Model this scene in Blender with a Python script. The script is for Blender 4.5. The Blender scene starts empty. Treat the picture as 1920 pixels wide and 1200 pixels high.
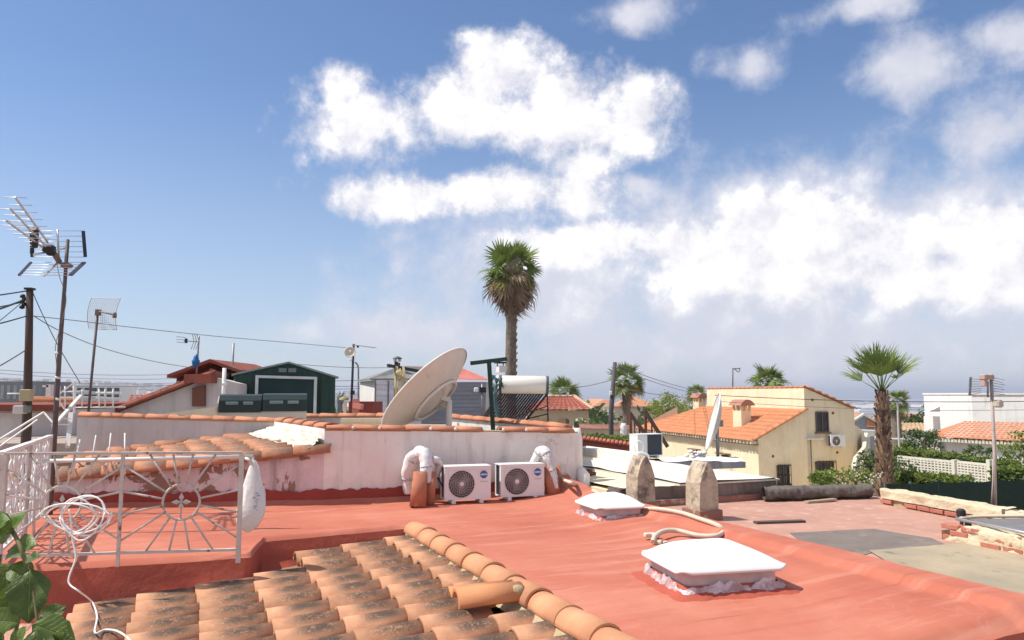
import bpy, math, random
from mathutils import Matrix, Vector, noise as mnoise

sc = bpy.context.scene
R = math.radians

# ------------------------------------------------------------------ camera
FPX, HORIZON, CAMZ = 1400.0, 740.0, 1.5          # focal length in photo pixels, horizon row, eye height above the red roof
PITCH = math.atan((HORIZON - 600.0) / FPX)
cam = bpy.data.cameras.new('camera')
cam.sensor_width = 36.0
cam.lens = 36.0 * FPX / 1920.0
cam.clip_start = 0.05
cam.clip_end = 60000.0
camo = bpy.data.objects.new('camera', cam)
sc.collection.objects.link(camo)
camo.location = (0, 0, CAMZ)
camo.rotation_euler = (R(90) + PITCH, 0, 0)
sc.camera = camo

# ------------------------------------------------------------------ sun, sky, exposure
SUN_EL = R(55)
SUN_AZ = math.atan2(-0.99, -0.06)                # measured from +Y towards +X
SUNV = Vector((math.sin(SUN_AZ) * math.cos(SUN_EL), math.cos(SUN_AZ) * math.cos(SUN_EL), math.sin(SUN_EL)))
sun = bpy.data.lights.new('sun', 'SUN')
sun.energy = 3.9
sun.angle = R(0.53)
sun.color = (1.0, 0.945, 0.86)
suno = bpy.data.objects.new('sun', sun)
sc.collection.objects.link(suno)
suno.rotation_euler = SUNV.to_track_quat('Z', 'Y').to_euler()
suno.location = SUNV * 60

sc.view_settings.view_transform = 'Standard'
sc.view_settings.look = 'None'
sc.view_settings.exposure = 0.46
sc.view_settings.gamma = 1.0
sc.view_settings.use_curve_mapping = False
sc.cycles.use_denoising = True
sc.cycles.max_bounces = 6
sc.cycles.diffuse_bounces = 3
sc.cycles.volume_bounces = 0
sc.cycles.transparent_max_bounces = 12


def ray(px, py):
    a = (px - 960.0) / FPX
    b = (600.0 - py) / FPX
    return Vector((a, math.cos(PITCH) - b * math.sin(PITCH), math.sin(PITCH) + b * math.cos(PITCH)))


def G(px, py, z=0.0):
    """point of the level plane z seen at that place of the photograph"""
    d = ray(px, py)
    return Vector((0, 0, CAMZ)) + d * ((z - CAMZ) / d.z)


def P(px, py, y):
    """point at distance y seen at that place of the photograph"""
    d = ray(px, py)
    return Vector((0, 0, CAMZ)) + d * (y / d.y)


world = bpy.data.worlds.new('World')
sc.world = world
world.use_nodes = True
wt = world.node_tree
wt.nodes.clear()


class NG:
    """small helper to write node trees"""
    def __init__(self, tree):
        self.t = tree

    def n(self, typ, **kw):
        nd = self.t.nodes.new(typ)
        for k, v in kw.items():
            setattr(nd, k, v)
        return nd

    def put(self, sock, val):
        if val is None:
            return
        if isinstance(val, bpy.types.NodeSocket):
            self.t.links.new(val, sock)
        else:
            sock.default_value = val

    def math(self, op, a, b=None, c=None, clamp=False):
        nd = self.n('ShaderNodeMath', operation=op, use_clamp=clamp)
        for i, q in enumerate((a, b, c)):
            self.put(nd.inputs[i], q)
        return nd.outputs[0]

    def vec(self, op, a, b=None):
        nd = self.n('ShaderNodeVectorMath', operation=op)
        self.put(nd.inputs[0], a)
        self.put(nd.inputs[1], b)
        return nd.outputs['Value'] if op in ('LENGTH', 'DOT_PRODUCT', 'DISTANCE') else nd.outputs[0]

    def noise(self, vec, scale, detail=4.0, rough=0.55, dist=0.0):
        nd = self.n('ShaderNodeTexNoise')
        self.put(nd.inputs['Vector'], vec)
        nd.inputs['Scale'].default_value = scale
        nd.inputs['Detail'].default_value = detail
        nd.inputs['Roughness'].default_value = rough
        nd.inputs['Distortion'].default_value = dist
        return nd

    def ramp(self, fac, stops, interp='LINEAR'):
        nd = self.n('ShaderNodeValToRGB')
        cr = nd.color_ramp
        cr.interpolation = interp
        while len(cr.elements) < len(stops):
            cr.elements.new(0.5)
        for e, (p, c) in zip(cr.elements, stops):
            e.position = p
            e.color = tuple(c) + (1.0,) if len(c) == 3 else c
        self.put(nd.inputs[0], fac)
        return nd.outputs[0]

    def mix(self, fac, a, b, mode='MIX'):
        nd = self.n('ShaderNodeMix', data_type='RGBA', blend_type=mode)
        self.put(nd.inputs[0], fac)
        for s, q in ((nd.inputs[6], a), (nd.inputs[7], b)):
            if isinstance(q, (tuple, list)):
                q = tuple(q) + (1.0,) if len(q) == 3 else tuple(q)
            self.put(s, q)
        return nd.outputs[2]

    def smooth(self, x, lo, hi):
        nd = self.n('ShaderNodeMapRange', interpolation_type='SMOOTHSTEP')
        self.put(nd.inputs[0], x)
        nd.inputs[1].default_value = lo
        nd.inputs[2].default_value = hi
        return nd.outputs[0]


def build_sky():
    g = NG(wt)
    out = g.n('ShaderNodeOutputWorld')
    bg = g.n('ShaderNodeBackground')
    bg.inputs['Strength'].default_value = 0.094
    sky = g.n('ShaderNodeTexSky', sky_type='NISHITA')
    sky.sun_disc = False
    sky.sun_elevation = SUN_EL
    sky.sun_rotation = SUN_AZ
    sky.altitude = 30.0
    sky.air_density = 1.15
    sky.dust_density = 0.25
    sky.ozone_density = 4.0
    tc = g.n('ShaderNodeTexCoord')
    dirv = tc.outputs['Generated']
    sep = g.n('ShaderNodeSeparateXYZ')
    g.put(sep.inputs[0], dirv)
    az = g.math('ARCTAN2', sep.outputs[0], sep.outputs[1])
    el = g.math('ARCSINE', sep.outputs[2])
    comb = g.n('ShaderNodeCombineXYZ')
    g.put(comb.inputs[0], az)
    g.put(comb.inputs[1], el)
    ae = comb.outputs[0]
    # warp so that the cloud edges billow
    w1 = g.noise(dirv, 7.0, 3.0, 0.5)
    wa = g.vec('SUBTRACT', w1.outputs['Color'], (0.5, 0.5, 0.5))
    ae = g.vec('ADD', ae, g.vec('MULTIPLY', wa, (0.10, 0.07, 0.0)))

    def ang(px, py, rx, ry):
        d = ray(px, py).normalized()
        return (math.atan2(d.x, d.y), math.asin(d.z), rx / FPX, ry / FPX)

    thick = [(945, 120, 105, 62), (630, 155, 70, 46), (680, 235, 150, 84), (870, 205, 160, 72), (1060, 225, 180, 105), (1190, 235, 80, 92), (1100, 320, 100, 50),
             (745, 380, 165, 42), (940, 362, 115, 54), (1075, 385, 120, 62),
             (1480, 440, 210, 84), (1780, 455, 230, 70), (1290, 470, 200, 70), (1110, 465, 230, 56), (1430, 520, 380, 70), (1780, 530, 300, 70)]
    thin = [(1700, 128, 105, 58), (1885, 240, 85, 66), (1910, 62, 60, 44), (1390, 118, 66, 38), (1190, 14, 100, 38), (1620, 8, 130, 34), (1215, 355, 44, 26),
            (1450, 430, 440, 120), (1760, 400, 220, 70), (1500, 560, 700, 150), (1060, 530, 360, 150), (1400, 650, 640, 80), (800, 620, 260, 40)]

    def field(blobs, top):
        acc = None
        for b in blobs:
            a, e, ra, re = ang(*b)
            d = g.vec('SUBTRACT', ae, (a, e, 0))
            d = g.vec('MULTIPLY', d, (1 / ra, 1 / re, 0))
            v = g.math('SUBTRACT', top, g.vec('LENGTH', d))
            acc = v if acc is None else g.math('SMOOTH_MAX', acc, v, 0.3)
        return acc
    fine = g.noise(dirv, 15.0, 7.0, 0.64)
    fn = g.math('SUBTRACT', fine.outputs['Fac'], 0.5)
    mn = g.math('SUBTRACT', w1.outputs['Fac'], 0.5)
    tk = g.math('ADD', field(thick, 1.18), g.math('MULTIPLY', fn, 2.1))
    tk = g.math('ADD', tk, g.math('MULTIPLY', mn, 0.5))
    tkd = g.smooth(tk, 0.0, 0.72)
    tn = g.math('ADD', field(thin, 1.28), g.math('MULTIPLY', fn, 2.2))
    tn = g.math('ADD', tn, g.math('MULTIPLY', mn, 0.9))
    tnd = g.math('MULTIPLY', g.smooth(tn, 0.0, 1.15), 0.86)
    # unseen rest of the dome: broken cloud, cover raised to fill the shaded walls
    cover = g.smooth(g.noise(dirv, 3.2, 5.0, 0.6).outputs['Fac'], 0.43, 0.57)
    away = g.math('MAXIMUM', g.smooth(g.math('ABSOLUTE', az), 0.68, 0.85), g.smooth(el, 0.56, 0.72))
    cover = g.math('MULTIPLY', g.math('MULTIPLY', cover, away), 0.9)
    dens = g.math('MAXIMUM', g.math('MAXIMUM', tkd, tnd), cover)
    # cloud colour: bright cores, faintly mauve thin parts and bases
    off = g.noise(g.vec('ADD', dirv, (-0.018, 0.0, 0.030)), 15.0, 5.0, 0.60)
    relief = g.math('SUBTRACT', fine.outputs['Fac'], off.outputs['Fac'])
    shade = g.math('ADD', g.math('MULTIPLY', relief, 1.3), g.math('MULTIPLY', g.math('MAXIMUM', tkd, cover), 0.45))
    shade = g.math('ADD', shade, g.math('MULTIPLY', g.smooth(tk, 0.3, 1.4), 0.38))
    ccol = g.ramp(shade, [(0.0, (5.9, 5.9, 6.6)), (0.40, (7.0, 6.9, 7.35)), (0.72, (8.5, 8.4, 8.5)), (1.0, (9.2, 9.1, 9.1))])
    blue = g.mix(1.0, sky.outputs[0], (0.86, 0.91, 1.02), 'MULTIPLY')
    base = g.mix(g.math('MULTIPLY', g.math('SUBTRACT', 1.0, g.smooth(el, -0.02, 0.42)), 0.5), blue, (4.9, 5.5, 6.8))
    col = g.mix(dens, base, ccol)
    g.put(bg.inputs['Color'], col)
    g.put(out.inputs['Surface'], bg.outputs[0])
    world.cycles.sampling_method = 'MANUAL'
    world.cycles.sample_map_resolution = 512


build_sky()

# ------------------------------------------------------------------ helpers
WM = {}                                           # world matrix of every object that parents others
I4 = Matrix.Identity(4)
TH = R(23.5)
VAX = Vector((math.cos(TH), math.sin(TH), 0))     # along the terrace, to the right and away
WAX = Vector((-math.sin(TH), math.cos(TH), 0))    # across it, away from the eye


def B(v, w, z=0.0):
    return VAX * v + WAX * w + Vector((0, 0, z))


def vw(p):
    return p.dot(VAX), p.dot(WAX)


def link(o):
    sc.collection.objects.link(o)
    return o


def tag(o, label=None, cat=None, group=None, kind=None):
    if label:
        o['label'] = label
    if cat:
        o['category'] = cat
    if group:
        o['group'] = group
    if kind:
        o['kind'] = kind
    return o


def thing(name, label, cat, loc, rz=0.0, group=None):
    o = link(bpy.data.objects.new(name, None))
    o.empty_display_size = 0.1
    o.location = loc
    o.rotation_euler = (0, 0, rz)
    WM[o] = Matrix.Translation(Vector(loc)) @ Matrix.Rotation(rz, 4, 'Z')
    return tag(o, label, cat, group)


def part_empty(name, parent):
    o = link(bpy.data.objects.new(name, None))
    o.empty_display_size = 0.1
    o.parent = parent
    WM[o] = WM[parent]
    return o


def place(name, me, parent, mw):
    o = link(bpy.data.objects.new(name, me))
    if parent is not None:
        o.parent = parent
        o.matrix_local = WM[parent].inverted() @ mw
    else:
        o.matrix_world = mw
    return o


def copy_tree(src, loc, rz=0.0, scale=1.0, label=None):
    r = link(src.copy())
    r.location = loc
    r.rotation_euler = (0, 0, rz)
    r.scale = (scale, scale, scale)
    if label:
        r['label'] = label
    for ch in src.children:
        c = link(ch.copy())
        c.parent = r
        for d in ch.children:
            e = link(d.copy())
            e.parent = c
    return r


def frame_at(o, xdir, zdir=(0, 0, 1)):
    x = Vector(xdir).normalized()
    z = Vector(zdir)
    y = z.cross(x).normalized()
    z = x.cross(y).normalized()
    m = Matrix((x, y, z)).transposed().to_4x4()
    m.translation = Vector(o)
    return m


class MB:
    """collects shapes in world space; build() links them as one mesh object"""
    def __init__(self):
        self.v, self.f, self.mi, self.sm = [], [], [], []

    def add(self, vs, fs, mi=0, smooth=False, M=None):
        o = len(self.v)
        for q in vs:
            q = Vector(q)
            self.v.append(M @ q if M is not None else q)
        for f in fs:
            self.f.append([i + o for i in f])
            self.mi.append(mi)
            self.sm.append(smooth)
        return self

    def box(self, c, s, rz=0.0, mi=0, M=None, bev=0.0):
        c = Vector(c)
        hx, hy, hz = s[0] / 2, s[1] / 2, s[2] / 2
        rot = Matrix.Rotation(rz, 4, 'Z') if M is None else M
        if bev <= 0:
            vs = [(x, y, z) for z in (-hz, hz) for x, y in ((-hx, -hy), (hx, -hy), (hx, hy), (-hx, hy))]
            fs = [(3, 2, 1, 0), (4, 5, 6, 7), (0, 1, 5, 4), (1, 2, 6, 5), (2, 3, 7, 6), (3, 0, 4, 7)]
        else:
            b = bev
            ring = [(-hx + b, -hy), (hx - b, -hy), (hx, -hy + b), (hx, hy - b), (hx - b, hy), (-hx + b, hy), (-hx, hy - b), (-hx, -hy + b)]
            ins = [(x * (hx - b) / hx, y * (hy - b) / hy) for x, y in ring]
            vs = [(x, y, -hz) for x, y in ins] + [(x, y, -hz + b) for x, y in ring] + [(x, y, hz - b) for x, y in ring] + [(x, y, hz) for x, y in ins]
            fs = [tuple(range(7, -1, -1)), tuple(range(24, 32))]
            for k in range(3):
                for i in range(8):
                    j = (i + 1) % 8
                    fs.append((k * 8 + i, k * 8 + j, k * 8 + 8 + j, k * 8 + 8 + i))
        return self.add([Matrix.Translation(c) @ (rot @ Vector(q)) for q in vs], fs, mi)

    def beam(self, a, b, w, h, mi=0, up=(0, 0, 1)):
        """rectangular bar from a to b"""
        a, b = Vector(a), Vector(b)
        d = (b - a)
        u = Vector(up)
        if abs(d.normalized().dot(u)) > 0.99:
            u = Vector((0, 1, 0))
        m = frame_at((a + b) / 2, d, u)
        return self.box((0, 0, 0), (d.length, w, h), mi=mi, M=None) if False else self.add(
            [m @ Vector((x * d.length / 2, y * w / 2, z * h / 2)) for z in (-1, 1) for x, y in ((-1, -1), (1, -1), (1, 1), (-1, 1))],
            [(3, 2, 1, 0), (4, 5, 6, 7), (0, 1, 5, 4), (1, 2, 6, 5), (2, 3, 7, 6), (3, 0, 4, 7)], mi)

    def tube(self, pts, r, n=6, closed=False, mi=0, smooth=True):
        pts = [Vector(q) for q in pts]
        k = len(pts)
        rs = r if isinstance(r, (list, tuple)) else [r] * k
        up = None
        rings = []
        for i in range(k):
            if closed:
                t = pts[(i + 1) % k] - pts[i - 1]
            else:
                t = pts[min(i + 1, k - 1)] - pts[max(i - 1, 0)]
            t = t.normalized() if t.length > 1e-9 else Vector((0, 0, 1))
            if up is None:
                up = Vector((0, 0, 1)) if abs(t.z) < 0.9 else Vector((1, 0, 0))
            a = t.cross(up)
            if a.length < 1e-5:
                a = t.cross(Vector((0, 1, 0.3)))
            a.normalize()
            up = a.cross(t).normalized()
            rings.append([pts[i] + (a * math.cos(2 * math.pi * j / n) + up * math.sin(2 * math.pi * j / n)) * rs[i] for j in range(n)])
        vs = [q for rg in rings for q in rg]
        fs = []
        for i in range(k if closed else k - 1):
            i2 = (i + 1) % k
            for j in range(n):
                j2 = (j + 1) % n
                fs.append((i * n + j, i * n + j2, i2 * n + j2, i2 * n + j))
        self.add(vs, fs, mi, smooth and n > 4)
        if not closed:
            o = len(self.v) - len(vs)
            self.f.append([o + j for j in range(n)][::-1])
            self.f.append([o + (k - 1) * n + j for j in range(n)])
            self.mi += [mi, mi]
            self.sm += [False, False]
        return self

    def cyl(self, a, b, r, n=10, r2=None, mi=0, smooth=True):
        return self.tube([a, b], [r, r if r2 is None else r2], n, False, mi, smooth)

    def lathe(self, prof, n=24, M=None, mi=0, smooth=True, a0=0.0, a1=2 * math.pi):
        full = abs(a1 - a0 - 2 * math.pi) < 1e-6
        m = n if full else n + 1
        vs = [(r * math.cos(a0 + (a1 - a0) * j / n), r * math.sin(a0 + (a1 - a0) * j / n), z) for r, z in prof for j in range(m)]
        fs = []
        for i in range(len(prof) - 1):
            for j in range(n):
                j2 = (j + 1) % m
                fs.append((i * m + j, i * m + j2, (i + 1) * m + j2, (i + 1) * m + j))
        return self.add(vs, fs, mi, smooth, M)

    def prism(self, poly, ext, mi=0):
        """closed polygon (3-D points) extruded by a vector"""
        e = Vector(ext)
        a = [Vector(q) for q in poly]
        n = len(a)
        vs = a + [q + e for q in a]
        fs = [tuple(range(n))[::-1], tuple(range(n, 2 * n))]
        fs += [(i, (i + 1) % n, n + (i + 1) % n, n + i) for i in range(n)]
        return self.add(vs, fs, mi)

    def sheet(self, fn, nu, nv, mi=0, smooth=True):
        vs = [fn(i / nu, j / nv) for j in range(nv + 1) for i in range(nu + 1)]
        fs = [(j * (nu + 1) + i, j * (nu + 1) + i + 1, (j + 1) * (nu + 1) + i + 1, (j + 1) * (nu + 1) + i) for j in range(nv) for i in range(nu)]
        return self.add(vs, fs, mi, smooth)

    def mesh(self, name, mats, inv=None):
        me = bpy.data.meshes.new(name)
        me.from_pydata([tuple(inv @ q) if inv is not None else tuple(q) for q in self.v], [], self.f)
        for m in (mats if isinstance(mats, (list, tuple)) else [mats]):
            me.materials.append(m)
        me.polygons.foreach_set('material_index', self.mi)
        me.polygons.foreach_set('use_smooth', self.sm)
        me.update()
        return me

    def build(self, name, mats, parent=None, label=None, kind=None):
        inv = WM[parent].inverted() if parent is not None else None
        me = self.mesh(name, mats, inv)
        o = link(bpy.data.objects.new(name, me))
        if parent is not None:
            o.parent = parent
            WM[o] = WM[parent]
        else:
            WM[o] = I4
        return tag(o, label, None, None, kind)


def fix_normals(o):
    import bmesh
    bm = bmesh.new()
    bm.from_mesh(o.data)
    bmesh.ops.recalc_face_normals(bm, faces=bm.faces)
    bm.to_mesh(o.data)
    bm.free()


def single(name, label, cat, mb, mats, base, group=None, kind=None):
    """a thing that is one mesh: its origin sits at base"""
    base = Vector(base)
    me = mb.mesh(name, mats, Matrix.Translation(-base))
    o = link(bpy.data.objects.new(name, me))
    o.location = base
    WM[o] = Matrix.Translation(base)
    return tag(o, label, cat, group, kind)


# ------------------------------------------------------------------ materials
MATS = {}


def mat(name, c1, c2=None, scale=4.0, rough=0.8, bump=0.0, bscale=60.0, spots=None, sscale=9.0, slo=0.55, shi=0.68, metal=0.0, spec=0.3, detail=5.0, stretch=None, two_sided_trans=0.0, glow=None):
    if name in MATS:
        return MATS[name]
    m = bpy.data.materials.new(name)
    m.use_nodes = True
    g = NG(m.node_tree)
    m.node_tree.nodes.clear()
    out = g.n('ShaderNodeOutputMaterial')
    bs = g.n('ShaderNodeBsdfPrincipled')
    bs.inputs['Roughness'].default_value = rough
    bs.inputs['Metallic'].default_value = metal
    bs.inputs['Specular IOR Level'].default_value = spec
    tc = g.n('ShaderNodeTexCoord')
    oi = g.n('ShaderNodeObjectInfo')
    off = g.n('ShaderNodeCombineXYZ')
    g.put(off.inputs[0], g.math('MULTIPLY', oi.outputs['Random'], 37.0))
    g.put(off.inputs[1], g.math('MULTIPLY', oi.outputs['Random'], 91.0))
    vec = g.vec('ADD', tc.outputs['Object'], off.outputs[0])
    if stretch:
        vec = g.vec('MULTIPLY', vec, stretch)
    c2 = c2 or tuple(x * 0.82 for x in c1)
    nz = g.noise(vec, scale, detail, 0.6)
    col = g.ramp(nz.outputs['Fac'], [(0.34, c1), (0.66, c2)])
    if spots:
        sn = g.noise(vec, sscale, 7.0, 0.65)
        col = g.mix(g.smooth(sn.outputs['Fac'], slo, shi), col, spots)
    # slight per-object tone
    tone = g.math('ADD', 0.92, g.math('MULTIPLY', oi.outputs['Random'], 0.16))
    col = g.mix(1.0, col, g_rgb(g, tone), 'MULTIPLY')
    g.put(bs.inputs['Base Color'], col)
    if bump > 0:
        bn = g.noise(vec, bscale, 4.0, 0.6)
        bp = g.n('ShaderNodeBump')
        bp.inputs['Strength'].default_value = bump
        bp.inputs['Distance'].default_value = 0.02
        g.put(bp.inputs['Height'], bn.outputs['Fac'])
        g.put(bs.inputs['Normal'], bp.outputs[0])
    sh = bs.outputs[0]
    if two_sided_trans > 0:
        tr = g.n('ShaderNodeBsdfTranslucent')
        g.put(tr.inputs['Color'], col)
        mx = g.n('ShaderNodeMixShader')
        mx.inputs[0].default_value = two_sided_trans
        g.t.links.new(sh, mx.inputs[1])
        g.t.links.new(tr.outputs[0], mx.inputs[2])
        sh = mx.outputs[0]
    g.put(out.inputs['Surface'], sh)
    MATS[name] = m
    return m


def g_rgb(g, val):
    c = g.n('ShaderNodeCombineColor')
    for i in range(3):
        g.put(c.inputs[i], val)
    return c.outputs[0]


def glass_mat(name, tint=(0.9, 0.95, 1.0), alpha=0.55, rough=0.15):
    if name in MATS:
        return MATS[name]
    m = bpy.data.materials.new(name)
    m.use_nodes = True
    bs = m.node_tree.nodes['Principled BSDF']
    bs.inputs['Base Color'].default_value = tuple(tint) + (1,)
    bs.inputs['Roughness'].default_value = rough
    bs.inputs['Alpha'].default_value = alpha
    MATS[name] = m
    return m


def film_mat():
    m = bpy.data.materials.new('crumpled_film')
    m.use_nodes = True
    g = NG(m.node_tree)
    m.node_tree.nodes.clear()
    out = g.n('ShaderNodeOutputMaterial')
    bs = g.n('ShaderNodeBsdfPrincipled')
    bs.inputs['Base Color'].default_value = (0.82, 0.81, 0.84, 1)
    bs.inputs['Roughness'].default_value = 0.25
    tr = g.n('ShaderNodeBsdfTransparent')
    tl = g.n('ShaderNodeBsdfTranslucent')
    tl.inputs['Color'].default_value = (0.8, 0.8, 0.84, 1)
    m1, m2 = g.n('ShaderNodeMixShader'), g.n('ShaderNodeMixShader')
    tc = g.n('ShaderNodeTexCoord')
    g.put(m1.inputs[0], 0.3)
    g.put(m2.inputs[0], g.math('MULTIPLY', g.smooth(g.noise(tc.outputs['Object'], 9.0, 4, 0.6).outputs['Fac'], 0.35, 0.65), 0.6))
    g.t.links.new(bs.outputs[0], m1.inputs[1])
    g.t.links.new(tl.outputs[0], m1.inputs[2])
    g.t.links.new(m1.outputs[0], m2.inputs[1])
    g.t.links.new(tr.outputs[0], m2.inputs[2])
    g.put(out.inputs['Surface'], m2.outputs[0])
    MATS['crumpled_film'] = m
    return m


def tile_mat(name, clean, worn, dark, amount):
    """terracotta barrel tile: clean lip at the low end (local x = 0), lichen on the crown further up"""
    m = bpy.data.materials.new(name)
    m.use_nodes = True
    g = NG(m.node_tree)
    m.node_tree.nodes.clear()
    out = g.n('ShaderNodeOutputMaterial')
    bs = g.n('ShaderNodeBsdfPrincipled')
    bs.inputs['Roughness'].default_value = 0.85
    bs.inputs['Specular IOR Level'].default_value = 0.2
    tc = g.n('ShaderNodeTexCoord')
    oi = g.n('ShaderNodeObjectInfo')
    off = g.n('ShaderNodeCombineXYZ')
    g.put(off.inputs[0], g.math('MULTIPLY', oi.outputs['Random'], 43.0))
    g.put(off.inputs[2], g.math('MULTIPLY', oi.outputs['Random'], 71.0))
    vec = g.vec('ADD', tc.outputs['Object'], off.outputs[0])
    a = g.noise(vec, 9.0, 4.0, 0.6).outputs['Fac']
    col = g.ramp(a, [(0.35, clean), (0.65, worn)])
    tone = g.math('ADD', 0.76, g.math('MULTIPLY', oi.outputs['Random'], 0.42))
    col = g.mix(1.0, col, g_rgb(g, tone), 'MULTIPLY')
    sep = g.n('ShaderNodeSeparateXYZ')
    g.put(sep.inputs[0], tc.outputs['Object'])
    along = g.math('MULTIPLY', g.smooth(sep.outputs[0], 0.02, 0.24), g.math('SUBTRACT', 1.0, g.math('MULTIPLY', g.smooth(sep.outputs[0], 0.33, 0.47), 0.55)))
    crown = g.smooth(sep.outputs[2], 0.035, 0.085)
    lich = g.noise(vec, 14.0, 8.0, 0.72).outputs['Fac']
    lich2 = g.noise(vec, 70.0, 4.0, 0.7).outputs['Fac']
    big = g.math('MULTIPLY', g.math('ADD', oi.outputs['Random'], 0.1), 0.16)
    k = g.math('ADD', g.math('ADD', lich, g.math('MULTIPLY', g.math('SUBTRACT', lich2, 0.5), 1.25)), big)
    f = g.math('MULTIPLY', g.math('MULTIPLY', g.smooth(k, 0.28, 0.60), along), g.math('MULTIPLY', crown, amount))
    col = g.mix(f, col, dark)
    pale = g.smooth(g.noise(vec, 30.0, 5.0, 0.7).outputs['Fac'], 0.66, 0.76)
    col = g.mix(g.math('MULTIPLY', pale, 0.45), col, (0.62, 0.52, 0.38))
    g.put(bs.inputs['Base Color'], col)
    bp = g.n('ShaderNodeBump')
    bp.inputs['Strength'].default_value = 0.35
    bp.inputs['Distance'].default_value = 0.01
    g.put(bp.inputs['Height'], lich2)
    g.put(bs.inputs['Normal'], bp.outputs[0])
    g.put(out.inputs['Surface'], bs.outputs[0])
    MATS[name] = m
    return m


def wall_mat(name, c1, c2, dirt, peel=None, zlo=None, zhi=None):
    """painted render: blotchy, vertical dirt streaks, optional peeled patches"""
    m = bpy.data.materials.new(name)
    m.use_nodes = True
    g = NG(m.node_tree)
    m.node_tree.nodes.clear()
    out = g.n('ShaderNodeOutputMaterial')
    bs = g.n('ShaderNodeBsdfPrincipled')
    bs.inputs['Roughness'].default_value = 0.9
    bs.inputs['Specular IOR Level'].default_value = 0.15
    tc = g.n('ShaderNodeTexCoord')
    vec = tc.outputs['Object']
    a = g.noise(vec, 1.7, 6.0, 0.6).outputs['Fac']
    col = g.ramp(a, [(0.34, c1), (0.66, c2)])
    st = g.noise(g.vec('MULTIPLY', vec, (5.0, 5.0, 0.7)), 1.0, 6.0, 0.6).outputs['Fac']
    col = g.mix(g.math('MULTIPLY', g.smooth(st, 0.50, 0.72), 0.55), col, dirt)
    st2 = g.noise(g.vec('MULTIPLY', vec, (16.0, 16.0, 0.8)), 1.0, 5.0, 0.6).outputs['Fac']
    col = g.mix(g.math('MULTIPLY', g.smooth(st2, 0.56, 0.72), 0.35), col, dirt)
    fl = g.noise(vec, 16.0, 6.0, 0.7).outputs['Fac']
    col = g.mix(g.math('MULTIPLY', g.smooth(fl, 0.60, 0.72), 0.4), col, dirt)
    vo = g.n('ShaderNodeTexVoronoi', feature='DISTANCE_TO_EDGE')
    warp = g.vec('ADD', vec, g.vec('MULTIPLY', g.noise(vec, 4.0, 4, 0.6).outputs['Color'], (0.35, 0.35, 0.35)))
    g.put(vo.inputs['Vector'], warp)
    vo.inputs['Scale'].default_value = 1.6
    ck = g.math('MULTIPLY', g.math('SUBTRACT', 1.0, g.smooth(vo.outputs['Distance'], 0.002, 0.012)), g.smooth(g.noise(vec, 1.1, 3, 0.5).outputs['Fac'], 0.52, 0.60))
    col = g.mix(g.math('MULTIPLY', ck, 0.6), col, dirt)
    rp = g.noise(vec, 0.9, 3, 0.45).outputs['Fac']
    col = g.mix(g.math('MULTIPLY', g.smooth(rp, 0.56, 0.575), 0.30), col, tuple(min(1.0, x * 1.12) for x in c1))
    if peel:
        pn = g.noise(vec, 2.6, 7.0, 0.62, 0.4).outputs['Fac']
        pf = g.smooth(pn, 0.545, 0.56)
        if zlo is not None:
            sep = g.n('ShaderNodeSeparateXYZ')
            g.put(sep.inputs[0], vec)
            pf = g.math('MULTIPLY', pf, g.math('SUBTRACT', 1.0, g.smooth(sep.outputs[0], zlo, zhi)))
        col = g.mix(pf, col, peel)
    g.put(bs.inputs['Base Color'], col)
    bp = g.n('ShaderNodeBump')
    bp.inputs['Strength'].default_value = 0.25
    bp.inputs['Distance'].default_value = 0.02
    g.put(bp.inputs['Height'], g.noise(vec, 22.0, 6.0, 0.6).outputs['Fac'])
    g.put(bs.inputs['Normal'], bp.outputs[0])
    g.put(out.inputs['Surface'], bs.outputs[0])
    MATS[name] = m
    return m


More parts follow.
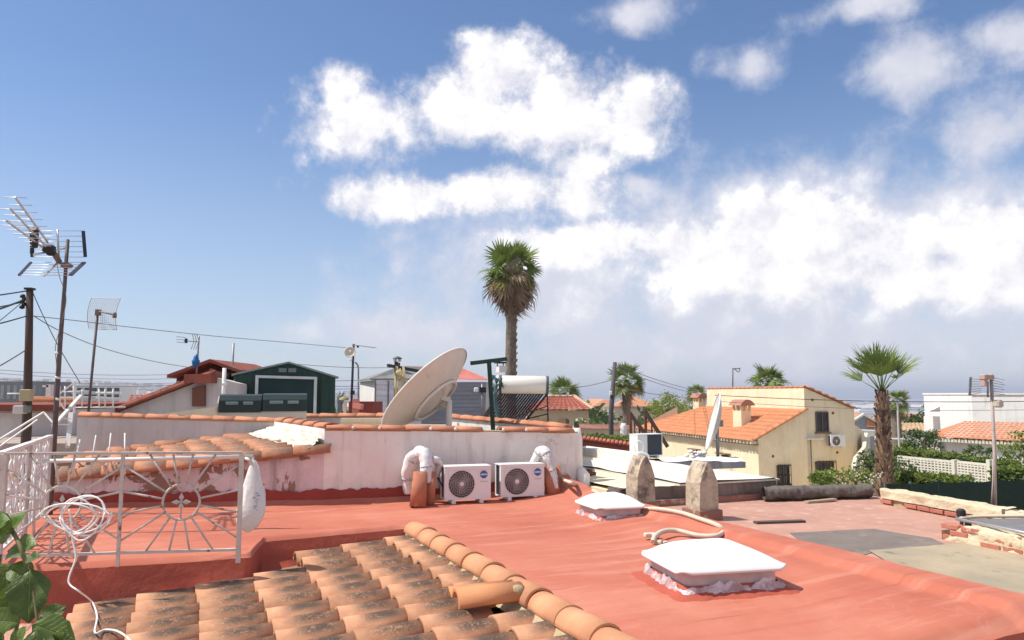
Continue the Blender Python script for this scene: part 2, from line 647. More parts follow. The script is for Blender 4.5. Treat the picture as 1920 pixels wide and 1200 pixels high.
def membrane_mat():
    """rolled-on waterproofing: roller streaks, lap seams, dusty and scuffed patches"""
    m = bpy.data.materials.new('red_membrane')
    m.use_nodes = True
    g = NG(m.node_tree)
    bs = m.node_tree.nodes['Principled BSDF']
    bs.inputs['Specular IOR Level'].default_value = 0.2
    tc = g.n('ShaderNodeTexCoord')
    mp = g.n('ShaderNodeMapping')
    mp.inputs['Rotation'].default_value = (0, 0, -TH)
    g.put(mp.inputs['Vector'], tc.outputs['Object'])
    v = mp.outputs[0]
    big = g.noise(v, 0.55, 6, 0.6).outputs['Fac']
    col = g.ramp(big, [(0.30, (0.40, 0.112, 0.068)), (0.5, (0.485, 0.156, 0.098)), (0.70, (0.56, 0.215, 0.142))])
    st = g.noise(g.vec('MULTIPLY', v, (0.8, 7.0, 1.0)), 1.0, 6, 0.62).outputs['Fac']
    col = g.mix(g.math('MULTIPLY', g.smooth(st, 0.50, 0.70), 0.55), col, (0.58, 0.255, 0.18))
    col = g.mix(g.math('MULTIPLY', g.smooth(st, 0.46, 0.28), 0.5), col, (0.43, 0.11, 0.07))
    sep = g.n('ShaderNodeSeparateXYZ')
    wob = g.noise(v, 1.6, 3, 0.5).outputs['Fac']
    g.put(sep.inputs[0], v)
    yy = g.math('ADD', sep.outputs[1], g.math('MULTIPLY', wob, 0.10))
    fr = g.math('FRACT', g.math('MULTIPLY', yy, 0.92))
    seam = g.math('SUBTRACT', 1.0, g.smooth(g.math('ABSOLUTE', g.math('SUBTRACT', fr, 0.5)), 0.004, 0.016))
    seam = g.math('MULTIPLY', seam, g.smooth(g.noise(v, 2.3, 4, 0.6).outputs['Fac'], 0.42, 0.6))
    col = g.mix(g.math('MULTIPLY', seam, 0.5), col, (0.33, 0.08, 0.055))
    sp = g.noise(v, 38.0, 4, 0.7).outputs['Fac']
    col = g.mix(g.math('MULTIPLY', g.smooth(sp, 0.66, 0.76), 0.35), col, (0.70, 0.42, 0.33))
    col = g.mix(g.math('MULTIPLY', g.smooth(sp, 0.32, 0.22), 0.4), col, (0.30, 0.08, 0.055))
    pud = g.noise(v, 1.3, 5, 0.55, 0.6).outputs['Fac']
    ring = g.math('SUBTRACT', 1.0, g.smooth(g.math('ABSOLUTE', g.math('SUBTRACT', pud, 0.60)), 0.0, 0.016))
    col = g.mix(g.math('MULTIPLY', ring, 0.10), col, (0.66, 0.36, 0.28))
    g.put(bs.inputs['Base Color'], col)
    g.put(bs.inputs['Roughness'], g.math('ADD', 0.55, g.math('MULTIPLY', st, 0.35)))
    bp = g.n('ShaderNodeBump')
    bp.inputs['Strength'].default_value = 0.55
    bp.inputs['Distance'].default_value = 0.012
    h = g.math('ADD', g.math('MULTIPLY', st, 0.7), g.math('MULTIPLY', sp, 0.35))
    g.put(bp.inputs['Height'], g.math('ADD', h, g.math('MULTIPLY', seam, -0.5)))
    g.put(bs.inputs['Normal'], bp.outputs[0])
    return m


film_mat()
RED = membrane_mat()
REDD = mat('red_membrane_thick', (0.43, 0.10, 0.065), (0.36, 0.085, 0.055), 2.5, 0.7, 0.5, 11.0, spec=0.2, detail=7)
TILE = tile_mat('weathered_roof_tile', (0.58, 0.31, 0.18), (0.48, 0.235, 0.135), (0.075, 0.060, 0.048), 0.95)
TILEN = mat('new_roof_tile', (0.60, 0.27, 0.125), (0.55, 0.235, 0.105), 6, 0.75, 0.15, 60)
RIDGE = mat('ridge_terracotta', (0.62, 0.31, 0.165), (0.55, 0.25, 0.13), 5, 0.8, 0.2, 70, (0.60, 0.42, 0.28), 7.0, 0.6, 0.8)
OLDT = tile_mat('old_roof_tile', (0.54, 0.26, 0.15), (0.42, 0.19, 0.11), (0.16, 0.125, 0.10), 0.9)
COPE = mat('coping_terracotta', (0.56, 0.25, 0.14), (0.42, 0.17, 0.10), 5, 0.85, 0.25, 60, (0.62, 0.42, 0.28), 8, 0.6, 0.78)
MORTAR = mat('lime_mortar', (0.54, 0.43, 0.27), (0.44, 0.33, 0.19), 8, 0.95, 0.8, 45, (0.33, 0.27, 0.18), 12, 0.6, 0.75)
WHITEM = mat('whitewash_mortar', (0.80, 0.76, 0.66), (0.70, 0.62, 0.48), 6, 0.95, 0.8, 30)
WALLW = wall_mat('stained_whitewash', (0.86, 0.80, 0.73), (0.79, 0.695, 0.635), (0.50, 0.41, 0.36))
WALLP = wall_mat('peeling_whitewash', (0.74, 0.63, 0.62), (0.62, 0.49, 0.48), (0.17, 0.13, 0.115), (0.30, 0.19, 0.14))
WALLG = wall_mat('grey_render', (0.62, 0.585, 0.565), (0.54, 0.50, 0.485), (0.42, 0.39, 0.365))
PWHITE = mat('white_paint', (0.78, 0.76, 0.72), (0.70, 0.67, 0.62), 6, 0.6, 0.1, 50, (0.33, 0.17, 0.09), 14, 0.68, 0.75)
RUST = mat('rusty_white_iron', (0.62, 0.57, 0.52), (0.52, 0.46, 0.40), 9, 0.7, 0.2, 60, (0.20, 0.09, 0.045), 11, 0.60, 0.68, metal=0.0)
PLASTIC = mat('white_plastic', (0.80, 0.79, 0.76), (0.76, 0.75, 0.72), 3, 0.45, 0.0)
VINYL = mat('cover_vinyl', (0.84, 0.83, 0.82), (0.79, 0.77, 0.75), 2.5, 0.5, 0.06, 8, (0.62, 0.56, 0.50), 6, 0.66, 0.8, spec=0.35)
FABRIC = mat('white_fabric', (0.84, 0.83, 0.82), (0.78, 0.77, 0.76), 8, 0.9, 0.4, 25, two_sided_trans=0.15)
GALV = mat('galvanised_steel', (0.34, 0.33, 0.33), (0.22, 0.21, 0.22), 12, 0.5, 0.05, metal=0.6)
ALU = mat('aluminium', (0.62, 0.61, 0.60), (0.5, 0.49, 0.48), 12, 0.4, metal=0.7)
BLACKP = mat('black_plastic', (0.022, 0.022, 0.025), (0.035, 0.033, 0.032), 6, 0.55)
WOODP = mat('dark_pole_wood', (0.10, 0.07, 0.055), (0.06, 0.043, 0.035), 8, 0.85, 0.5, 30, stretch=(6, 6, 0.6))
DGREEN = mat('dark_green_paint', (0.020, 0.060, 0.044), (0.015, 0.048, 0.035), 3, 0.5)
CREAM = wall_mat('cream_render', (0.72, 0.62, 0.42), (0.66, 0.56, 0.38), (0.50, 0.41, 0.28))
CREAMH = wall_mat('cream_house_render', (0.84, 0.725, 0.51), (0.79, 0.665, 0.455), (0.66, 0.53, 0.36))
WHITEH = wall_mat('white_house_render', (0.80, 0.78, 0.74), (0.74, 0.72, 0.69), (0.55, 0.52, 0.48))
ORANGE = mat('orange_roof_tiles', (0.58, 0.245, 0.12), (0.49, 0.195, 0.095), 2.2, 0.85, 0.3, 20, (0.62, 0.30, 0.15), 5, 0.55, 0.7)
BROWNR = mat('brown_roof_tiles', (0.30, 0.085, 0.055), (0.21, 0.06, 0.04), 3, 0.8, 0.3, 25)
DARKIN = mat('dark_interior', (0.012, 0.012, 0.014), (0.02, 0.02, 0.022), 3, 0.6)
GLASSW = mat('window_glass', (0.02, 0.024, 0.03), (0.035, 0.04, 0.05), 2, 0.12, spec=0.6)
STONE = wall_mat('grimy_stone_render', (0.27, 0.22, 0.185), (0.13, 0.10, 0.085), (0.035, 0.028, 0.026))
CLAYP = mat('standing_clay', (0.46, 0.185, 0.105), (0.38, 0.145, 0.085), 6, 0.8, 0.2, 50, (0.55, 0.27, 0.16), 9, 0.58, 0.7)
SANDST = wall_mat('pale_stained_render', (0.62, 0.52, 0.36), (0.52, 0.42, 0.27), (0.25, 0.20, 0.14))
# ================================================================== terrain
def sstep(a, b, x):
    t = max(0.0, min(1.0, (x - a) / (b - a)))
    return t * t * (3 - 2 * t)


def ground_z(x, y):
    r = math.hypot(x, y)
    az = math.atan2(x, y)
    z = -3.3
    z -= 11.0 * sstep(70, 300, r)
    z -= 20.0 * sstep(250, 1100, r)
    side = sstep(0.10, -0.25, az) if az > -0.25 else 1.0
    hill = 36.0 + 34.0 * sstep(-0.22, -0.62, az)
    if abs(az) < 1.6:
        z += hill * side * sstep(900, 2600, r)
    z += 1.2 * mnoise.noise((x * 0.004, y * 0.004, 0.3)) * sstep(150, 500, r)
    return z


def build_ground():
    nr, na = 110, 180
    radii = [0.0] + [3.0 * (16000.0 / 3.0) ** (i / (nr - 1)) for i in range(nr)]
    mb = MB()
    vs = []
    for r in radii:
        for j in range(na):
            a = 2 * math.pi * j / na
            x, y = r * math.sin(a), r * math.cos(a)
            vs.append((x, y, ground_z(x, y)))
    fs = []
    for i in range(len(radii) - 1):
        for j in range(na):
            j2 = (j + 1) % na
            fs.append((i * na + j2, i * na + j, (i + 1) * na + j, (i + 1) * na + j2))
    mb.add(vs, fs, 0, True)
    m = bpy.data.materials.new('plain')
    m.use_nodes = True
    g = NG(m.node_tree)
    bs = m.node_tree.nodes['Principled BSDF']
    bs.inputs['Roughness'].default_value = 0.95
    bs.inputs['Specular IOR Level'].default_value = 0.1
    tc = g.n('ShaderNodeTexCoord')
    v = tc.outputs['Object']
    near = g.ramp(g.noise(v, 0.9, 6, 0.6).outputs['Fac'], [(0.35, (0.36, 0.31, 0.25)), (0.65, (0.27, 0.23, 0.17))])
    vo = g.n('ShaderNodeTexVoronoi')
    g.put(vo.inputs['Vector'], g.vec('MULTIPLY', v, (0.0016, 0.0045, 1.0)))
    vo.inputs['Scale'].default_value = 1.0
    sepc = g.n('ShaderNodeSeparateColor')
    g.put(sepc.inputs[0], vo.outputs['Color'])
    fields = g.ramp(sepc.outputs[0], [(0.0, (0.10, 0.115, 0.06)), (0.3, (0.24, 0.20, 0.13)), (0.5, (0.13, 0.12, 0.075)), (0.7, (0.30, 0.25, 0.18)), (0.9, (0.52, 0.50, 0.46))], 'CONSTANT')
    patch = g.noise(v, 0.012, 6, 0.65).outputs['Fac']
    fields = g.mix(g.smooth(patch, 0.52, 0.60), fields, (0.055, 0.075, 0.035))
    dist = g.vec('LENGTH', v)
    col = g.mix(g.smooth(dist, 120.0, 500.0), near, fields)
    g.put(bs.inputs['Base Color'], col)
    o = mb.build('ground', m)
    tag(o, 'dry sandy ground and hazy farmland reaching to the horizon', None, None, 'structure')
    # lagoon
    lg = MB()
    pts = []
    for k in range(40):
        a = 2 * math.pi * k / 40
        pts.append((2400 + 2300 * math.cos(a) * (1 + 0.14 * math.sin(3 * a + 1)), 5200 + 1500 * math.sin(a) * (1 + 0.12 * math.cos(4 * a)), -32.0))
    lg.add(pts, [tuple(range(40))])
    lg.build('lagoon', mat('lagoon_water', (0.30, 0.33, 0.42), (0.42, 0.34, 0.38), 0.002, 0.25, spec=0.5), None, 'pale shallow lagoon across the plain', 'structure')
    s = MB()
    pts = [(900 + 650 * math.cos(2 * math.pi * k / 30), 2300 + 260 * math.sin(2 * math.pi * k / 30) * (1 + 0.2 * math.sin(5 * k)), -32.2) for k in range(30)]
    s.add(pts, [tuple(range(30))])
    s.build('salt_pan', mat('salt_flat', (0.70, 0.66, 0.66), (0.62, 0.52, 0.52), 0.004, 0.7), None, 'white salt pan on the plain', 'structure')


build_ground()

# ================================================================== the red-roofed house in the foreground
rng = random.Random(4)
ZSL = lambda v: -0.08 - (2.36 - v) * 0.085        # surface the tiles lie on
E1, E2, E3, E4 = G(780, 990), G(495, 1017), G(470, 1045), Vector((-4.52, 6.40, 0))
WA = Vector((-2.61, 10.5, 0))                      # bend of the whitewashed wall
WC = Vector((1.03, 11.8, 0))                       # its right end
WL = Vector((-6.34, 10.15, 0))                     # its left end
KERB = 5.45
W0 = 3.30

house = thing('terrace_house', 'red waterproofed flat roof in front, with a tiled slope and raised kerb', 'house', B(3.5, 7.0, -3.3))


def roof_z(p):
    v, w = vw(p)
    z = 0.010 * mnoise.noise((p.x * 0.8, p.y * 0.8, 0)) + 0.006 * mnoise.noise((p.x * 3, p.y * 3, 2)) + 0.003 * mnoise.noise((p.x * 11, p.y * 11, 5))
    k = v + 0.05 * mnoise.noise((w * 1.3, 0, 7))
    z += 0.055 * sstep(4.0, 5.1, k) + 0.06 * sstep(5.06, 5.18, k)
    # swelling where the kerb meets the wall
    d = (p - WC).length
    z += 0.10 * sstep(1.3, 0.2, d)
    # fillet at the wall foot
    return z


def lerp(a, b, t):
    return a + (b - a) * t


def wall_y_at(p, dirv):
    """where the line from p along dirv meets the wall foot"""
    for a, b in ((WA, WC), (WL, WA)):
        e = b - a
        den = dirv.x * e.y - dirv.y * e.x
        if abs(den) < 1e-9:
            continue
        q = a - p
        t = (q.x * e.y - q.y * e.x) / den
        s = (q.x * dirv.y - q.y * dirv.x) / den
        if -0.02 <= s <= 1.02 and t > 0:
            return p + dirv * t
    return p + dirv * 3


def build_red_roof():
    mb = MB()

    def right(u, t):
        v = 2.36 + (KERB - 2.36) * u
        a = B(v, W0)
        b = wall_y_at(a, WAX)
        if v > 5.2:
            b = B(v, 10.35)
        t2 = t
        p = lerp(a, b, t2)
        z = roof_z(p)
        dw = (p - a).length
        z -= 0.10 * (1 - sstep(0.0, 0.16, dw))
        db = (p - b).length
        z += 0.07 * (1 - sstep(0.0, 0.12, db))
        return Vector((p.x, p.y, z))
    mb.sheet(right, 90, 150)
    fl = [E4, E3, E2, E1]
    cum = [0.0]
    for a, b in zip(fl, fl[1:]):
        cum.append(cum[-1] + (b - a).length)

    def left(u, t):
        s = u * cum[-1]
        for i in range(3):
            if s <= cum[i + 1] + 1e-9:
                a = lerp(fl[i], fl[i + 1], (s - cum[i]) / (cum[i + 1] - cum[i]))
                break
        bk = [WL + Vector((0.0, 0, 0)), wall_y_at(B(2.36, 5.0), WAX)]
        if u < 0.999:
            x = lerp(WL.x, bk[1].x, u)
            b = lerp(WL, WA, (x - WL.x) / (WA.x - WL.x)) if x < WA.x else lerp(WA, WC, (x - WA.x) / (WC.x - WA.x))
        else:
            b = bk[1]
        p = lerp(a, b, t)
        z = roof_z(p)
        da = (p - a).length
        z += 0.045 * (1 - sstep(0.10, 0.22, da)) * sstep(0.0, 0.05, da) * (1 - sstep(0.93, 1.0, u))
        db = (p - b).length
        z += 0.07 * (1 - sstep(0.0, 0.12, db))
        return Vector((p.x, p.y, z))
    mb.sheet(left, 110, 90)
    mb.build('roof_membrane', RED, house)

    # outer faces of the kerb, the front edge and the upstand above the tiles
    k = MB()

    def kerb_face(u, t):
        w = W0 + (10.35 - W0) * u
        p = B(KERB, w)
        z0 = roof_z(p)
        return B(KERB + 0.05 * math.sin(t * 1.57) + 0.012 * mnoise.noise((w * 4, t * 3, 1)), w, lerp(z0 - 0.002, -0.25, t))
    k.sheet(kerb_face, 110, 6)

    def front_face(u, t):
        v = 2.36 + (KERB - 2.36) * u
        p = B(v, W0)
        z0 = roof_z(p) - 0.10
        return B(v, W0 - 0.05 * math.sin(t * 1.57), lerp(z0, -0.9, t))
    k.sheet(front_face, 60, 5)
    k.build('kerb_face', REDD, house)

    up = MB()

    def upstand(u, t):
        s = u * cum[-1]
        for i in range(3):
            if s <= cum[i + 1] + 1e-9:
                f = (s - cum[i]) / (cum[i + 1] - cum[i])
                a = lerp(fl[i], fl[i + 1], f)
                break
        n = Vector((0.15, -1.0, 0)).normalized()
        fl_out = 0.10 * t + 0.05 * sstep(0.6, 1.0, t)
        q = a + n * (fl_out + 0.03 * mnoise.noise((s * 2.2, t * 2.0, 3)) * t)
        zb = ZSL(vw(q)[0]) - 0.10
        return Vector((q.x, q.y, lerp(roof_z(a), zb, t)))
    up.sheet(upstand, 140, 14)
    up.build('upstand', REDD, house)


build_red_roof()


def barrel_tile_mesh(name, L, r, h, pan, m, t=0.016, n=9, taper=0.88):
    """mixed roof tile: barrel + flat pan; x runs up the slope from the visible low end, y across"""
    mb = MB()
    prof = []
    for i in range(n + 1):
        a = math.pi * i / n
        prof.append((-r * math.cos(a), h * math.sin(a)))
    if pan > 0:
        prof.append((r + pan * 0.5, -0.004))
        prof.append((r + pan, 0.012))
    k = len(prof)
    vs = []
    for xi, sc_ in ((0.0, 1.0), (L, taper)):
        for dy in (0, 1):
            for (y, z) in prof:
                yy = y * sc_
                zz = z * sc_ - dy * t
                if dy:
                    yy = yy * (1 - t / r)
                vs.append((xi, yy, zz))
    fs = []
    for i in range(k - 1):
        fs.append((i, i + 1, 2 * k + i + 1, 2 * k + i))               # outer
        fs.append((k + i + 1, k + i, 3 * k + i, 3 * k + i + 1))       # inner
        fs.append((i + 1, i, k + i, k + i + 1))                       # low lip
        fs.append((2 * k + i, 2 * k + i + 1, 3 * k + i + 1, 3 * k + i))
    fs.append((0, 2 * k, 3 * k, k))
    fs.append((k - 1, 2 * k - 1, 4 * k - 1, 3 * k - 1))
    mb.add(vs, fs, 0, True)
    me = mb.mesh(name, m)
    for p in me.polygons:
        if p.index % 4 in (2, 3):
            p.use_smooth = False
    return me


def build_front_tiles():
    slope = Vector((VAX.x, VAX.y, 0.085)).normalized()
    nrm = Vector((-0.085 * VAX.x, -0.085 * VAX.y, 1)).normalized()
    bed = MB()

    def bedf(u, t):
        v = -0.80 + (2.36 + 0.80) * u
        w = 2.6 + (8.25 - 2.6) * t
        return B(v, w, ZSL(v) - 0.055)
    bed.sheet(bedf, 4, 4)
    bed = bed.build('tiled_slope', mat('tile_bedding', (0.36, 0.20, 0.13), (0.26, 0.15, 0.10), 5, 0.95, 0.3, 30), house)
    me = barrel_tile_mesh('tile', 0.52, 0.130, 0.096, 0.045, TILE)
    courses = [2.0, 1.545, 1.09, 0.625, 0.16, -0.315, -0.78]
    for c, v0 in enumerate(courses):
        for j in range(19):
            w = 7.93 - 0.305 * j + rng.uniform(-0.008, 0.008)
            if w < 2.7:
                continue
            # the upstand stands further forward on the left
            front = 8.0 if v0 > 0.65 else 7.62
            if w > front - 0.02:
                continue
            if v0 > 1.9 and abs(w - 5.19) < 0.1:
                continue                                     # one is missing here, a new tile lies over the gap
            dv = rng.uniform(-0.014, 0.014)
            q = B(v0 + dv, w, ZSL(v0 + dv) + 0.018 + rng.uniform(-0.004, 0.005))
            tilt = nrm.copy()
            m = frame_at(q, slope + Vector((0, 0, -0.028 + rng.uniform(-0.012, 0.012))) + WAX * rng.uniform(-0.02, 0.02), tilt)
            place('tile', me, bed, m)
    # ridge
    rd = MB()

    def bead(u, t):
        w = 3.0 + (8.10 - 3.0) * u
        j = mnoise.noise((w * 7, t * 3, 2)) * 0.018 + mnoise.noise((w * 22, t * 6, 2)) * 0.008
        v = 2.20 + 0.09 * t + j
        return B(v, w, ZSL(2.2) + 0.015 + 0.10 * t + j * 0.7)
    rd.sheet(bead, 160, 4)
    rd = rd.build('ridge_mortar', MORTAR, house)
    rme = barrel_tile_mesh('ridge_tile', 0.52, 0.125, 0.115, 0.0, RIDGE, 0.016, 12, 0.91)
    for k in range(13):
        w = 7.96 - 0.452 * k
        if w < 2.4:
            break
        q = B(2.375 + rng.uniform(-0.008, 0.008), w - 0.30, 0.012 + rng.uniform(-0.004, 0.004))
        place('ridge_tile', rme, rd, frame_at(q, WAX + Vector((0, 0, -0.018)) + VAX * rng.uniform(-0.02, 0.02), (0, 0, 1)))
    # masonry edge at the left of the slope
    ms = MB()

    def msf(u, t):
        v = -4.2 + (-0.90 + 4.2) * u
        w = 2.2 + (8.6 - 2.2) * t
        return B(v, w, -0.40 + 0.03 * mnoise.noise((v * 3, w * 3, 0)) + 0.012 * mnoise.noise((v * 14, w * 14, 0)))
    ms.sheet(msf, 60, 90)
    ms.build('masonry_ledge', mat('pink_rubble_render', (0.56, 0.30, 0.22), (0.45, 0.24, 0.18), 6, 0.95, 0.7, 30, (0.66, 0.45, 0.34), 14, 0.55, 0.7), house)
    bd = MB()
    for (v, w, dx, dy) in ((0.75, 5.2, 6.2, 5.6), (3.9, 6.7, 3.0, 6.5), (0.0, 9.0, 4.4, 2.2)):
        bd.box(B(v, w, -1.95), (dx * 0.98, dy * 0.98, 2.6), TH)
    bd.build('wall', WALLW, house)


build_front_tiles()

# new tile lying loose over the gap by the ridge
t = MB()
q0, q1 = G(848, 1142, 0.0), G(962, 1122, 0.03)
lt = thing('loose_roof_tile', 'clean orange roof tile lying loose over a gap beside the ridge', 'roof tile', q0)
lme = barrel_tile_mesh('loose_tile', 0.50, 0.10, 0.085, 0.10, TILEN, 0.02, 10, 0.95)
lo = place('tile_body', lme, lt, frame_at(q0 + Vector((0.02, 0.03, 0.045)), (q1 - q0) + Vector((0, 0, -0.02)), (0.05, -0.25, 1)))
mo = MB()
mo.lathe([(0.0, 0.05), (0.035, 0.045), (0.055, 0.02), (0.05, -0.02), (0.0, -0.04)], 9, Matrix.Translation(q1 + Vector((0.03, -0.01, 0.05))))
mo.build('mortar_lump', MORTAR, lt)

# ================================================================== whitewashed house behind (wall with the condensers)
nb = thing('whitewashed_house', 'whitewashed wall with tile coping and skirting of red paint, beside an old tiled roof', 'house', (WA.x, WA.y, -3.3))
ZA, ZC = 1.03, 0.925


def pfix(name, fn, nu, nv, m, parent):
    mb = MB()
    mb.sheet(fn, nu, nv)
    return mb.build(name, m, parent)


def build_white_wall():
    n = Vector((WC.y - WA.y, -(WC.x - WA.x), 0)).normalized()     # towards the eye
    th_ = -n * 0.20

    def bump(p):
        return 0.012 * mnoise.noise((p.x * 2.2, p.z * 2.2, 3)) + 0.004 * mnoise.noise((p.x * 9, p.z * 9, 1))

    def f(u, t):
        p = lerp(WA, WC, u)
        p = Vector((p.x, p.y, lerp(-0.35, lerp(ZA, ZC, u) - 0.02, t)))
        return p + n * bump(p)
    mb = MB()
    mb.sheet(f, 100, 30)
    mb.prism([WA + Vector((0, 0, -3.2)) + th_ * 0.15, WC + Vector((0, 0, -3.2)) + th_ * 0.15, WC + Vector((0, 0, ZC - 0.03)) + th_ * 0.15, WA + Vector((0, 0, ZA - 0.03)) + th_ * 0.15], th_)
    # rounded end
    mb.tube([WC + Vector((0, 0, -0.3)) + th_ * 0.5, WC + Vector((0, 0, 0.8)) + th_ * 0.5, WC + Vector((0, 0, ZC + 0.05)) + th_ * 0.5], [0.115, 0.112, 0.08], 12)
    mb.tube([WC + n * 0.05 + Vector((0.06, 0, -0.2)), WC + n * 0.05 + Vector((0.06, 0, 0.27)), WC + n * 0.02 + Vector((0.03, 0, 0.36))], [0.10, 0.10, 0.05], 10)
    mb.build('front_wall', WALLW, nb)
    # lower left run under the old tiles, peeling
    zl = lambda x: 0.34 + (x - WL.x) / (WA.x - WL.x) * 0.42

    def f2(u, t):
        p = lerp(WL, WA, u)
        p = Vector((p.x, p.y, lerp(-0.35, zl(p.x) - 0.03, t)))
        return p + Vector((0.1, -1, 0)).normalized() * (bump(p) * 1.5)
    pfix('peeling_wall', f2, 110, 24, WALLP, nb)
    # red painted skirting
    sk = MB()

    def sf(u, t):
        p = lerp(WL, WA, u * 2) if u < 0.5 else lerp(WA, WC, u * 2 - 1)
        nn = n if u > 0.5 else Vector((0.1, -1, 0)).normalized()
        z = lerp(0.0, 0.19 + 0.04 * mnoise.noise((p.x * 2.5, 0, 1)) + 0.03 * mnoise.noise((p.x * 9, 0, 4)) + 0.02 * mnoise.noise((p.x * 31, 0, 4)), t)
        return Vector((p.x, p.y, z)) + nn * (0.030 - 0.012 * t)
    sk.sheet(sf, 220, 5)
    sk.build('painted_skirting', mat('dark_red_paint', (0.33, 0.055, 0.038), (0.26, 0.045, 0.03), 4, 0.7, 0.3, 18), nb)
    # coping tiles on the front wall
    cme = barrel_tile_mesh('coping_tile', 0.43, 0.125, 0.062, 0.0, COPE, 0.018, 9, 0.9)
    L = (WC - WA).length
    d = (WC - WA).normalized()
    cop = MB()
    cop.prism([WA + th_ * 0.0 + Vector((0, 0, ZA - 0.03)), WC + Vector((0, 0, ZC - 0.03)), WC + Vector((0, 0, ZC)), WA + Vector((0, 0, ZA))], th_)
    cop = cop.build('coping', MORTAR, nb)
    k = 0
    s = 0.02
    while s < L - 0.25:
        a = s / L
        q = lerp(WA, WC, a) + Vector((0, 0, lerp(ZA, ZC, a) + 0.002)) + th_ * 0.45
        if k != 6:
            place('coping_tile', cme, cop, frame_at(q, d + Vector((0, 0, -0.035 + rng.uniform(-0.01, 0.01))), (0, 0, 1)))
        blob = MB()
        blob.lathe([(0, 0.02), (0.02, 0.015), (0.025, -0.02), (0.0, -0.03)], 7, Matrix.Translation(q + n * 0.115 + Vector((0, 0, 0.02))))
        if rng.random() < 0.8:
            blob.build('mortar_dab', WHITEM, cop)
        s += 0.372
        k += 1
    # side wall (lit) from the bend back to the grey wall, with its coping
    SB = Vector((-3.86, 12.2, 0))
    nS = Vector((-0.8, -0.6, 0))
    sw = MB()
    sw.prism([WA + Vector((0, 0, 0.4)), SB + Vector((0, 0, 0.4)), SB + Vector((0, 0, 1.07)), WA + Vector((0, 0, ZA))], (0.17, 0.12, 0))
    sw.build('side_wall', WHITEH, nb)
    cp2 = MB()
    cp2.prism([WA + Vector((0.0, 0.0, ZA + 0.002)), SB + Vector((0, 0, 1.072)), SB + Vector((0, 0, 1.09)), WA + Vector((0, 0, ZA + 0.02))], (0.17, 0.12, 0))
    cp2 = cp2.build('side_coping', MORTAR, nb)
    for k in range(5):
        q = lerp(WA, SB, (k + 0.02) / 5.0) + Vector((0.09, 0.06, ZA + 0.022 + 0.008 * k))
        place('coping_tile', cme, cp2, frame_at(q, (SB - WA) + Vector((0, 0, -0.02)), (0, 0, 1)))
    # lumpy mortar flank in front of it
    def flank(u, t):
        a = lerp(WA + Vector((-0.02, -0.01, 0)), SB, u)
        ztop = lerp(0.93, 1.00, u)
        out_ = nS * (0.42 * t * lerp(0.55, 1.0, u))
        j = 0.03 * mnoise.noise((u * 9, t * 7, 0)) + 0.02 * mnoise.noise((u * 25, t * 18, 3))
        zz = lerp(ztop, lerp(0.72, 0.88, u), t)
        return a + out_ + nS * j * 1.5 + Vector((0, 0, zz + j))
    pfix('mortar_flank', flank, 70, 22, WHITEM, nb)
    # grey wall at the back of the old roof
    GL, GR = P(146, 775, 12.0), P(522, 786, 12.2)
    gw = MB()
    gw.prism([(GL.x, GL.y, 0.2), (GR.x, GR.y, 0.2), (GR.x, GR.y, GR.z - 0.06), (GL.x, GL.y, GL.z - 0.06)], (0.02, 0.2, 0))
    gw.build('back_wall', WALLG, nb)
    cb = MB()
    cb.prism([(GL.x, GL.y - 0.01, GL.z - 0.059), (GR.x, GR.y - 0.01, GR.z - 0.059), (GR.x, GR.y - 0.01, GR.z - 0.035), (GL.x, GL.y - 0.01, GL.z - 0.035)], (0.02, 0.22, 0))
    cb = cb.build('back_coping', MORTAR, nb)
    nL = 9
    for k in range(nL):
        q = lerp(GL, GR, k / nL) + Vector((0, 0.10, -0.034))
        place('coping_tile', cme, cb, frame_at(q, (GR - GL) + Vector((0, 0, -0.03 * 3)), (0, 0, 1)))
    # flat roof slab behind (carries dish, chest ...)
    fs_ = MB()
    ROOFZ = 0.70
    fs_.prism([WA + Vector((0.1, 0.25, ROOFZ - 0.25)), WC + Vector((-0.05, 0.25, ROOFZ - 0.25)), Vector((1.6, 19.5, ROOFZ - 0.25)), Vector((-9.5, 22.5, ROOFZ - 0.25)), Vector((-9.5, 12.45, ROOFZ - 0.25)), Vector((-4.0, 12.5, ROOFZ - 0.25))], (0, 0, 0.25))
    fs_.build('roof_slab', mat('roof_screed', (0.45, 0.36, 0.30), (0.36, 0.28, 0.24), 3, 0.95, 0.3, 20), nb)
    bd = MB()
    bd.prism([WA + Vector((0.2, 0.4, -3.2)), WC + Vector((-0.2, 0.4, -3.2)), Vector((1.4, 19.3, -3.2)), Vector((-9.3, 22.3, -3.2)), Vector((-9.3, 12.6, -3.2)), Vector((-4.0, 12.7, -3.2))], (0, 0, 3.6))
    bd.prism([WL + Vector((0, 0.1, -3.2)), WA + Vector((0, 0.1, -3.2)), Vector((-3.9, 12.0, -3.2)), Vector((-6.9, 12.0, -3.2))], (0, 0, 3.2))
    bd.build('body', WALLW, nb)
    # low parapets seen over the wall
    def parapet(a, b, h, m, nm, thick=0.18):
        q = MB()
        a, b = Vector(a), Vector(b)
        q.prism([(a.x, a.y, ROOFZ), (b.x, b.y, ROOFZ), (b.x, b.y, b.z), (a.x, a.y, a.z)], (0.03, thick, 0))
        q.build(nm, m, nb)
        c = MB()
        c.prism([(a.x, a.y - 0.01, a.z + 0.002), (b.x, b.y - 0.01, b.z + 0.002), (b.x, b.y - 0.01, b.z + 0.02), (a.x, a.y - 0.01, a.z + 0.02)], (0.03, thick + 0.02, 0))
        c = c.build(nm + '_coping', MORTAR, nb)
        ln = (b - a).length
        kk = max(1, int(ln / 0.38))
        for i in range(kk):
            place('coping_tile', cme, c, frame_at(lerp(a, b, i / kk) + Vector((0.02, thick / 2, 0.022)), (b - a) + Vector((0, 0, -0.03 * ln)), (0, 0, 1)))
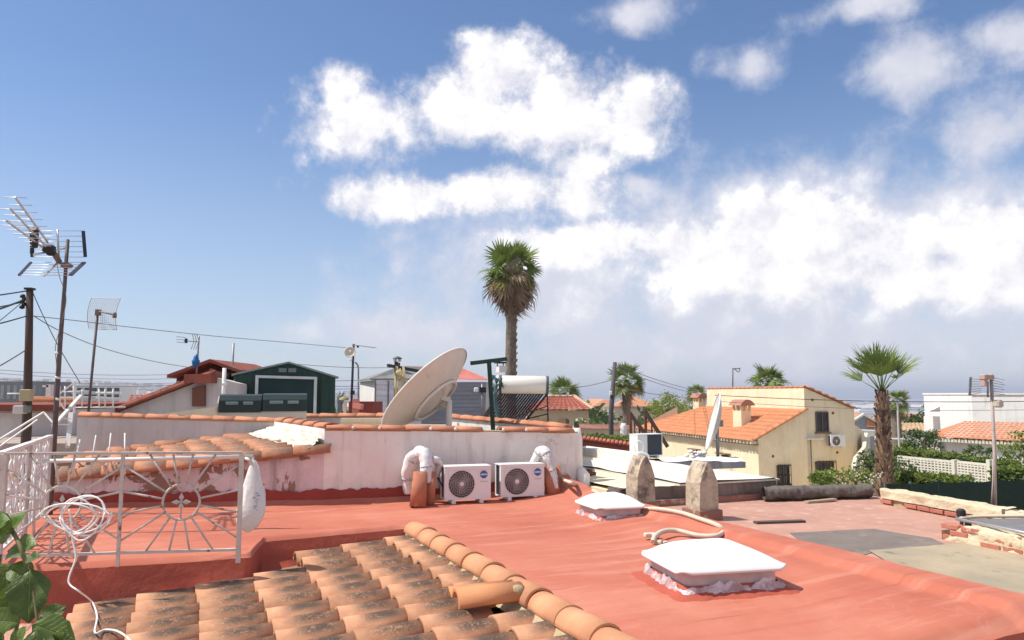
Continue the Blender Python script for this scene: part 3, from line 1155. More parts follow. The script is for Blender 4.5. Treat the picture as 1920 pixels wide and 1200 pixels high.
    parapet(P(528, 783, 14.6), P(742, 782, 14.2), 0.3, WALLG, 'rear_parapet')
    parapet(P(846, 784, 14.4), P(1060, 803, 12.1), 0.3, WHITEH, 'right_parapet')
    pf = MB()
    pf.beam(P(640, 788, 13.4), P(742, 788, 13.4), 0.12, 0.07)
    pf.beam(P(640, 793, 13.4), P(742, 793, 13.4), 0.10, 0.06)
    pf.build('sill', CREAM, nb)
    cw = MB()
    a, b = P(262, 781, 12.9), P(402, 763, 13.2)
    cw.prism([(a.x, a.y, 0.9), (b.x, b.y, 0.9), b, a], (0.1, 0.5, 0))
    cw.build('cream_wedge', CREAMH, nb)
    # old tiled roof in the pocket
    ZR = {'fr': 0.735, 'br': 0.87, 'fl': 0.36, 'bl': 0.48}

    def surf(u, t):
        f_ = lerp(WL, WA, u)
        bk = lerp(Vector((-7.0, 12.0, 0)), SB, u)
        p = lerp(f_, bk, t)
        z = lerp(lerp(ZR['fl'], ZR['fr'], u), lerp(ZR['bl'], ZR['br'], u), t)
        return Vector((p.x, p.y, z))
    rb = MB()
    rb.sheet(lambda u, t: surf(u, t) - Vector((0, 0, 0.06)), 6, 6)
    rb = rb.build('old_tiled_roof', mat('old_bedding', (0.40, 0.23, 0.15), (0.30, 0.17, 0.11), 5, 0.95, 0.3, 30), nb)
    ome = barrel_tile_mesh('old_tile', 0.50, 0.105, 0.085, 0.05, OLDT, 0.018, 8, 0.86)
    nrow, ncol = 8, 9
    for j in range(nrow):
        t_ = (j + 0.35) / nrow
        for i in range(ncol):
            u = (i + 0.02) / ncol
            q = surf(u, t_) + Vector((rng.uniform(-0.02, 0.02), rng.uniform(-0.012, 0.012), 0.01 + rng.uniform(-0.008, 0.012)))
            d_ = surf(min(1, u + 0.1), t_) - surf(u, t_)
            if q.x > -3.05 - 0.72 * (q.y - 10.5):
                continue
            place('tile', ome, rb, frame_at(q, d_.normalized() + Vector((0, 0, -0.03)) + Vector((0, rng.uniform(-0.03, 0.03), 0)), (0.02, -0.12, 1)))
    # verge tiles along the front edge, and the raised last row at the back
    for i in range(9):
        u = (i + 0.05) / 9
        q = surf(u, 0.0) + Vector((0, -0.03, 0.02))
        d_ = surf(u + 0.05, 0.0) - surf(u, 0.0)
        place('verge_tile', ome, rb, frame_at(q, d_.normalized() + Vector((0, 0, -0.03 + rng.uniform(-0.02, 0.02))), (0, -0.5, 1)))
    for i in range(7):
        u = (i + 0.7) / 9
        q = surf(u, 0.93) + Vector((0, 0, 0.035 + rng.uniform(-0.01, 0.02)))
        d_ = surf(u + 0.05, 0.93) - surf(u, 0.93)
        place('raised_tile', ome, rb, frame_at(q, d_.normalized() + Vector((0, 0, -0.05 + rng.uniform(-0.03, 0.03))), (0, -0.05, 1)))


build_white_wall()
# ================================================================== things on the red roof
def arc(c, ax, ay, r, a0, a1, n):
    return [c + ax * (r * math.cos(lerp(a0, a1, i / n))) + ay * (r * math.sin(lerp(a0, a1, i / n))) for i in range(n + 1)]


UP = Vector((0, 0, 1))


def sunburst_panel(mb, orn, a, b, z0, z1, rc=0.155, ns=16):
    """spokes between a wheel and a rectangular frame; a, b are the lower corners on the ground line"""
    d = (b - a)
    L = d.length
    ax = d.normalized()
    c = (a + b) / 2 + UP * ((z0 + z1) / 2)
    hw, hh = L / 2, (z1 - z0) / 2
    mb.tube(arc(c, ax, UP, rc, 0, 2 * math.pi * 23 / 24, 23), 0.011, 5, True)
    for k in range(ns):
        an = 2 * math.pi * (k + 0.5) / ns if k % 2 else 2 * math.pi * k / ns + 0.2
        ca, sa = math.cos(an), math.sin(an)
        t_ = min(hw / abs(ca) if abs(ca) > 1e-6 else 1e9, hh / abs(sa) if abs(sa) > 1e-6 else 1e9)
        mb.cyl(c + (ax * ca + UP * sa) * rc, c + (ax * ca + UP * sa) * t_, 0.0095, 5)
    # cast flower in the wheel
    for k in range(4):
        an = math.pi / 2 * k
        v = ax * math.cos(an) + UP * math.sin(an)
        w = ax * -math.sin(an) + UP * math.cos(an)
        orn.add([c, c + v * 0.04 + w * 0.022, c + v * 0.085, c + v * 0.04 - w * 0.022, c + v * 0.04 + Vector((0, -0.014, 0))], [(0, 3, 4), (3, 2, 4), (2, 1, 4), (1, 0, 4), (0, 1, 2, 3)])
    orn.cyl(c - UP * rc, c + UP * 0.02, 0.008, 5)


def build_railing():
    a, b = Vector((-4.36, 6.50, 0.02)), Vector((-2.46, 6.885, 0.0))
    m_ = (a + b) / 2 + Vector((-0.03, 0, 0))
    r = thing('front_railing', 'rusty white iron railing with two sunburst wheels facing the tiled slope', 'railing', (a + b) / 2)
    for q, w in ((a, 0.055), (m_, 0.028), (b, 0.04)):
        p = MB()
        p.box(q + UP * 0.485, (w, w * 0.8, 0.97), 0.19)
        p.build('post', RUST, r)
    t_ = MB()
    t_.beam(a + UP * 0.975, b + UP * 0.975, 0.045, 0.022)
    t_.build('top_rail', RUST, r)
    t_ = MB()
    t_.beam(a + UP * 0.115, b + UP * 0.115, 0.03, 0.022)
    t_.build('bottom_rail', RUST, r)
    for p0, p1 in ((a, m_), (m_, b)):
        s, o = MB(), MB()
        sunburst_panel(s, o, p0, p1, 0.125, 0.96)
        s = s.build('sunburst_spokes', RUST, r)
        o.build('cast_flower', RUST, s)
    # side railing running back along the roof edge
    sa, sb = Vector((-4.44, 6.56, 0.02)), Vector((-5.72, 9.35, 0.02))
    r2 = thing('side_railing', 'white iron railing with scrollwork running back along the left roof edge', 'railing', sa)
    n = 2
    for k in range(n + 1):
        q = lerp(sa, sb, k / n) if k else lerp(sa, sb, 0.03)
        p = MB()
        p.box(q + UP * 0.48, (0.05, 0.05, 0.96), TH)
        p.build('post', RUST, r2)
    t_ = MB()
    t_.beam(sa + UP * 0.97, sb + UP * 0.97, 0.06, 0.03)
    t_.build('top_rail', PWHITE, r2)
    t_ = MB()
    t_.beam(sa + UP * 0.1, sb + UP * 0.1, 0.04, 0.025)
    t_.build('bottom_rail', PWHITE, r2)
    for k in range(n):
        s, o = MB(), MB()
        sunburst_panel(s, o, lerp(sa, sb, k / n + 0.02), lerp(sa, sb, (k + 1) / n), 0.11, 0.95)
        s = s.build('sunburst_spokes', PWHITE, r2)
        o.build('cast_flower', PWHITE, s)
    ax = (sb - sa).normalized()
    for k in range(14):
        sc_ = MB()
        c0 = lerp(sa, sb, (k + 0.5) / 14)
        for zc, sg in ((0.25, 1), (0.55, -1), (0.80, 1)):
            pts = []
            for i in range(15):
                an = i / 14 * 4.2 * sg + (1.2 if sg > 0 else 3.5)
                rr = 0.075 * (1 - 0.045 * i)
                pts.append(c0 + ax * (math.cos(an) * rr) + UP * (zc + math.sin(an) * rr))
            sc_.tube(pts, 0.011, 5)
        sc_.beam(c0 + UP * 0.1, c0 + UP * 0.95, 0.022, 0.012)
        sc_.build('scroll', PWHITE, r2)
    # loose white pipe and bent rods behind
    w = MB()
    w.cyl(P(66, 865, 8.2), P(474, 856, 8.6), 0.022, 8)
    w.cyl(P(66, 865, 8.2), P(66, 960, 8.2) - UP * 0.35, 0.016, 6)
    w.cyl(P(474, 856, 8.6), P(474, 856, 8.6) - UP * 0.75, 0.016, 6)
    single('pipe_rail', 'plain white pipe rail just behind the sunburst railing', 'pipe rail', w, PWHITE, G(270, 960, 0))
    for i, (x0, y0, x1, y1) in enumerate(((138, 848, 150, 824), (170, 848, 180, 816), (202, 848, 208, 812), (236, 846, 234, 812))):
        w = MB()
        w.cyl(P(x0, y0 + 6, 9.6) - UP * 0.25, P(x1, y1, 9.75), 0.010, 5)
        single('iron_rod', ['leftmost', 'second', 'third', 'rightmost'][i] + ' of four thin white rods sticking up by old tiles', 'rod', w, PWHITE, P(x0, y0 + 6, 9.6) - UP * 0.25, 'iron rods by the old tiled roof')


build_railing()


def build_bag():
    mb = MB()
    top = P(466, 864, 6.98)
    bt = thing('hanging_bag', 'white plastic sack tied to the right railing post', 'sack', top - UP * 0.68)
    rings = []
    for i in range(22):
        t_ = i / 21
        z = top.z - 0.66 * t_
        rad = 0.016 + 0.118 * min(1.0, t_ / 0.72) ** 0.85 * (1.0 if t_ < 0.72 else max(0.0, 1 - ((t_ - 0.72) / 0.28) ** 1.8) ** 0.6)
        c = Vector((top.x + 0.02 - 0.10 * max(0, t_ - 0.6), top.y + 0.09, z))
        rings.append([c + Vector((math.cos(a) * rad * (1 + 0.16 * math.sin(4 * a + t_ * 5) + 0.07 * math.sin(11 * a - t_ * 9) + 0.14 * mnoise.noise((math.cos(a) * 2, math.sin(a) * 2, t_ * 6))), math.sin(a) * rad * 0.45, 0)) for a in [2 * math.pi * j / 22 for j in range(22)]])
    vs = [q for rg in rings for q in rg]
    fs = [(i * 22 + j, i * 22 + (j + 1) % 22, (i + 1) * 22 + (j + 1) % 22, (i + 1) * 22 + j) for i in range(21) for j in range(22)]
    mb.add(vs, fs, 0, True)
    mb.build('sack', FABRIC, bt)
    kn = MB()
    kn.tube([top + Vector((0, 0.09, -0.02)), top + Vector((-0.03, 0.02, 0.02)), top + Vector((0.03, -0.06, 0.01)), top + Vector((0.02, 0.0, -0.03))], 0.014, 6)
    kn.build('knot', FABRIC, bt)
    pr = MB()
    r5 = random.Random(5)
    for k in range(9):
        c = P(476 + r5.uniform(0, 9), 925 + 4 * k, 7.0)
        pr.box(c, (r5.uniform(0.012, 0.035), 0.002, r5.uniform(0.006, 0.014)), 0.25)
    pr.build('faded_print', mat('faded_blue_print', (0.30, 0.40, 0.52), (0.38, 0.46, 0.55), 9, 0.8), bt)


build_bag()


def build_coil():
    mb = MB()
    c = P(150, 975, 6.42)
    pts = []
    rr = random.Random(3)
    for k in range(5 * 22):
        a = k / 22 * 2 * math.pi
        tw = k / 110
        rx = 0.20 + 0.06 * math.sin(tw * 9)
        rz_ = 0.155 + 0.03 * math.cos(tw * 11)
        cx = c.x + 0.07 * math.sin(tw * 13)
        pts.append(Vector((cx + rx * math.cos(a), c.y - 0.02 + 0.05 * math.sin(a * 0.5 + tw * 5), c.z + 0.02 + rz_ * math.sin(a) + (0.05 * abs(math.cos(a)) if math.sin(a) < 0 else 0))))
    tail = [P(130, 955, 6.38), P(136, 1010, 6.36), P(142, 1045, 6.34), P(130, 1080, 6.30), P(131, 1096, 6.28), P(150, 1110, 6.26)]

    def SLP(px, py):
        q = G(px, py, -0.3)
        for _ in range(20):
            q = G(px, py, ZSL(vw(q)[0]) + 0.11)
        return q
    tail += [SLP(172, 1128), SLP(182, 1155), SLP(178, 1186), SLP(196, 1181), SLP(215, 1182), SLP(232, 1190), SLP(246, 1203)]
    sm = []
    for i in range(len(tail) - 1):
        p0, p1, p2, p3 = tail[max(i - 1, 0)], tail[i], tail[i + 1], tail[min(i + 2, len(tail) - 1)]
        for k in range(6):
            s = k / 6
            sm.append(0.5 * ((2 * p1) + (p2 - p0) * s + (2 * p0 - 5 * p1 + 4 * p2 - p3) * s * s + (3 * p1 - p0 - 3 * p2 + p3) * s ** 3))
    mb.tube(pts, 0.0075, 6)
    mb.tube(sm + [tail[-1]], 0.0075, 6)
    single('coiled_cable', 'white cable coiled on the railing with its tail hanging over the tiles', 'cable', mb, PLASTIC, c - UP * 0.9)


build_coil()


# ------------------------------------------------------------------ roof domes under white covers
def spline(tail, n=8):
    sm = []
    for i in range(len(tail) - 1):
        p0, p1, p2, p3 = tail[max(i - 1, 0)], tail[i], tail[i + 1], tail[min(i + 2, len(tail) - 1)]
        for k in range(n):
            s = k / n
            sm.append(0.5 * ((2 * p1) + (p2 - p0) * s + (2 * p0 - 5 * p1 + 4 * p2 - p3) * s * s + (3 * p1 - p0 - 3 * p2 + p3) * s ** 3))
    return sm + [tail[-1]]


def rrect(hx, hy, r, n=6):
    out = []
    for cx, cy, a0 in ((hx - r, hy - r, 0), (-hx + r, hy - r, 1), (-hx + r, -hy + r, 2), (hx - r, -hy + r, 3)):
        for i in range(n + 1):
            a = (a0 + i / n) * math.pi / 2
            out.append((cx + r * math.cos(a), cy + r * math.sin(a)))
    return out


def build_dome(loc, rz, hx, hy, H, label, seed):
    t_ = thing('roof_dome', label, 'roof light', loc, rz, 'roof lights wrapped in white covers')
    Mw = WM[t_]
    base = rrect(hx * 0.86, hy * 0.86, 0.05, 3)
    n = len(base)
    # red flashing collar, roughly trowelled
    cl = MB()
    fine_b = []
    for (x0, y0), (x1, y1) in zip(base, base[1:] + base[:1]):
        k_ = max(1, int(math.hypot(x1 - x0, y1 - y0) / 0.03))
        fine_b += [(lerp(x0, x1, i / k_), lerp(y0, y1, i / k_)) for i in range(k_)]
    nf = len(fine_b)
    rings = [(1.42, -0.014), (1.26, 0.014), (1.08, 0.035), (1.0, 0.075)]
    vs = []
    for j, (s, z) in enumerate(rings):
        for i, (x, y) in enumerate(fine_b):
            jit = 1 + ((0.13 * mnoise.noise((x * 5 + seed, y * 5, j)) + 0.06 * mnoise.noise((x * 17 + seed, y * 17, j))) if j < 2 else 0)
            vs.append(Mw @ Vector((x * s * jit, y * s * jit, z + (0.012 * mnoise.noise((x * 22, y * 22, j + seed)) if j in (1, 2) else 0))))
    fs = [(j * nf + i, j * nf + (i + 1) % nf, (j + 1) * nf + (i + 1) % nf, (j + 1) * nf + i) for j in range(3) for i in range(nf)]
    cl.add(vs, fs, 0, True)
    cl.build('flashing', REDD, t_)
    # clear sides
    sd = MB()
    vs = [Mw @ Vector((x * s, y * s, z)) for s, z in ((0.97, 0.03), (0.97, H * 0.60)) for x, y in base]
    fs = [(i, (i + 1) % n, n + (i + 1) % n, n + i) for i in range(n)]
    sd.add(vs, fs)
    sd.build('side_panel', mat('milky_polycarbonate', (0.40, 0.37, 0.36), (0.55, 0.50, 0.50), 5, 0.25, spec=0.6), t_)
    # crumpled plastic wrapped round the foot
    wr = MB()
    ring = []
    for (x0, y0), (x1, y1) in zip(base, base[1:] + base[:1]):
        k_ = max(1, int(math.hypot(x1 - x0, y1 - y0) / 0.022))
        ring += [(lerp(x0, x1, i / k_) * 1.06, lerp(y0, y1, i / k_) * 1.06) for i in range(k_)]
    m_ = len(ring)
    vs = []
    for j in range(7):
        for i, (x, y) in enumerate(ring):
            pl = mnoise.noise((x * 24 + seed, y * 24, j * 0.35)) * 0.030 + mnoise.noise((x * 55, y * 55 + seed, j * 0.8)) * 0.012
            q = mnoise.noise((x * 9 + seed, y * 9, j * 0.7)) * 0.012
            top = H * (0.29 + 0.20 * mnoise.noise((x * 5, y * 5 + seed, 9)) + 0.12 * mnoise.noise((x * 19, y * 19 + seed, 4)))
            s = 1.12 - 0.11 * (j / 6) ** 0.6 + pl
            vs.append(Mw @ Vector((x * s, y * s, 0.004 + top * (j / 6) + q * 0.5)))
    fs = [(j * m_ + i, j * m_ + (i + 1) % m_, (j + 1) * m_ + (i + 1) % m_, (j + 1) * m_ + i) for j in range(6) for i in range(m_)]
    wr.add(vs, fs, 0, False)
    wr.build('plastic_wrap', MATS['crumpled_film'], t_)
    # padded cover with a rolled rim
    cv = MB()
    ring = rrect(hx, hy, 0.10, 10)
    m_ = len(ring)
    prof = [(0.90, H * 0.60), (0.985, H * 0.595), (1.008, H * 0.635), (0.995, H * 0.675), (0.94, H * 0.715), (0.85, H * 0.80), (0.72, H * 0.92), (0.56, H * 1.04), (0.38, H * 1.12), (0.14, H * 1.155)]
    vs = []
    for j, (s, z) in enumerate(prof):
        for i, (x, y) in enumerate(ring):
            q = 0.012 * mnoise.noise((x * 3 * s + seed, y * 3 * s, 1)) + 0.003 * mnoise.noise((x * 9 * s, y * 9 * s, seed))
            sg = -0.02 * math.cos(i / m_ * 8 * math.pi) * (1 if j in (1, 2, 3) else 0) * 0.4
            vs.append(Mw @ Vector((x * s, y * s, z + q + sg)))
    fs = [(j * m_ + i, j * m_ + (i + 1) % m_, (j + 1) * m_ + (i + 1) % m_, (j + 1) * m_ + i) for j in range(len(prof) - 1) for i in range(m_)]
    fs.append(tuple((len(prof) - 1) * m_ + i for i in range(m_)))
    cv.add(vs, fs, 0, True)
    cv.build('padded_cover', VINYL, t_)
    return t_


build_dome(Vector((1.60, 6.16, 0.0)), R(13), 0.46, 0.40, 0.285, 'larger roof light under a white padded cover, nearest on the red roof', 1.0)
build_dome(Vector((1.20, 9.35, 0.0)), R(20), 0.335, 0.36, 0.26, 'smaller roof light under white cover, near the stone posts', 7.0)


def conduit():
    mb = MB()
    pts = [(1052, 897, .05), (1062, 902, .05), (1074, 906, .05), (1085, 910, .05), (1096, 914, .05), (1107, 918, .05), (1118, 923, .04), (1140, 934, .03), (1190, 953, .03), (1230, 954, .03), (1275, 961, .03), (1312, 973, .03), (1345, 985, .03), (1356, 995, .03), (1345, 1004, .03), (1310, 1004, .03), (1270, 995, .06), (1245, 996, .08), (1229, 1005, .07), (1224, 1016, .03)]
    def on_roof(px, py, dz):
        z = 0.0
        for _ in range(12):
            z = roof_z(G(px, py, z)) + dz
        return G(px, py, z)
    q = spline([on_roof(a, b, z) for a, b, z in pts], 14)
    rad = [0.024 + 0.0025 * (i % 2) for i in range(len(q))]
    mb.tube(q, rad, 8)
    t_ = thing('corrugated_conduit', 'beige corrugated conduit snaking between the two roof lights', 'conduit', G(1300, 975))
    mb.build('hose', mat('beige_conduit', (0.66, 0.57, 0.45), (0.58, 0.49, 0.38), 8, 0.6), t_)
    e = MB()
    c = G(1216, 1003, 0.06)
    e.box(c, (0.10, 0.05, 0.045), 0.3, bev=0.01)
    e.cyl(c + Vector((0.03, 0, 0)), c + Vector((0.11, 0.0, -0.01)), 0.027, 8)
    c2 = G(1235, 1017, 0.03)
    e.box(c2, (0.06, 0.05, 0.04), -0.4, bev=0.008)
    e.box(c2 + Vector((0.07, 0.01, 0.0)), (0.05, 0.03, 0.03), 0.2, bev=0.008)
    e.build('connector', mat('ivory_plastic', (0.70, 0.64, 0.52), (0.6, 0.54, 0.42), 6, 0.5), t_)


conduit()


# ------------------------------------------------------------------ condensers
def build_condenser(loc, rz, w, h, d, label, rear=False, logo=True, group='condensers'):
    t_ = thing('condenser_unit', label, 'air conditioner', loc, rz, group)
    Mw = WM[t_]

    def W(x, y, z):
        return Mw @ Vector((x, y, z))
    z0 = 0.055
    b = MB()
    # shell with an open left flank for the coil
    def lb(c, s, m=b, bev=0.0, mi=0):
        m.add([Mw @ (Vector(c) + Vector((x * s[0] / 2, y * s[1] / 2, z * s[2] / 2))) for z in (-1, 1) for x, y in ((-1, -1), (1, -1), (1, 1), (-1, 1))],
              [(3, 2, 1, 0), (4, 5, 6, 7), (0, 1, 5, 4), (1, 2, 6, 5), (2, 3, 7, 6), (3, 0, 4, 7)], mi)
    fx, fz, fr = -w * 0.135, z0 + h * 0.47, h * 0.405
    # front sheet with a round hole
    nn = 40
    hole = [(fx + fr * math.cos(2 * math.pi * i / nn), fz + fr * math.sin(2 * math.pi * i / nn)) for i in range(nn)]
    outer = []
    for i in range(nn):
        a = 2 * math.pi * i / nn
        ca, sa = math.cos(a), math.sin(a)
        tx = ((w / 2 - fx) if ca > 0 else (w / 2 + fx)) / abs(ca) if abs(ca) > 1e-6 else 1e9
        tz = ((z0 + h - fz) if sa > 0 else (fz - z0)) / abs(sa) if abs(sa) > 1e-6 else 1e9
        tt = min(tx, tz)
        outer.append((fx + ca * tt, fz + sa * tt))
    for k_, (cx, cz) in enumerate(((w / 2, z0 + h), (-w / 2, z0 + h), (-w / 2, z0), (w / 2, z0))):
        j = min(range(nn), key=lambda i: (outer[i][0] - cx) ** 2 + (outer[i][1] - cz) ** 2)
        outer[j] = (cx, cz)
    vs = [W(x, -d / 2, z) for x, z in hole] + [W(x, -d / 2, z) for x, z in outer] + [W(x, -d / 2 + 0.05, z) for x, z in hole]
    fs = [(i, (i + 1) % nn, nn + (i + 1) % nn, nn + i) for i in range(nn)] + [((i + 1) % nn, i, 2 * nn + i, 2 * nn + (i + 1) % nn) for i in range(nn)]
    b.add(vs, fs)
    lb((w / 2 - 0.006, 0.0, z0 + h / 2), (0.012, d - 0.004, h - 0.004))
    lb((0, 0.003, z0 + h - 0.006), (w + 0.012, d + 0.012, 0.016))
    lb((0, 0, z0 + 0.008), (w - 0.002, d - 0.004, 0.016))
    lb((-w / 2 + 0.008, -d / 2 + 0.03, z0 + h / 2), (0.016, 0.056, h - 0.02))
    lb((-w / 2 + 0.008, d / 2 - 0.02, z0 + h / 2), (0.016, 0.036, h - 0.02))
    lb((w * 0.30, d / 2 - 0.006, z0 + h / 2), (w * 0.36, 0.012, h - 0.02))
    b.build('casing', PLASTIC, t_)
    c = MB()
    lb((-w / 2 + 0.03, 0.0, z0 + h / 2), (0.012, d - 0.09, h - 0.04), c)
    lb((-w * 0.17, d / 2 - 0.014, z0 + h / 2), (w * 0.60, 0.010, h - 0.04), c)
    for k in range(9):
        lb((-w / 2 + 0.018, 0.0, z0 + 0.04 + k * (h - 0.08) / 8), (0.008, d - 0.10, 0.006), c)
    c.build('coil', mat('coil_fins', (0.055, 0.07, 0.085), (0.035, 0.045, 0.06), 20, 0.5), t_)
    # fan well, blades, grille
    f = MB()
    f.lathe([(fr, 0.0), (fr * 0.98, -0.09), (0.0, -0.09)], 28, Mw @ Matrix.Translation((fx, -d / 2 + 0.01, fz)) @ Matrix.Rotation(R(90), 4, 'X'))
    f.build('fan_well', mat('fan_dark', (0.10, 0.085, 0.08), (0.13, 0.11, 0.10), 5, 0.7), t_)
    bl = MB()
    for k in range(3):
        a0 = k * 2 * math.pi / 3
        pts = []
        for i in range(6):
            s = i / 5
            rr = 0.04 + s * (fr - 0.07)
            for q in (0, 1):
                a = a0 + 0.35 * s + q * (1.1 - 0.25 * s)
                pts.append(W(fx + rr * math.cos(a), -d / 2 + 0.055 + 0.03 * q, fz + rr * math.sin(a)))
        bl.add(pts, [(2 * i, 2 * i + 1, 2 * i + 3, 2 * i + 2) for i in range(5)], 0, True)
    bl.build('fan_blades', mat('fan_grey', (0.20, 0.17, 0.16), (0.25, 0.22, 0.2), 5, 0.6), t_)
    g_ = MB()
    for rr in (0.3, 0.5, 0.68, 0.84, 0.995):
        g_.tube([W(fx + fr * rr * math.cos(2 * math.pi * i / 28), -d / 2 - 0.006, fz + fr * rr * math.sin(2 * math.pi * i / 28)) for i in range(28)], 0.0028, 4, True)
    for k in range(22):
        pts = []
        for i in range(6):
            s = i / 5
            a = 2 * math.pi * k / 22 + s * 0.75
            rr = fr * (0.16 + 0.84 * s)
            pts.append(W(fx + rr * math.cos(a), -d / 2 - 0.007 - 0.006 * math.sin(s * 3.14), fz + rr * math.sin(a)))
        g_.tube(pts, 0.0035, 4)
    g_.build('grille', mat('grille_white', (0.50, 0.45, 0.43), (0.45, 0.40, 0.38), 5, 0.6), t_)
    h_ = MB()
    h_.lathe([(fr * 0.17, 0), (fr * 0.16, 0.014), (0, 0.016)], 18, Mw @ Matrix.Translation((fx, -d / 2 - 0.004, fz)) @ Matrix.Rotation(R(90), 4, 'X'))
    h_.build('hub', PLASTIC, t_)
    # raised panel outline
    e = MB()
    for x0, x1 in ((-w / 2 + 0.05, w * 0.20), (w * 0.225, w / 2 - 0.02)):
        zt = z0 + h - 0.045
        e.add([W(x, y, z) for y in (-d / 2 - 0.001, -d / 2 - 0.005) for x, z in ((x0, zt), (x1, zt), (x1, zt - 0.008), (x0, zt - 0.008))], [(0, 1, 2, 3), (7, 6, 5, 4), (0, 4, 5, 1), (2, 6, 7, 3), (1, 5, 6, 2), (3, 7, 4, 0)])
        e.add([W(x, y, z) for y in (-d / 2 - 0.001, -d / 2 - 0.005) for x, z in ((x0, zt - 0.009), (x0 + 0.006, zt - 0.009), (x0 + 0.006, zt - 0.14), (x0, zt - 0.14))], [(0, 1, 2, 3), (7, 6, 5, 4), (0, 4, 5, 1), (2, 6, 7, 3), (1, 5, 6, 2), (3, 7, 4, 0)])
    e.build('panel_moulding', PLASTIC, t_)
    for sx in (-0.3, 0.3):
        q = MB()
        lb((sx * w, 0, 0.028), (0.055, d * 1.05, 0.052), q)
        q.build('foot', PLASTIC, t_)
    if logo:
        # round blue badge: a toothed roundel with a pale bar across it, and a short line of small print
        lx, lz, lr = w * 0.345, z0 + h * 0.74, 0.056
        q = MB()
        n2 = 32
        q.add([W(lx, -d / 2 - 0.004, lz)] + [W(lx + lr * (1 if i % 4 else 0.9) * math.cos(2 * math.pi * i / n2), -d / 2 - 0.004, lz + lr * (1 if i % 4 else 0.9) * math.sin(2 * math.pi * i / n2)) for i in range(n2)], [(0, i + 1, (i + 1) % n2 + 1) for i in range(n2)])
        q = q.build('badge', mat('badge_blue', (0.06, 0.13, 0.34), (0.09, 0.17, 0.38), 8, 0.6), t_)
        s = MB()
        s.add([W(lx + x, -d / 2 - 0.006, lz + z) for x, z in ((-0.045, -0.012), (0.045, -0.012), (0.045, 0.012), (-0.045, 0.012))], [(0, 1, 2, 3)])
        s.build('badge_bar', mat('badge_pale', (0.50, 0.56, 0.68), (0.55, 0.6, 0.7), 8, 0.6), q)
        for k, (x, ww) in enumerate(((-0.035, 0.02), (0.0, 0.03), (0.04, 0.025))):
            p = MB()
            p.add([W(lx + x + a, -d / 2 - 0.004, lz - 0.10 + b_) for a, b_ in ((-ww / 2, 0), (ww / 2, 0), (ww / 2, 0.010), (-ww / 2, 0.010))], [(0, 1, 2, 3)])
            p.build('small_print', mat('print_red' if k == 0 else 'print_grey', (0.42, 0.20, 0.20) if k == 0 else (0.42, 0.38, 0.38), None, 5, 0.6), t_)
    return t_


A1, A2 = G(835, 947), G(918, 942)
B1, B2 = G(940, 943), G(1019, 934)
rzA = R(17)
build_condenser((A1 + A2) / 2 + Vector((-0.04, 0.14, 0.0)), rzA, 0.66, 0.455, 0.27, 'left white condenser with round fan, standing on the red roof by the wall')
build_condenser((B1 + B2) / 2 + Vector((-0.045, 0.14, 0.0)), R(19), 0.66, 0.455, 0.27, 'right white condenser with round fan, standing on the red roof by the wall')


def leaning_tile(name, label, foot, top, r, flat, m, group='terracotta tiles stood on end'):
    t_ = MB()
    d = (top - foot)
    L = d.length
    me = barrel_tile_mesh(name + '_mesh', L, r, r * 1.25, 0.0 if not flat else 0.05, m, 0.016, 12, 0.86)
    o = link(bpy.data.objects.new(name, me))
    o.matrix_world = frame_at(foot, d, (-0.55, -0.85, 0.1))
    return tag(o, label, 'roof tile', group)


leaning_tile('standing_tile', 'outer barrel tile standing upright left of the condensers', G(786, 951) + UP * 0.004, G(786, 951) + Vector((0.015, 0.10, 0.45)), 0.118, False, CLAYP)
leaning_tile('standing_tile', 'ribbed tile standing between the barrel tile and the left condenser', G(803, 949) + Vector((0.02, 0.08, 0.004)), G(803, 949) + Vector((0.035, 0.17, 0.44)), 0.075, True, CLAYP)
leaning_tile('standing_tile', 'wide barrel tile leaning against the right condenser', G(1041, 934) + UP * 0.004, G(1041, 934) + Vector((-0.09, 0.06, 0.45)), 0.115, False, CLAYP)
leaning_tile('standing_tile', 'ribbed tile leaning outermost at the wall end', G(1053, 932) + Vector((0.03, 0.05, 0.004)), G(1053, 932) + Vector((-0.075, 0.12, 0.44)), 0.075, True, CLAYP)


def duct(label, pts, rad, pleats):
    """white wrapped pipe bundle: a thick bent sleeve with loose pleats"""
    t_ = thing('wrapped_pipes', label, 'pipe bundle', Vector((pts[0].x, pts[0].y, 0.0)), 0, 'wrapped pipe bundles')
    mb = MB()
    q = spline(pts, 8)
    rs = [rad * (0.8 + 0.25 * math.sin(i / len(q) * 3.1)) * (1 + 0.08 * mnoise.noise((i * 0.9, rad * 50, 0))) for i in range(len(q))]
    mb.tube(q, rs, 20)
    for i_ in range(len(q) * 20):
        ctr = q[i_ // 20]
        mb.v[i_] = ctr + (mb.v[i_] - ctr) * (1.08 if i_ % 2 else 0.90)
    for i_ in range(len(mb.v)):
        p_ = mb.v[i_]
        k_ = mnoise.noise(p_ * 7) * 0.030 + mnoise.noise(p_ * 24) * 0.008
        mb.v[i_] = p_ + Vector((k_, k_ * 0.6, -k_ * 0.7)) * (rad / 0.08)
    mb.build('sleeve', FABRIC, t_)
    for fr_ in (0.16, 0.36, 0.62, 0.84):
        bd_ = MB()
        i_ = int(fr_ * (len(q) - 1))
        bd_.tube([q[i_], q[i_ + 1]], rs[i_] * 1.06, 14)
        bd_.build('tie', mat('grey_tape', (0.50, 0.48, 0.46), None, 6, 0.6), t_)
    for k in range(pleats):
        m2 = MB()
        off = Vector((0.025 * (k - pleats / 2 + 0.5), -rad * 0.75, 0.0))
        half = q[len(q) // 2:]
        m2.tube([p + off * (0.5 + 0.5 * i / len(half)) for i, p in enumerate(half)], rad * 0.22, 6)
        m2.build('pleat', FABRIC, t_)


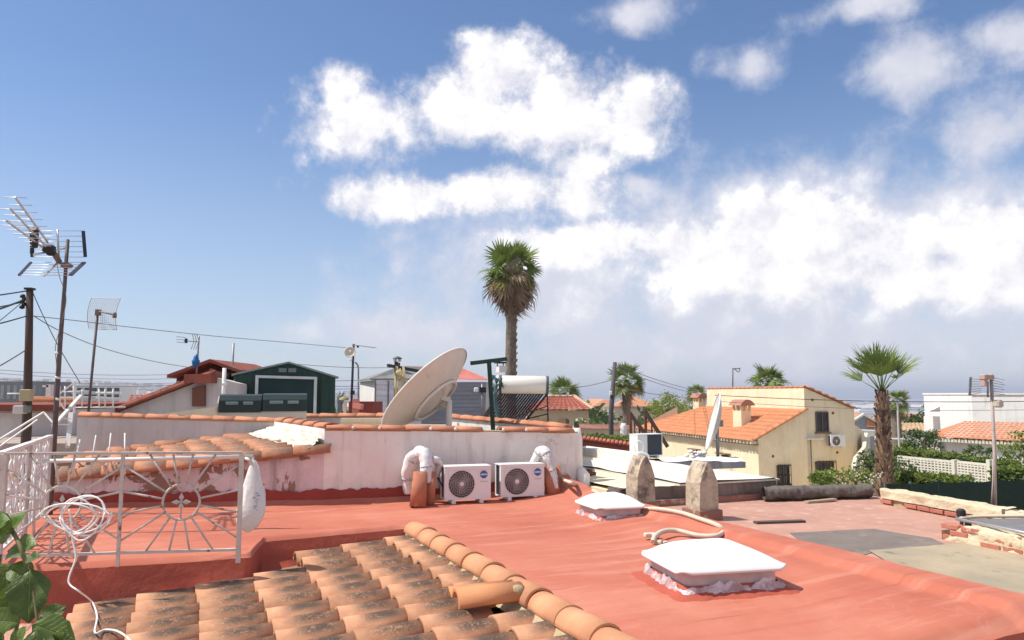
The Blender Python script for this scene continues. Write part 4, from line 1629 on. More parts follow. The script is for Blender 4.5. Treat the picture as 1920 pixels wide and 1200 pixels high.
def dp(px, py, y):
    return P(px, py, y)


duct('bulky white wrapped pipes bent over behind the left standing tiles', [dp(768, 925, 10.75), dp(764, 895, 10.72), dp(772, 866, 10.65), dp(784, 851, 10.6), dp(796, 852, 10.5), dp(800, 874, 10.42), dp(800, 905, 10.4)], 0.085, 3)
duct('thin white wrapped pipe looping towards the left condenser', [dp(794, 888, 10.5), dp(800, 868, 10.48), dp(814, 862, 10.5), dp(822, 868, 10.55), dp(820, 892, 10.6), dp(818, 915, 10.6)], 0.045, 2)
duct('white wrapped pipes bent over behind the right condenser', [dp(998, 905, 11.3), dp(1001, 880, 11.25), dp(1009, 853, 11.2), dp(1019, 846, 11.15), dp(1027, 856, 11.1), dp(1034, 880, 11.08), dp(1040, 915, 11.05)], 0.075, 4)
w = MB()
w.tube(spline([P(806, 885, 10.7), P(818, 892, 10.6), P(826, 905, 10.5), P(830, 912, 10.45)]), 0.012, 6)
single('black_hose', 'short black hose running into the left condenser', 'hose', w, BLACKP, P(826, 935, 10.5))


# ================================================================== climbing plant at the lower left
def leaf_mesh(name, m, seed):
    rr = random.Random(seed)
    mb = MB()
    n, k = 10, 4
    vs, fs = [], []
    for i in range(n + 1):
        s = i / n
        wd = 0.42 * (math.sin(math.pi * min(1, s * 1.02)) ** 0.75) * (1 - 0.25 * s) * (1 + 0.08 * rr.uniform(-1, 1))
        for j in range(-k, k + 1):
            q = j / k
            vs.append((s, wd * q, -0.12 * s * s + 0.10 * abs(q) * wd * 2 + 0.03 * math.sin(s * 9 + q * 3)))
    m_ = 2 * k + 1
    for i in range(n):
        for j in range(2 * k):
            fs.append((i * m_ + j, i * m_ + j + 1, (i + 1) * m_ + j + 1, (i + 1) * m_ + j))
    mb.add(vs, fs, 0, True)
    return mb.mesh(name, m)


def build_vine():
    m = bpy.data.materials.new('vine_leaf')
    m.use_nodes = True
    g = NG(m.node_tree)
    m.node_tree.nodes.clear()
    out = g.n('ShaderNodeOutputMaterial')
    tc = g.n('ShaderNodeTexCoord')
    oi = g.n('ShaderNodeObjectInfo')
    sep = g.n('ShaderNodeSeparateXYZ')
    g.put(sep.inputs[0], tc.outputs['Object'])
    ay = g.math('ABSOLUTE', sep.outputs[1])
    rib = g.math('SUBTRACT', 1.0, g.smooth(ay, 0.004, 0.020))
    sv = g.math('ABSOLUTE', g.math('SINE', g.math('MULTIPLY', g.math('SUBTRACT', sep.outputs[0], g.math('MULTIPLY', ay, 0.8)), 24.0)))
    sv = g.math('SUBTRACT', 1.0, g.smooth(sv, 0.02, 0.16))
    vein = g.math('MAXIMUM', rib, g.math('MULTIPLY', sv, 0.6))
    nz = g.noise(g.vec('ADD', tc.outputs['Object'], g.vec('MULTIPLY', oi.outputs['Location'], (9, 9, 9))), 4.0, 5, 0.6).outputs['Fac']
    col = g.ramp(nz, [(0.3, (0.075, 0.135, 0.022)), (0.6, (0.13, 0.20, 0.034)), (0.75, (0.24, 0.25, 0.06))])
    col = g.mix(g.math('MULTIPLY', vein, 0.55), col, (0.30, 0.36, 0.12))
    col = g.mix(1.0, col, g_rgb(g, g.math('ADD', 0.65, g.math('MULTIPLY', oi.outputs['Random'], 0.7))), 'MULTIPLY')
    bs = g.n('ShaderNodeBsdfPrincipled')
    bs.inputs['Roughness'].default_value = 0.42
    g.put(bs.inputs['Base Color'], col)
    bp = g.n('ShaderNodeBump')
    bp.inputs['Strength'].default_value = 0.5
    bp.inputs['Distance'].default_value = 0.01
    g.put(bp.inputs['Height'], g.math('SUBTRACT', nz, vein))
    g.put(bs.inputs['Normal'], bp.outputs[0])
    tl = g.n('ShaderNodeBsdfTranslucent')
    g.put(tl.inputs['Color'], col)
    mx = g.n('ShaderNodeMixShader')
    mx.inputs[0].default_value = 0.35
    g.t.links.new(bs.outputs[0], mx.inputs[1])
    g.t.links.new(tl.outputs[0], mx.inputs[2])
    g.put(out.inputs['Surface'], mx.outputs[0])
    
    root = thing('climbing_plant', 'leafy green climbing plant at the lower left corner', 'plant', P(20, 1330, 2.2))
    ms = [leaf_mesh('leaf_a', m, 1), leaf_mesh('leaf_b', m, 2), leaf_mesh('leaf_c', m, 3)]
    rr = random.Random(12)
    st = MB()
    st.tube(spline([P(10, 1320, 2.2), P(30, 1180, 2.2), P(52, 1090, 2.25), P(40, 1030, 2.25), P(20, 990, 2.3)]), 0.006, 6)
    st.tube(spline([P(70, 1330, 2.1), P(78, 1230, 2.12), P(70, 1165, 2.15), P(58, 1080, 2.2), P(55, 1055, 2.2)]), 0.004, 6)
    st.tube(spline([P(-40, 1330, 2.3), P(-20, 1150, 2.3), P(0, 1040, 2.3)]), 0.006, 6)
    st.build('stem', mat('green_stem', (0.20, 0.22, 0.08), (0.16, 0.12, 0.06), 6, 0.7), root)
    spec = [  # px, py of the leaf base, length in px, direction in degrees (0 = right, 90 = up), depth
        (20, 1000, 70, 150, 2.28), (0, 1020, 70, 60, 2.3), (15, 1035, 75, 20, 2.3), (-10, 1060, 80, -40, 2.32), (10, 1075, 80, -75, 2.28), (-15, 1110, 80, -70, 2.33), (20, 1060, 60, -20, 2.26),
        (48, 1050, 34, 20, 2.2), (56, 1066, 95, -72, 2.2), (-30, 1000, 70, 30, 2.3), (-20, 1150, 70, -80, 2.3),
        (60, 1172, 78, -20, 2.12), (66, 1180, 70, -60, 2.1), (50, 1175, 62, -120, 2.12), (70, 1165, 50, 30, 2.15), (36, 1170, 64, 160, 2.14), (40, 1200, 70, -30, 2.1), (78, 1205, 60, -10, 2.1), (20, 1215, 70, 200, 2.12), (100, 1225, 50, 60, 2.12),
        (-20, 1240, 60, 80, 2.15), (0, 1180, 50, -100, 2.2)]
    for i, (px, py, ln, an, y) in enumerate(spec):
        q = P(px, py, y)
        L = ln * y / FPX
        a = R(an)
        d = Vector((math.cos(a), rr.uniform(-0.5, 0.3), math.sin(a)))
        o = place('leaf', ms[i % 3], root, frame_at(q, d, (rr.uniform(-0.5, 0.5), -0.8, 0.8)) @ Matrix.Diagonal((L, L, L, 1)))


build_vine()
# ================================================================== things on the whitewashed house and its neighbours
RZ = 0.70                                        # level of that flat roof


def axis_frame(o, z, xhint=(1, 0, 0)):
    z = Vector(z).normalized()
    x = Vector(xhint)
    x = (x - z * x.dot(z)).normalized()
    y = z.cross(x)
    m = Matrix((x, y, z)).transposed().to_4x4()
    m.translation = Vector(o)
    return m


DISHM = mat('dish_enamel', (0.76, 0.69, 0.60), (0.70, 0.62, 0.54), 3, 0.55, 0.05, 20, (0.45, 0.36, 0.28), 4, 0.62, 0.8)


def dish(name, label, c, ax, rad, depth, post_foot, m, ring=True, group=None):
    t_ = thing(name, label, 'satellite dish', post_foot, 0, group)
    Mx = axis_frame(c, ax, (0.3, 0.5, -0.8))
    b = MB()
    n = 10
    prof = [(rad * i / n, -depth + depth * (i / n) ** 2) for i in range(n + 1)]
    b.lathe(prof, 48, Mx)
    b.lathe([(r + 0.0, z - 0.014) for r, z in prof][::-1], 48, Mx)
    b.lathe([(rad - 0.012, 0.004), (rad + 0.012, 0.004), (rad + 0.016, -0.02), (rad, -0.03)], 48, Mx)
    b.build('reflector', m, t_)
    k = MB()
    if ring:
        rr = rad * 0.47
        zz = -depth + depth * 0.47 ** 2 - 0.05
        k.tube([Mx @ Vector((rr * math.cos(2 * math.pi * i / 30), rr * math.sin(2 * math.pi * i / 30), zz)) for i in range(30)], 0.028, 6, True)
        for i in range(6):
            a = 2 * math.pi * i / 6
            k.cyl(Mx @ Vector((rr * math.cos(a), rr * math.sin(a), zz)), Mx @ Vector((rr * math.cos(a), rr * math.sin(a), zz + 0.06)), 0.02, 6)
        k.beam(Mx @ Vector((rr * 0.95, -0.1, zz)), Mx @ Vector((-rr * 0.95, -0.1, zz)), 0.05, 0.05)
        k.build('mounting_ring', m, t_)
        k = MB()
        hub = Mx @ Vector((0.0, -0.1, zz - 0.1))
        top = Vector((post_foot[0], post_foot[1], hub.z + 0.02))
        k.beam(Mx @ Vector((0.0, -0.1, zz)), top, 0.08, 0.08)
        k.beam(Mx @ Vector((rr * 0.9, -0.1, zz)), top - UP * 0.1, 0.04, 0.04)
        k.build('bracket', m, t_)
    else:
        top = Mx @ Vector((0, 0, -depth - 0.03))
        k.box(top, (0.1, 0.1, 0.14))
        k.build('bracket', GALV, t_)
        top = Vector((post_foot[0], post_foot[1], top.z + 0.1))
    p = MB()
    p.cyl(post_foot, top, 0.05 if ring else 0.035, 10)
    p.box(Vector(post_foot) + UP * 0.01, (0.22, 0.22, 0.02))
    p.build('post', m if ring else GALV, t_)
    return Mx


dish('satellite_dish', 'very large beige satellite dish seen from behind over the wall', P(797, 729, 12.6), (-0.70, 0.20, 0.69), 0.93, 0.30, Vector((P(842, 770, 12.7).x, 12.7, RZ)), DISHM)


def chest():
    a, b = P(400, 739, 13.3), P(568, 739, 13.7)
    c = (a + b) / 2
    ang = math.atan2(b.y - a.y, b.x - a.x)
    t_ = thing('storage_chest', 'long garden storage chest with dark green lids on the flat roof', 'storage chest', (c.x, c.y + 0.28, RZ), ang)
    Mw = WM[t_]
    L = (b - a).length
    H = c.z - RZ
    body = MB()
    body.add([Mw @ Vector((x, y, z)) for z in (0, H * 0.62) for x, y in ((-L / 2, -0.30), (L / 2, -0.30), (L / 2, 0.30), (-L / 2, 0.30))], [(3, 2, 1, 0), (4, 5, 6, 7), (0, 1, 5, 4), (1, 2, 6, 5), (2, 3, 7, 6), (3, 0, 4, 7)])
    for k in range(3):
        z = H * (0.15 + 0.16 * k)
        body.add([Mw @ Vector((x, y, zz)) for zz in (z, z + 0.012) for x, y in ((-L / 2 + 0.01, -0.308), (L / 2 - 0.01, -0.308), (L / 2 - 0.01, -0.299), (-L / 2 + 0.01, -0.299))], [(3, 2, 1, 0), (4, 5, 6, 7), (0, 1, 5, 4), (1, 2, 6, 5), (3, 0, 4, 7)])
    # end panels rising under the curved lid
    for sx in (-1, 1):
        poly = [(-0.29, H * 0.621), (0.29, H * 0.621), (0.29, H * 0.80), (0.2, H * 0.92), (0, H * 0.97), (-0.2, H * 0.92), (-0.29, H * 0.80)]
        body.prism([Mw @ Vector((sx * (L / 2 - 0.02), y, z)) for y, z in poly], (Mw.to_3x3() @ Vector((0.018 * sx, 0, 0))))
    body.build('body', mat('beige_resin', (0.62, 0.57, 0.47), (0.55, 0.50, 0.41), 4, 0.6), t_)
    for k, (x0, x1, dz) in enumerate(((-L / 2 + 0.03, -0.02, 0.0), (0.0, L / 2 - 0.0, 0.015))):
        lid = MB()
        prof = [(-0.33, H * 0.60), (-0.33, H * 0.86), (-0.26, H * 0.97), (0, H * 1.0), (0.26, H * 0.97), (0.33, H * 0.86), (0.33, H * 0.62)]
        vs = [Mw @ Vector((x, y, z + dz)) for x in (x0, x1) for y, z in prof]
        n = len(prof)
        lid.add(vs, [(i, i + 1, n + i + 1, n + i) for i in range(n - 1)] + [tuple(range(n))[::-1], tuple(range(n, 2 * n))])
        lid = lid.build('lid', mat('dark_green_resin', (0.020, 0.036, 0.036), (0.028, 0.045, 0.044), 3, 0.45), t_)
        hd = MB()
        xc = (x0 + x1) / 2
        for (xa, xb) in ((x0 + 0.12, xc - 0.03), (xc + 0.05, x1 - 0.14)):
            q = Mw @ Vector(((xa + xb) / 2, -0.345, H * 0.80 + dz))
            hd.box(q, (xb - xa, 0.03, 0.055), ang, bev=0.006)
        hd.build('handle', mat('grey_green_resin', (0.20, 0.27, 0.26), (0.16, 0.22, 0.21), 4, 0.4), lid)


chest()


def t_post(label, foot, top, a, b, w, m):
    t_ = thing('washing_line_post', label, 'post', foot)
    p = MB()
    p.beam(foot, top, w, w)
    p.build('upright', m, t_)
    p = MB()
    p.beam(a, b, w * 0.9, w * 0.9)
    p.build('crossbar', m, t_)


f_ = P(926, 800, 13.0)
t_post('dark green T-shaped post beside the solar water heater', Vector((f_.x, f_.y, RZ)), P(917, 679, 13.0), P(884, 681, 12.8), P(949, 673, 13.3), 0.075, DGREEN)
f_ = P(742, 800, 13.8)
t_post('dark post with crossbar and rolled reeds left of the big dish', Vector((f_.x, f_.y, RZ)), P(743, 678, 13.8), P(727, 685, 13.6), P(790, 697, 14.2), 0.06, BLACKP)
rd = MB()
rr = random.Random(8)
for k in range(16):
    x = 742 + rr.uniform(-4, 16)
    rd.tube([P(x, 690 + rr.uniform(-4, 8), 13.7), P(x + rr.uniform(-4, 8), 725, 13.65), P(x + rr.uniform(0, 14), 760 + rr.uniform(-10, 30), 13.6)], 0.012, 5)
rd.lathe([(0, 0.05), (0.06, 0.03), (0.07, -0.03), (0, -0.06)], 8, Matrix.Translation(P(749, 698, 13.6)))
single('reed_bundle', 'bundle of dry straw-coloured reeds tied to the crossbar post', 'reeds', rd, mat('dry_reed', (0.52, 0.44, 0.26), (0.36, 0.30, 0.18), 6, 0.9), Vector((f_.x, f_.y - 0.1, RZ)))


# ------------------------------------------------------------------ solar water heater
def heater():
    y0 = 17.0
    a, b = P(938, 721, y0), P(1026, 722, y0)
    t_ = thing('solar_water_heater', 'solar water heater with white tank above slanting dark glass tubes', 'water heater', Vector(((a.x + b.x) / 2, y0 + 0.5, RZ)))
    tank = MB()
    d = (b - a).normalized()
    tank.tube([a, a + d * 0.02, b - d * 0.02, b], [0.19, 0.205, 0.205, 0.19], 28)
    tank.build('tank', mat('tank_enamel', (0.82, 0.79, 0.70), (0.78, 0.74, 0.65), 2, 0.25, spec=0.5), t_)
    for q, s in ((a, -1), (b, 1)):
        e = MB()
        e.tube([q - d * 0.03 * s, q + d * 0.03 * s], [0.212, 0.20], 24)
        e.build('end_cap', mat('cap_dark', (0.10, 0.12, 0.13), (0.07, 0.085, 0.09), 4, 0.5), t_)
    off = P(948, 790, 17.9) - P(988, 738, y0)
    st = MB()
    n = 16
    tb_ = mat('vacuum_tube_glass', (0.016, 0.010, 0.014), (0.022, 0.014, 0.018), 3, 0.12, spec=0.8)
    for i in range(n):
        p0 = lerp(a, b, (i + 0.7) / (n + 0.4)) - UP * 0.14
        tb = MB()
        tb.cyl(p0, p0 + off, 0.0235, 8)
        tb.build('vacuum_tube', tb_, t_)
    fr = MB()
    p0, p1 = a - UP * 0.2, b - UP * 0.2
    for q in (p0, p1):
        fr.beam(q, q + off * 1.03, 0.04, 0.04)
    fr.beam(p0 + off, p1 + off, 0.08, 0.06)
    fr.beam(p0, p1, 0.04, 0.03)
    for q in (p0, p1):
        ft = Vector((q.x + 0.02, q.y, RZ))
        fr.beam(q, ft, 0.035, 0.035)
        fr.beam(lerp(q, ft, 0.55), q + off * 0.9, 0.025, 0.025)
    fr.beam(Vector((p0.x + 0.02, p0.y, RZ + 0.2)), Vector((p1.x + 0.02, p1.y, RZ + 0.55)), 0.025, 0.025)
    fr.build('stand', mat('dark_frame', (0.07, 0.05, 0.045), (0.05, 0.04, 0.036), 6, 0.5), t_)
    tp = MB()
    q = P(930, 722, 16.75)
    rr = random.Random(2)
    for i in range(26):
        an = i * 0.9
        tp.add([q + Vector((0.09 * math.cos(an) + rr.uniform(-.05, .05), rr.uniform(-.05, .05), rr.uniform(-.22, .2))) + Vector((rr.uniform(-.07, .07), rr.uniform(-.05, .05), rr.uniform(-.07, .07))) for _ in range(3)], [(0, 1, 2)])
    tp.tube(spline([q, q + Vector((-0.02, 0, -0.35)), q + Vector((0.05, 0.05, -0.7)), q + Vector((-0.06, 0.1, -0.95))]), 0.045, 7)
    tp.build('insulation_net', mat('blue_green_net', (0.08, 0.15, 0.16), (0.05, 0.10, 0.11), 9, 0.8), t_)


heater()


# ------------------------------------------------------------------ sheds
def box_house(t_, corners, z0, z1s, m, name):
    """upright walls round a footprint; z1s gives the top height at each corner"""
    mb = MB()
    n = len(corners)
    vs = [Vector((c[0], c[1], z0)) for c in corners] + [Vector((c[0], c[1], z)) for c, z in zip(corners, z1s)]
    fs = [(i, (i + 1) % n, n + (i + 1) % n, n + i) for i in range(n)] + [tuple(range(n, 2 * n)), tuple(range(n))[::-1]]
    mb.add(vs, fs)
    o = mb.build(name, m, t_)
    fix_normals(o)
    return o


def green_shed():
    y = 20.0
    L_, A_, R_ = P(440, 704, y), P(541, 682, y + 0.15), P(629, 709, y + 0.3)
    dpt = Vector((-0.95, 2.6, 0))
    t_ = thing('garden_shed', 'dark green corrugated metal shed with a white door frame', 'shed', Vector((A_.x, A_.y, RZ)))
    zb = RZ - 0.1
    fr = MB()
    d = R_ - L_
    # corrugated front
    n = 44
    vs, fs = [], []
    nf = Vector((d.y, -d.x, 0)).normalized()
    for i in range(n + 1):
        u = i / n
        p = lerp(L_, R_, u)
        ua = (A_.x - L_.x) / (R_.x - L_.x)
        zt = lerp(L_.z, A_.z, u / ua) if u < ua else lerp(A_.z, R_.z, (u - ua) / (1 - ua))
        off = nf * (0.022 if (i // 2) % 2 else 0.0)
        vs += [Vector((p.x, p.y, zb)) + off, Vector((p.x, p.y, zt)) + off]
    fr.add(vs, [(2 * i, 2 * i + 2, 2 * i + 3, 2 * i + 1) for i in range(n)])
    fr.build('front_wall', DGREEN, t_)
    sw = MB()
    n = 16
    vs = []
    ns = Vector((-0.93, -0.35, 0))
    for i in range(n + 1):
        p = L_ + dpt * (i / n)
        off = ns * (0.02 if i % 2 else 0)
        vs += [Vector((p.x, p.y, zb)) + off, Vector((p.x, p.y, L_.z)) + off]
    sw.add(vs, [(2 * i, 2 * i + 1, 2 * i + 3, 2 * i + 2) for i in range(n)])
    r2 = R_ + dpt
    sw.add([Vector((R_.x, R_.y, zb)), Vector((r2.x, r2.y, zb)), r2, R_, Vector((L_.x + dpt.x, L_.y + dpt.y, zb)), L_ + dpt, A_ + dpt], [(0, 1, 2, 3), (1, 4, 5, 6, 2)])
    sw.build('side_wall', mat('shed_side_lit_green', (0.17, 0.22, 0.10), (0.15, 0.20, 0.09), 3, 0.5), t_)  # sunlit tone of the side put into a paler green than the front
    rf = MB()
    o_ = -dpt.normalized() * 0.08
    for p, q in ((L_ + (L_ - A_) * 0.06, A_), (A_, R_ + (R_ - A_) * 0.06)):
        rf.prism([p + o_ + UP * 0.012, q + o_ + UP * 0.012, q + o_ + UP * 0.06, p + o_ + UP * 0.06], dpt * 1.06)
    rf.build('roof', mat('shed_roof_green', (0.20, 0.25, 0.22), (0.24, 0.28, 0.25), 3, 0.45), t_)
    # door frame and sliding door
    DL, DR = P(482, 706, y - 0.12), P(592, 709, y + 0.12)
    df = MB()
    df.beam(Vector((DL.x, DL.y, zb)), DL, 0.03, 0.075, up=(1, 0, 0))
    df.beam(Vector((DR.x, DR.y, zb)), DR, 0.03, 0.075, up=(1, 0, 0))
    df.beam(DL + (DL - DR).normalized() * 0.037, DR + (DR - DL).normalized() * 0.037, 0.035, 0.07)
    df.build('door_frame', mat('white_steel', (0.62, 0.64, 0.64), (0.55, 0.57, 0.57), 3, 0.5), t_)
    dr = MB()
    mid = (DL + DR) / 2
    for p, q in ((DL, mid), (mid, DR)):
        dr.prism([Vector((p.x, p.y + 0.05, zb)), Vector((q.x, q.y + 0.05, zb)), q + Vector((0, 0.05, -0.03)), p + Vector((0, 0.05, -0.03))], (0.004, 0.03, 0))
    dr.build('door', mat('shed_door_green', (0.008, 0.032, 0.030), (0.011, 0.040, 0.036), 2, 0.5), t_)
    for x in (523, 541):
        v = MB()
        a, b = P(x, 697, y - 0.03), P(x + 14, 697, y - 0.02)
        for k in range(4):
            v.beam(a + UP * 0.027 * k, b + UP * 0.027 * k, 0.03, 0.02)
        v.build('vent', mat('vent_grey', (0.24, 0.28, 0.27), None, 3, 0.5), t_)


green_shed()


def clapboard(t_, a, b, z0, z1, m, name, step=0.13, nrm=None, posts=()):
    a, b = Vector(a), Vector(b)
    d = (b - a)
    n = nrm or Vector((d.y, -d.x, 0)).normalized()
    z = z0
    me = None
    while z < z1 - 0.01:
        zt = min(z + step, z1)
        q = MB()
        q.add([Vector((a.x, a.y, z)) + n * 0.022, Vector((b.x, b.y, z)) + n * 0.022, Vector((b.x, b.y, zt)) + n * 0.004, Vector((a.x, a.y, zt)) + n * 0.004, Vector((a.x, a.y, z)), Vector((b.x, b.y, z))], [(0, 1, 2, 3), (4, 5, 1, 0)])
        q.build(name, m, t_)
        z = zt + 0.004


def sheds():
    # white clapboard shed
    y = 21.0
    t_ = thing('clapboard_shed', 'small white clapboard shed with a grey roof left of the big dish', 'shed', Vector((P(750, 740, y).x, y + 1.5, RZ)))
    a, b = P(703, 713, y), P(790, 713, y + 1.1)
    box_house(t_, [(a.x, a.y), (b.x, b.y), (b.x - 0.9, b.y + 2.4), (a.x - 0.9, a.y + 2.4)], RZ - 0.1, [a.z] * 4, WHITEH, 'core')
    nn = Vector(((b - a).y, -(b - a).x, 0)).normalized()
    sid = mat('white_siding', (0.66, 0.66, 0.68), (0.60, 0.60, 0.63), 3, 0.6)
    clapboard(t_, a + nn * 0.01, b + nn * 0.01, RZ - 0.1, a.z, sid, 'board', 0.145)
    for s in (0.0, 0.27, 0.62):
        p = MB()
        q = lerp(a, b, s) + nn * 0.03
        p.beam(Vector((q.x, q.y, RZ - 0.1)), Vector((q.x, q.y, a.z)), 0.04, 0.04)
        p.build('batten', mat('grey_batten', (0.22, 0.21, 0.22), None, 4, 0.7), t_)
    rf = MB()
    q = P(748, 690, y + 1.6)
    e0, e1 = a + Vector((-0.12, -0.1, 0.0)), b + Vector((0.1, -0.1, 0.0))
    f0, f1 = Vector((a.x - 0.1, a.y + 1.5, q.z)), Vector((b.x, b.y + 1.5, q.z))
    rf.add([e0, e1, f1 + Vector((0.1, 0, 0)), f0 + Vector((0.55, 0, 0)), e0 + UP * 0.05, e1 + UP * 0.05, f1 + Vector((0.1, 0, 0.05)), f0 + Vector((0.55, 0, 0.05)), Vector((a.x - 1.0, a.y + 2.5, a.z)), Vector((a.x - 1.0, a.y + 2.5, a.z + 0.05))],
           [(4, 5, 6, 7), (0, 3, 2, 1), (0, 1, 5, 4), (9, 4, 7), (8, 3, 0), (8, 0, 4, 9)])
    rf.build('roof', mat('grey_felt', (0.20, 0.20, 0.19), (0.25, 0.25, 0.24), 4, 0.9), t_)
    # grey cabin with a red corrugated roof
    y = 23.0
    t_ = thing('grey_cabin', 'grey board cabin with a pinkish red corrugated roof behind the dish', 'cabin', Vector((P(850, 740, y).x, y + 1.5, RZ)))
    a, b = P(770, 716, y), P(911, 716, y + 0.3)
    box_house(t_, [(a.x, a.y), (b.x, b.y), (b.x + 0.2, b.y + 3), (a.x + 0.2, a.y + 3)], RZ - 0.2, [a.z, b.z, b.z, a.z], WALLG, 'core')
    clapboard(t_, a + Vector((0, -0.01, 0)), b + Vector((0, -0.01, 0)), RZ - 0.2, a.z - 0.02, mat('grey_siding', (0.34, 0.34, 0.37), (0.30, 0.30, 0.33), 3, 0.7), 'board', 0.12)
    rf = MB()
    e0, e1 = P(738, 709, y - 0.2), P(916, 712, y + 0.1)
    rz_ = P(790, 687, y + 1.6).z
    r0, r1 = Vector((e0.x + 0.1, y + 1.6, rz_)), Vector((P(855, 700, y + 1.6).x, y + 1.6, rz_))
    n = 64

    def rfn(u, t_2):
        p = lerp(lerp(e0, e1, u), lerp(r0, r1, u), t_2)
        return p + UP * (0.025 * math.cos(u * n * math.pi))
    rf.sheet(rfn, n * 2, 4, 0, False)
    rf.add([e1, e1 + Vector((0.1, 3.4, 0)), r1], [(0, 1, 2)])
    rf.build('roof', mat('red_corrugated', (0.50, 0.16, 0.13), (0.42, 0.12, 0.10), 3, 0.6), t_)
    fl = MB()
    q = P(893, 731, y - 0.15)
    fl.box(q, (0.14, 0.12, 0.14), bev=0.02)
    fl.build('floodlight', PLASTIC, t_)
    fl = MB()
    fl.box(q + Vector((0.2, 0.02, 0)), (0.2, 0.14, 0.16))
    fl.build('floodlight_box', BLACKP, t_)
    dp_ = MB()
    q = P(904, 738, y - 0.05)
    dp_.cyl(q + UP * 0.3, Vector((q.x, q.y, RZ - 0.2)), 0.03, 8)
    dp_.build('downpipe', GALV, t_)
    # flue
    q = P(745, 690, 22.3)
    t_ = thing('flue_pipe', 'black stovepipe with a slotted cowl above the white shed', 'flue', Vector((q.x, q.y, 1.9)))
    p = MB()
    p.cyl(Vector((q.x, q.y, 1.7)), P(745, 680, 22.3), 0.085, 12)
    p.build('pipe', mat('sooty_steel', (0.09, 0.085, 0.085), (0.14, 0.13, 0.13), 7, 0.6), t_)
    p = MB()
    cz = P(745, 678, 22.3)
    for k in range(6):
        an = k * math.pi / 3
        p.cyl(cz + Vector((0.1 * math.cos(an), 0.1 * math.sin(an), 0)), cz + Vector((0.1 * math.cos(an), 0.1 * math.sin(an), 0.08)), 0.012, 5)
    p.lathe([(0.0, 0.16), (0.06, 0.15), (0.15, 0.09), (0.15, 0.08), (0, 0.08)], 14, Matrix.Translation(cz))
    p.build('cowl', MATS['sooty_steel'], t_)
    # white chimney by the palm
    q = P(940, 700, 25.0)
    t_ = thing('white_chimney', 'small white chimney with a dark slab cap left of the tall palm', 'chimney', Vector((q.x, q.y, 0.7)))
    p = MB()
    p.box(Vector((q.x, q.y, 1.35)), (0.28, 0.28, 1.6), 0.4)
    p.box(P(940, 692, 25.0), (0.26, 0.26, 0.22), 0.4)
    p.build('stack', WHITEH, t_)
    p = MB()
    cz = P(938, 680, 25.0)
    p.box(cz, (0.34, 0.3, 0.05), 0.4)
    for sx in (-1, 1):
        p.cyl(cz + Vector((0.1 * sx, 0, -0.12)), cz + Vector((0.1 * sx, 0, 0)), 0.02, 6)
    p.build('cap', BLACKP, t_)
    # low red brick kiln-like block and its neighbours between the sheds
    t_ = thing('red_masonry_block', 'dark red masonry block with a salmon flue stub between the sheds', 'masonry block', Vector((P(675, 778, 17.5).x, 17.5, RZ)))
    p = MB()
    a, b = P(654, 753, 17.5), P(700, 753, 17.7)
    p.prism([Vector((a.x, a.y, RZ)), Vector((b.x, b.y, RZ)), b, a], (0.1, 0.7, 0))
    p.build('block', mat('oxblood_paint', (0.26, 0.06, 0.045), (0.20, 0.05, 0.04), 4, 0.8), t_)
    p = MB()
    p.box(P(667, 762, 17.3), (0.16, 0.16, 0.34), 0.2)
    p.beam(P(664, 760, 17.25), P(679, 763, 17.2), 0.14, 0.12)
    p.build('flue_stub', mat('salmon_clay', (0.58, 0.24, 0.18), (0.5, 0.2, 0.15), 5, 0.8), t_)
    t_ = thing('cream_post', 'short cream post with a greenish cap beside the green shed', 'post', Vector((P(646, 778, 18).x, 18.0, RZ)))
    p = MB()
    p.box(Vector((P(647, 760, 18).x, 18.0, (RZ + P(647, 752, 18).z) / 2)), (0.07, 0.07, P(647, 752, 18).z - RZ))
    p.build('shaft', CREAMH, t_)
    p = MB()
    p.lathe([(0.12, 0), (0.11, 0.05), (0.03, 0.08), (0, 0.08)], 10, Matrix.Translation(P(645, 750, 18)))
    p.build('cap', mat('mossy_cap', (0.35, 0.32, 0.14), None, 5, 0.9), t_)
    t_ = MB()
    q = P(632, 775, 18.5)
    for k in range(9):
        t_.tube([Vector((q.x + 0.03 * (k % 3), q.y + 0.02 * k, RZ)), q + Vector((0.03 * (k % 3) + 0.02, 0.02 * k, 0.2)), q + Vector((-0.02 + 0.02 * k, 0.02 * k, 0.42 + 0.04 * (k % 4)))], 0.018, 5)
    single('stacked_poles', 'jumble of grey poles leaning at the right end of the green shed', 'poles', t_, mat('grey_poles', (0.30, 0.34, 0.34), (0.16, 0.2, 0.2), 6, 0.7), Vector((q.x, q.y, RZ)))


sheds()


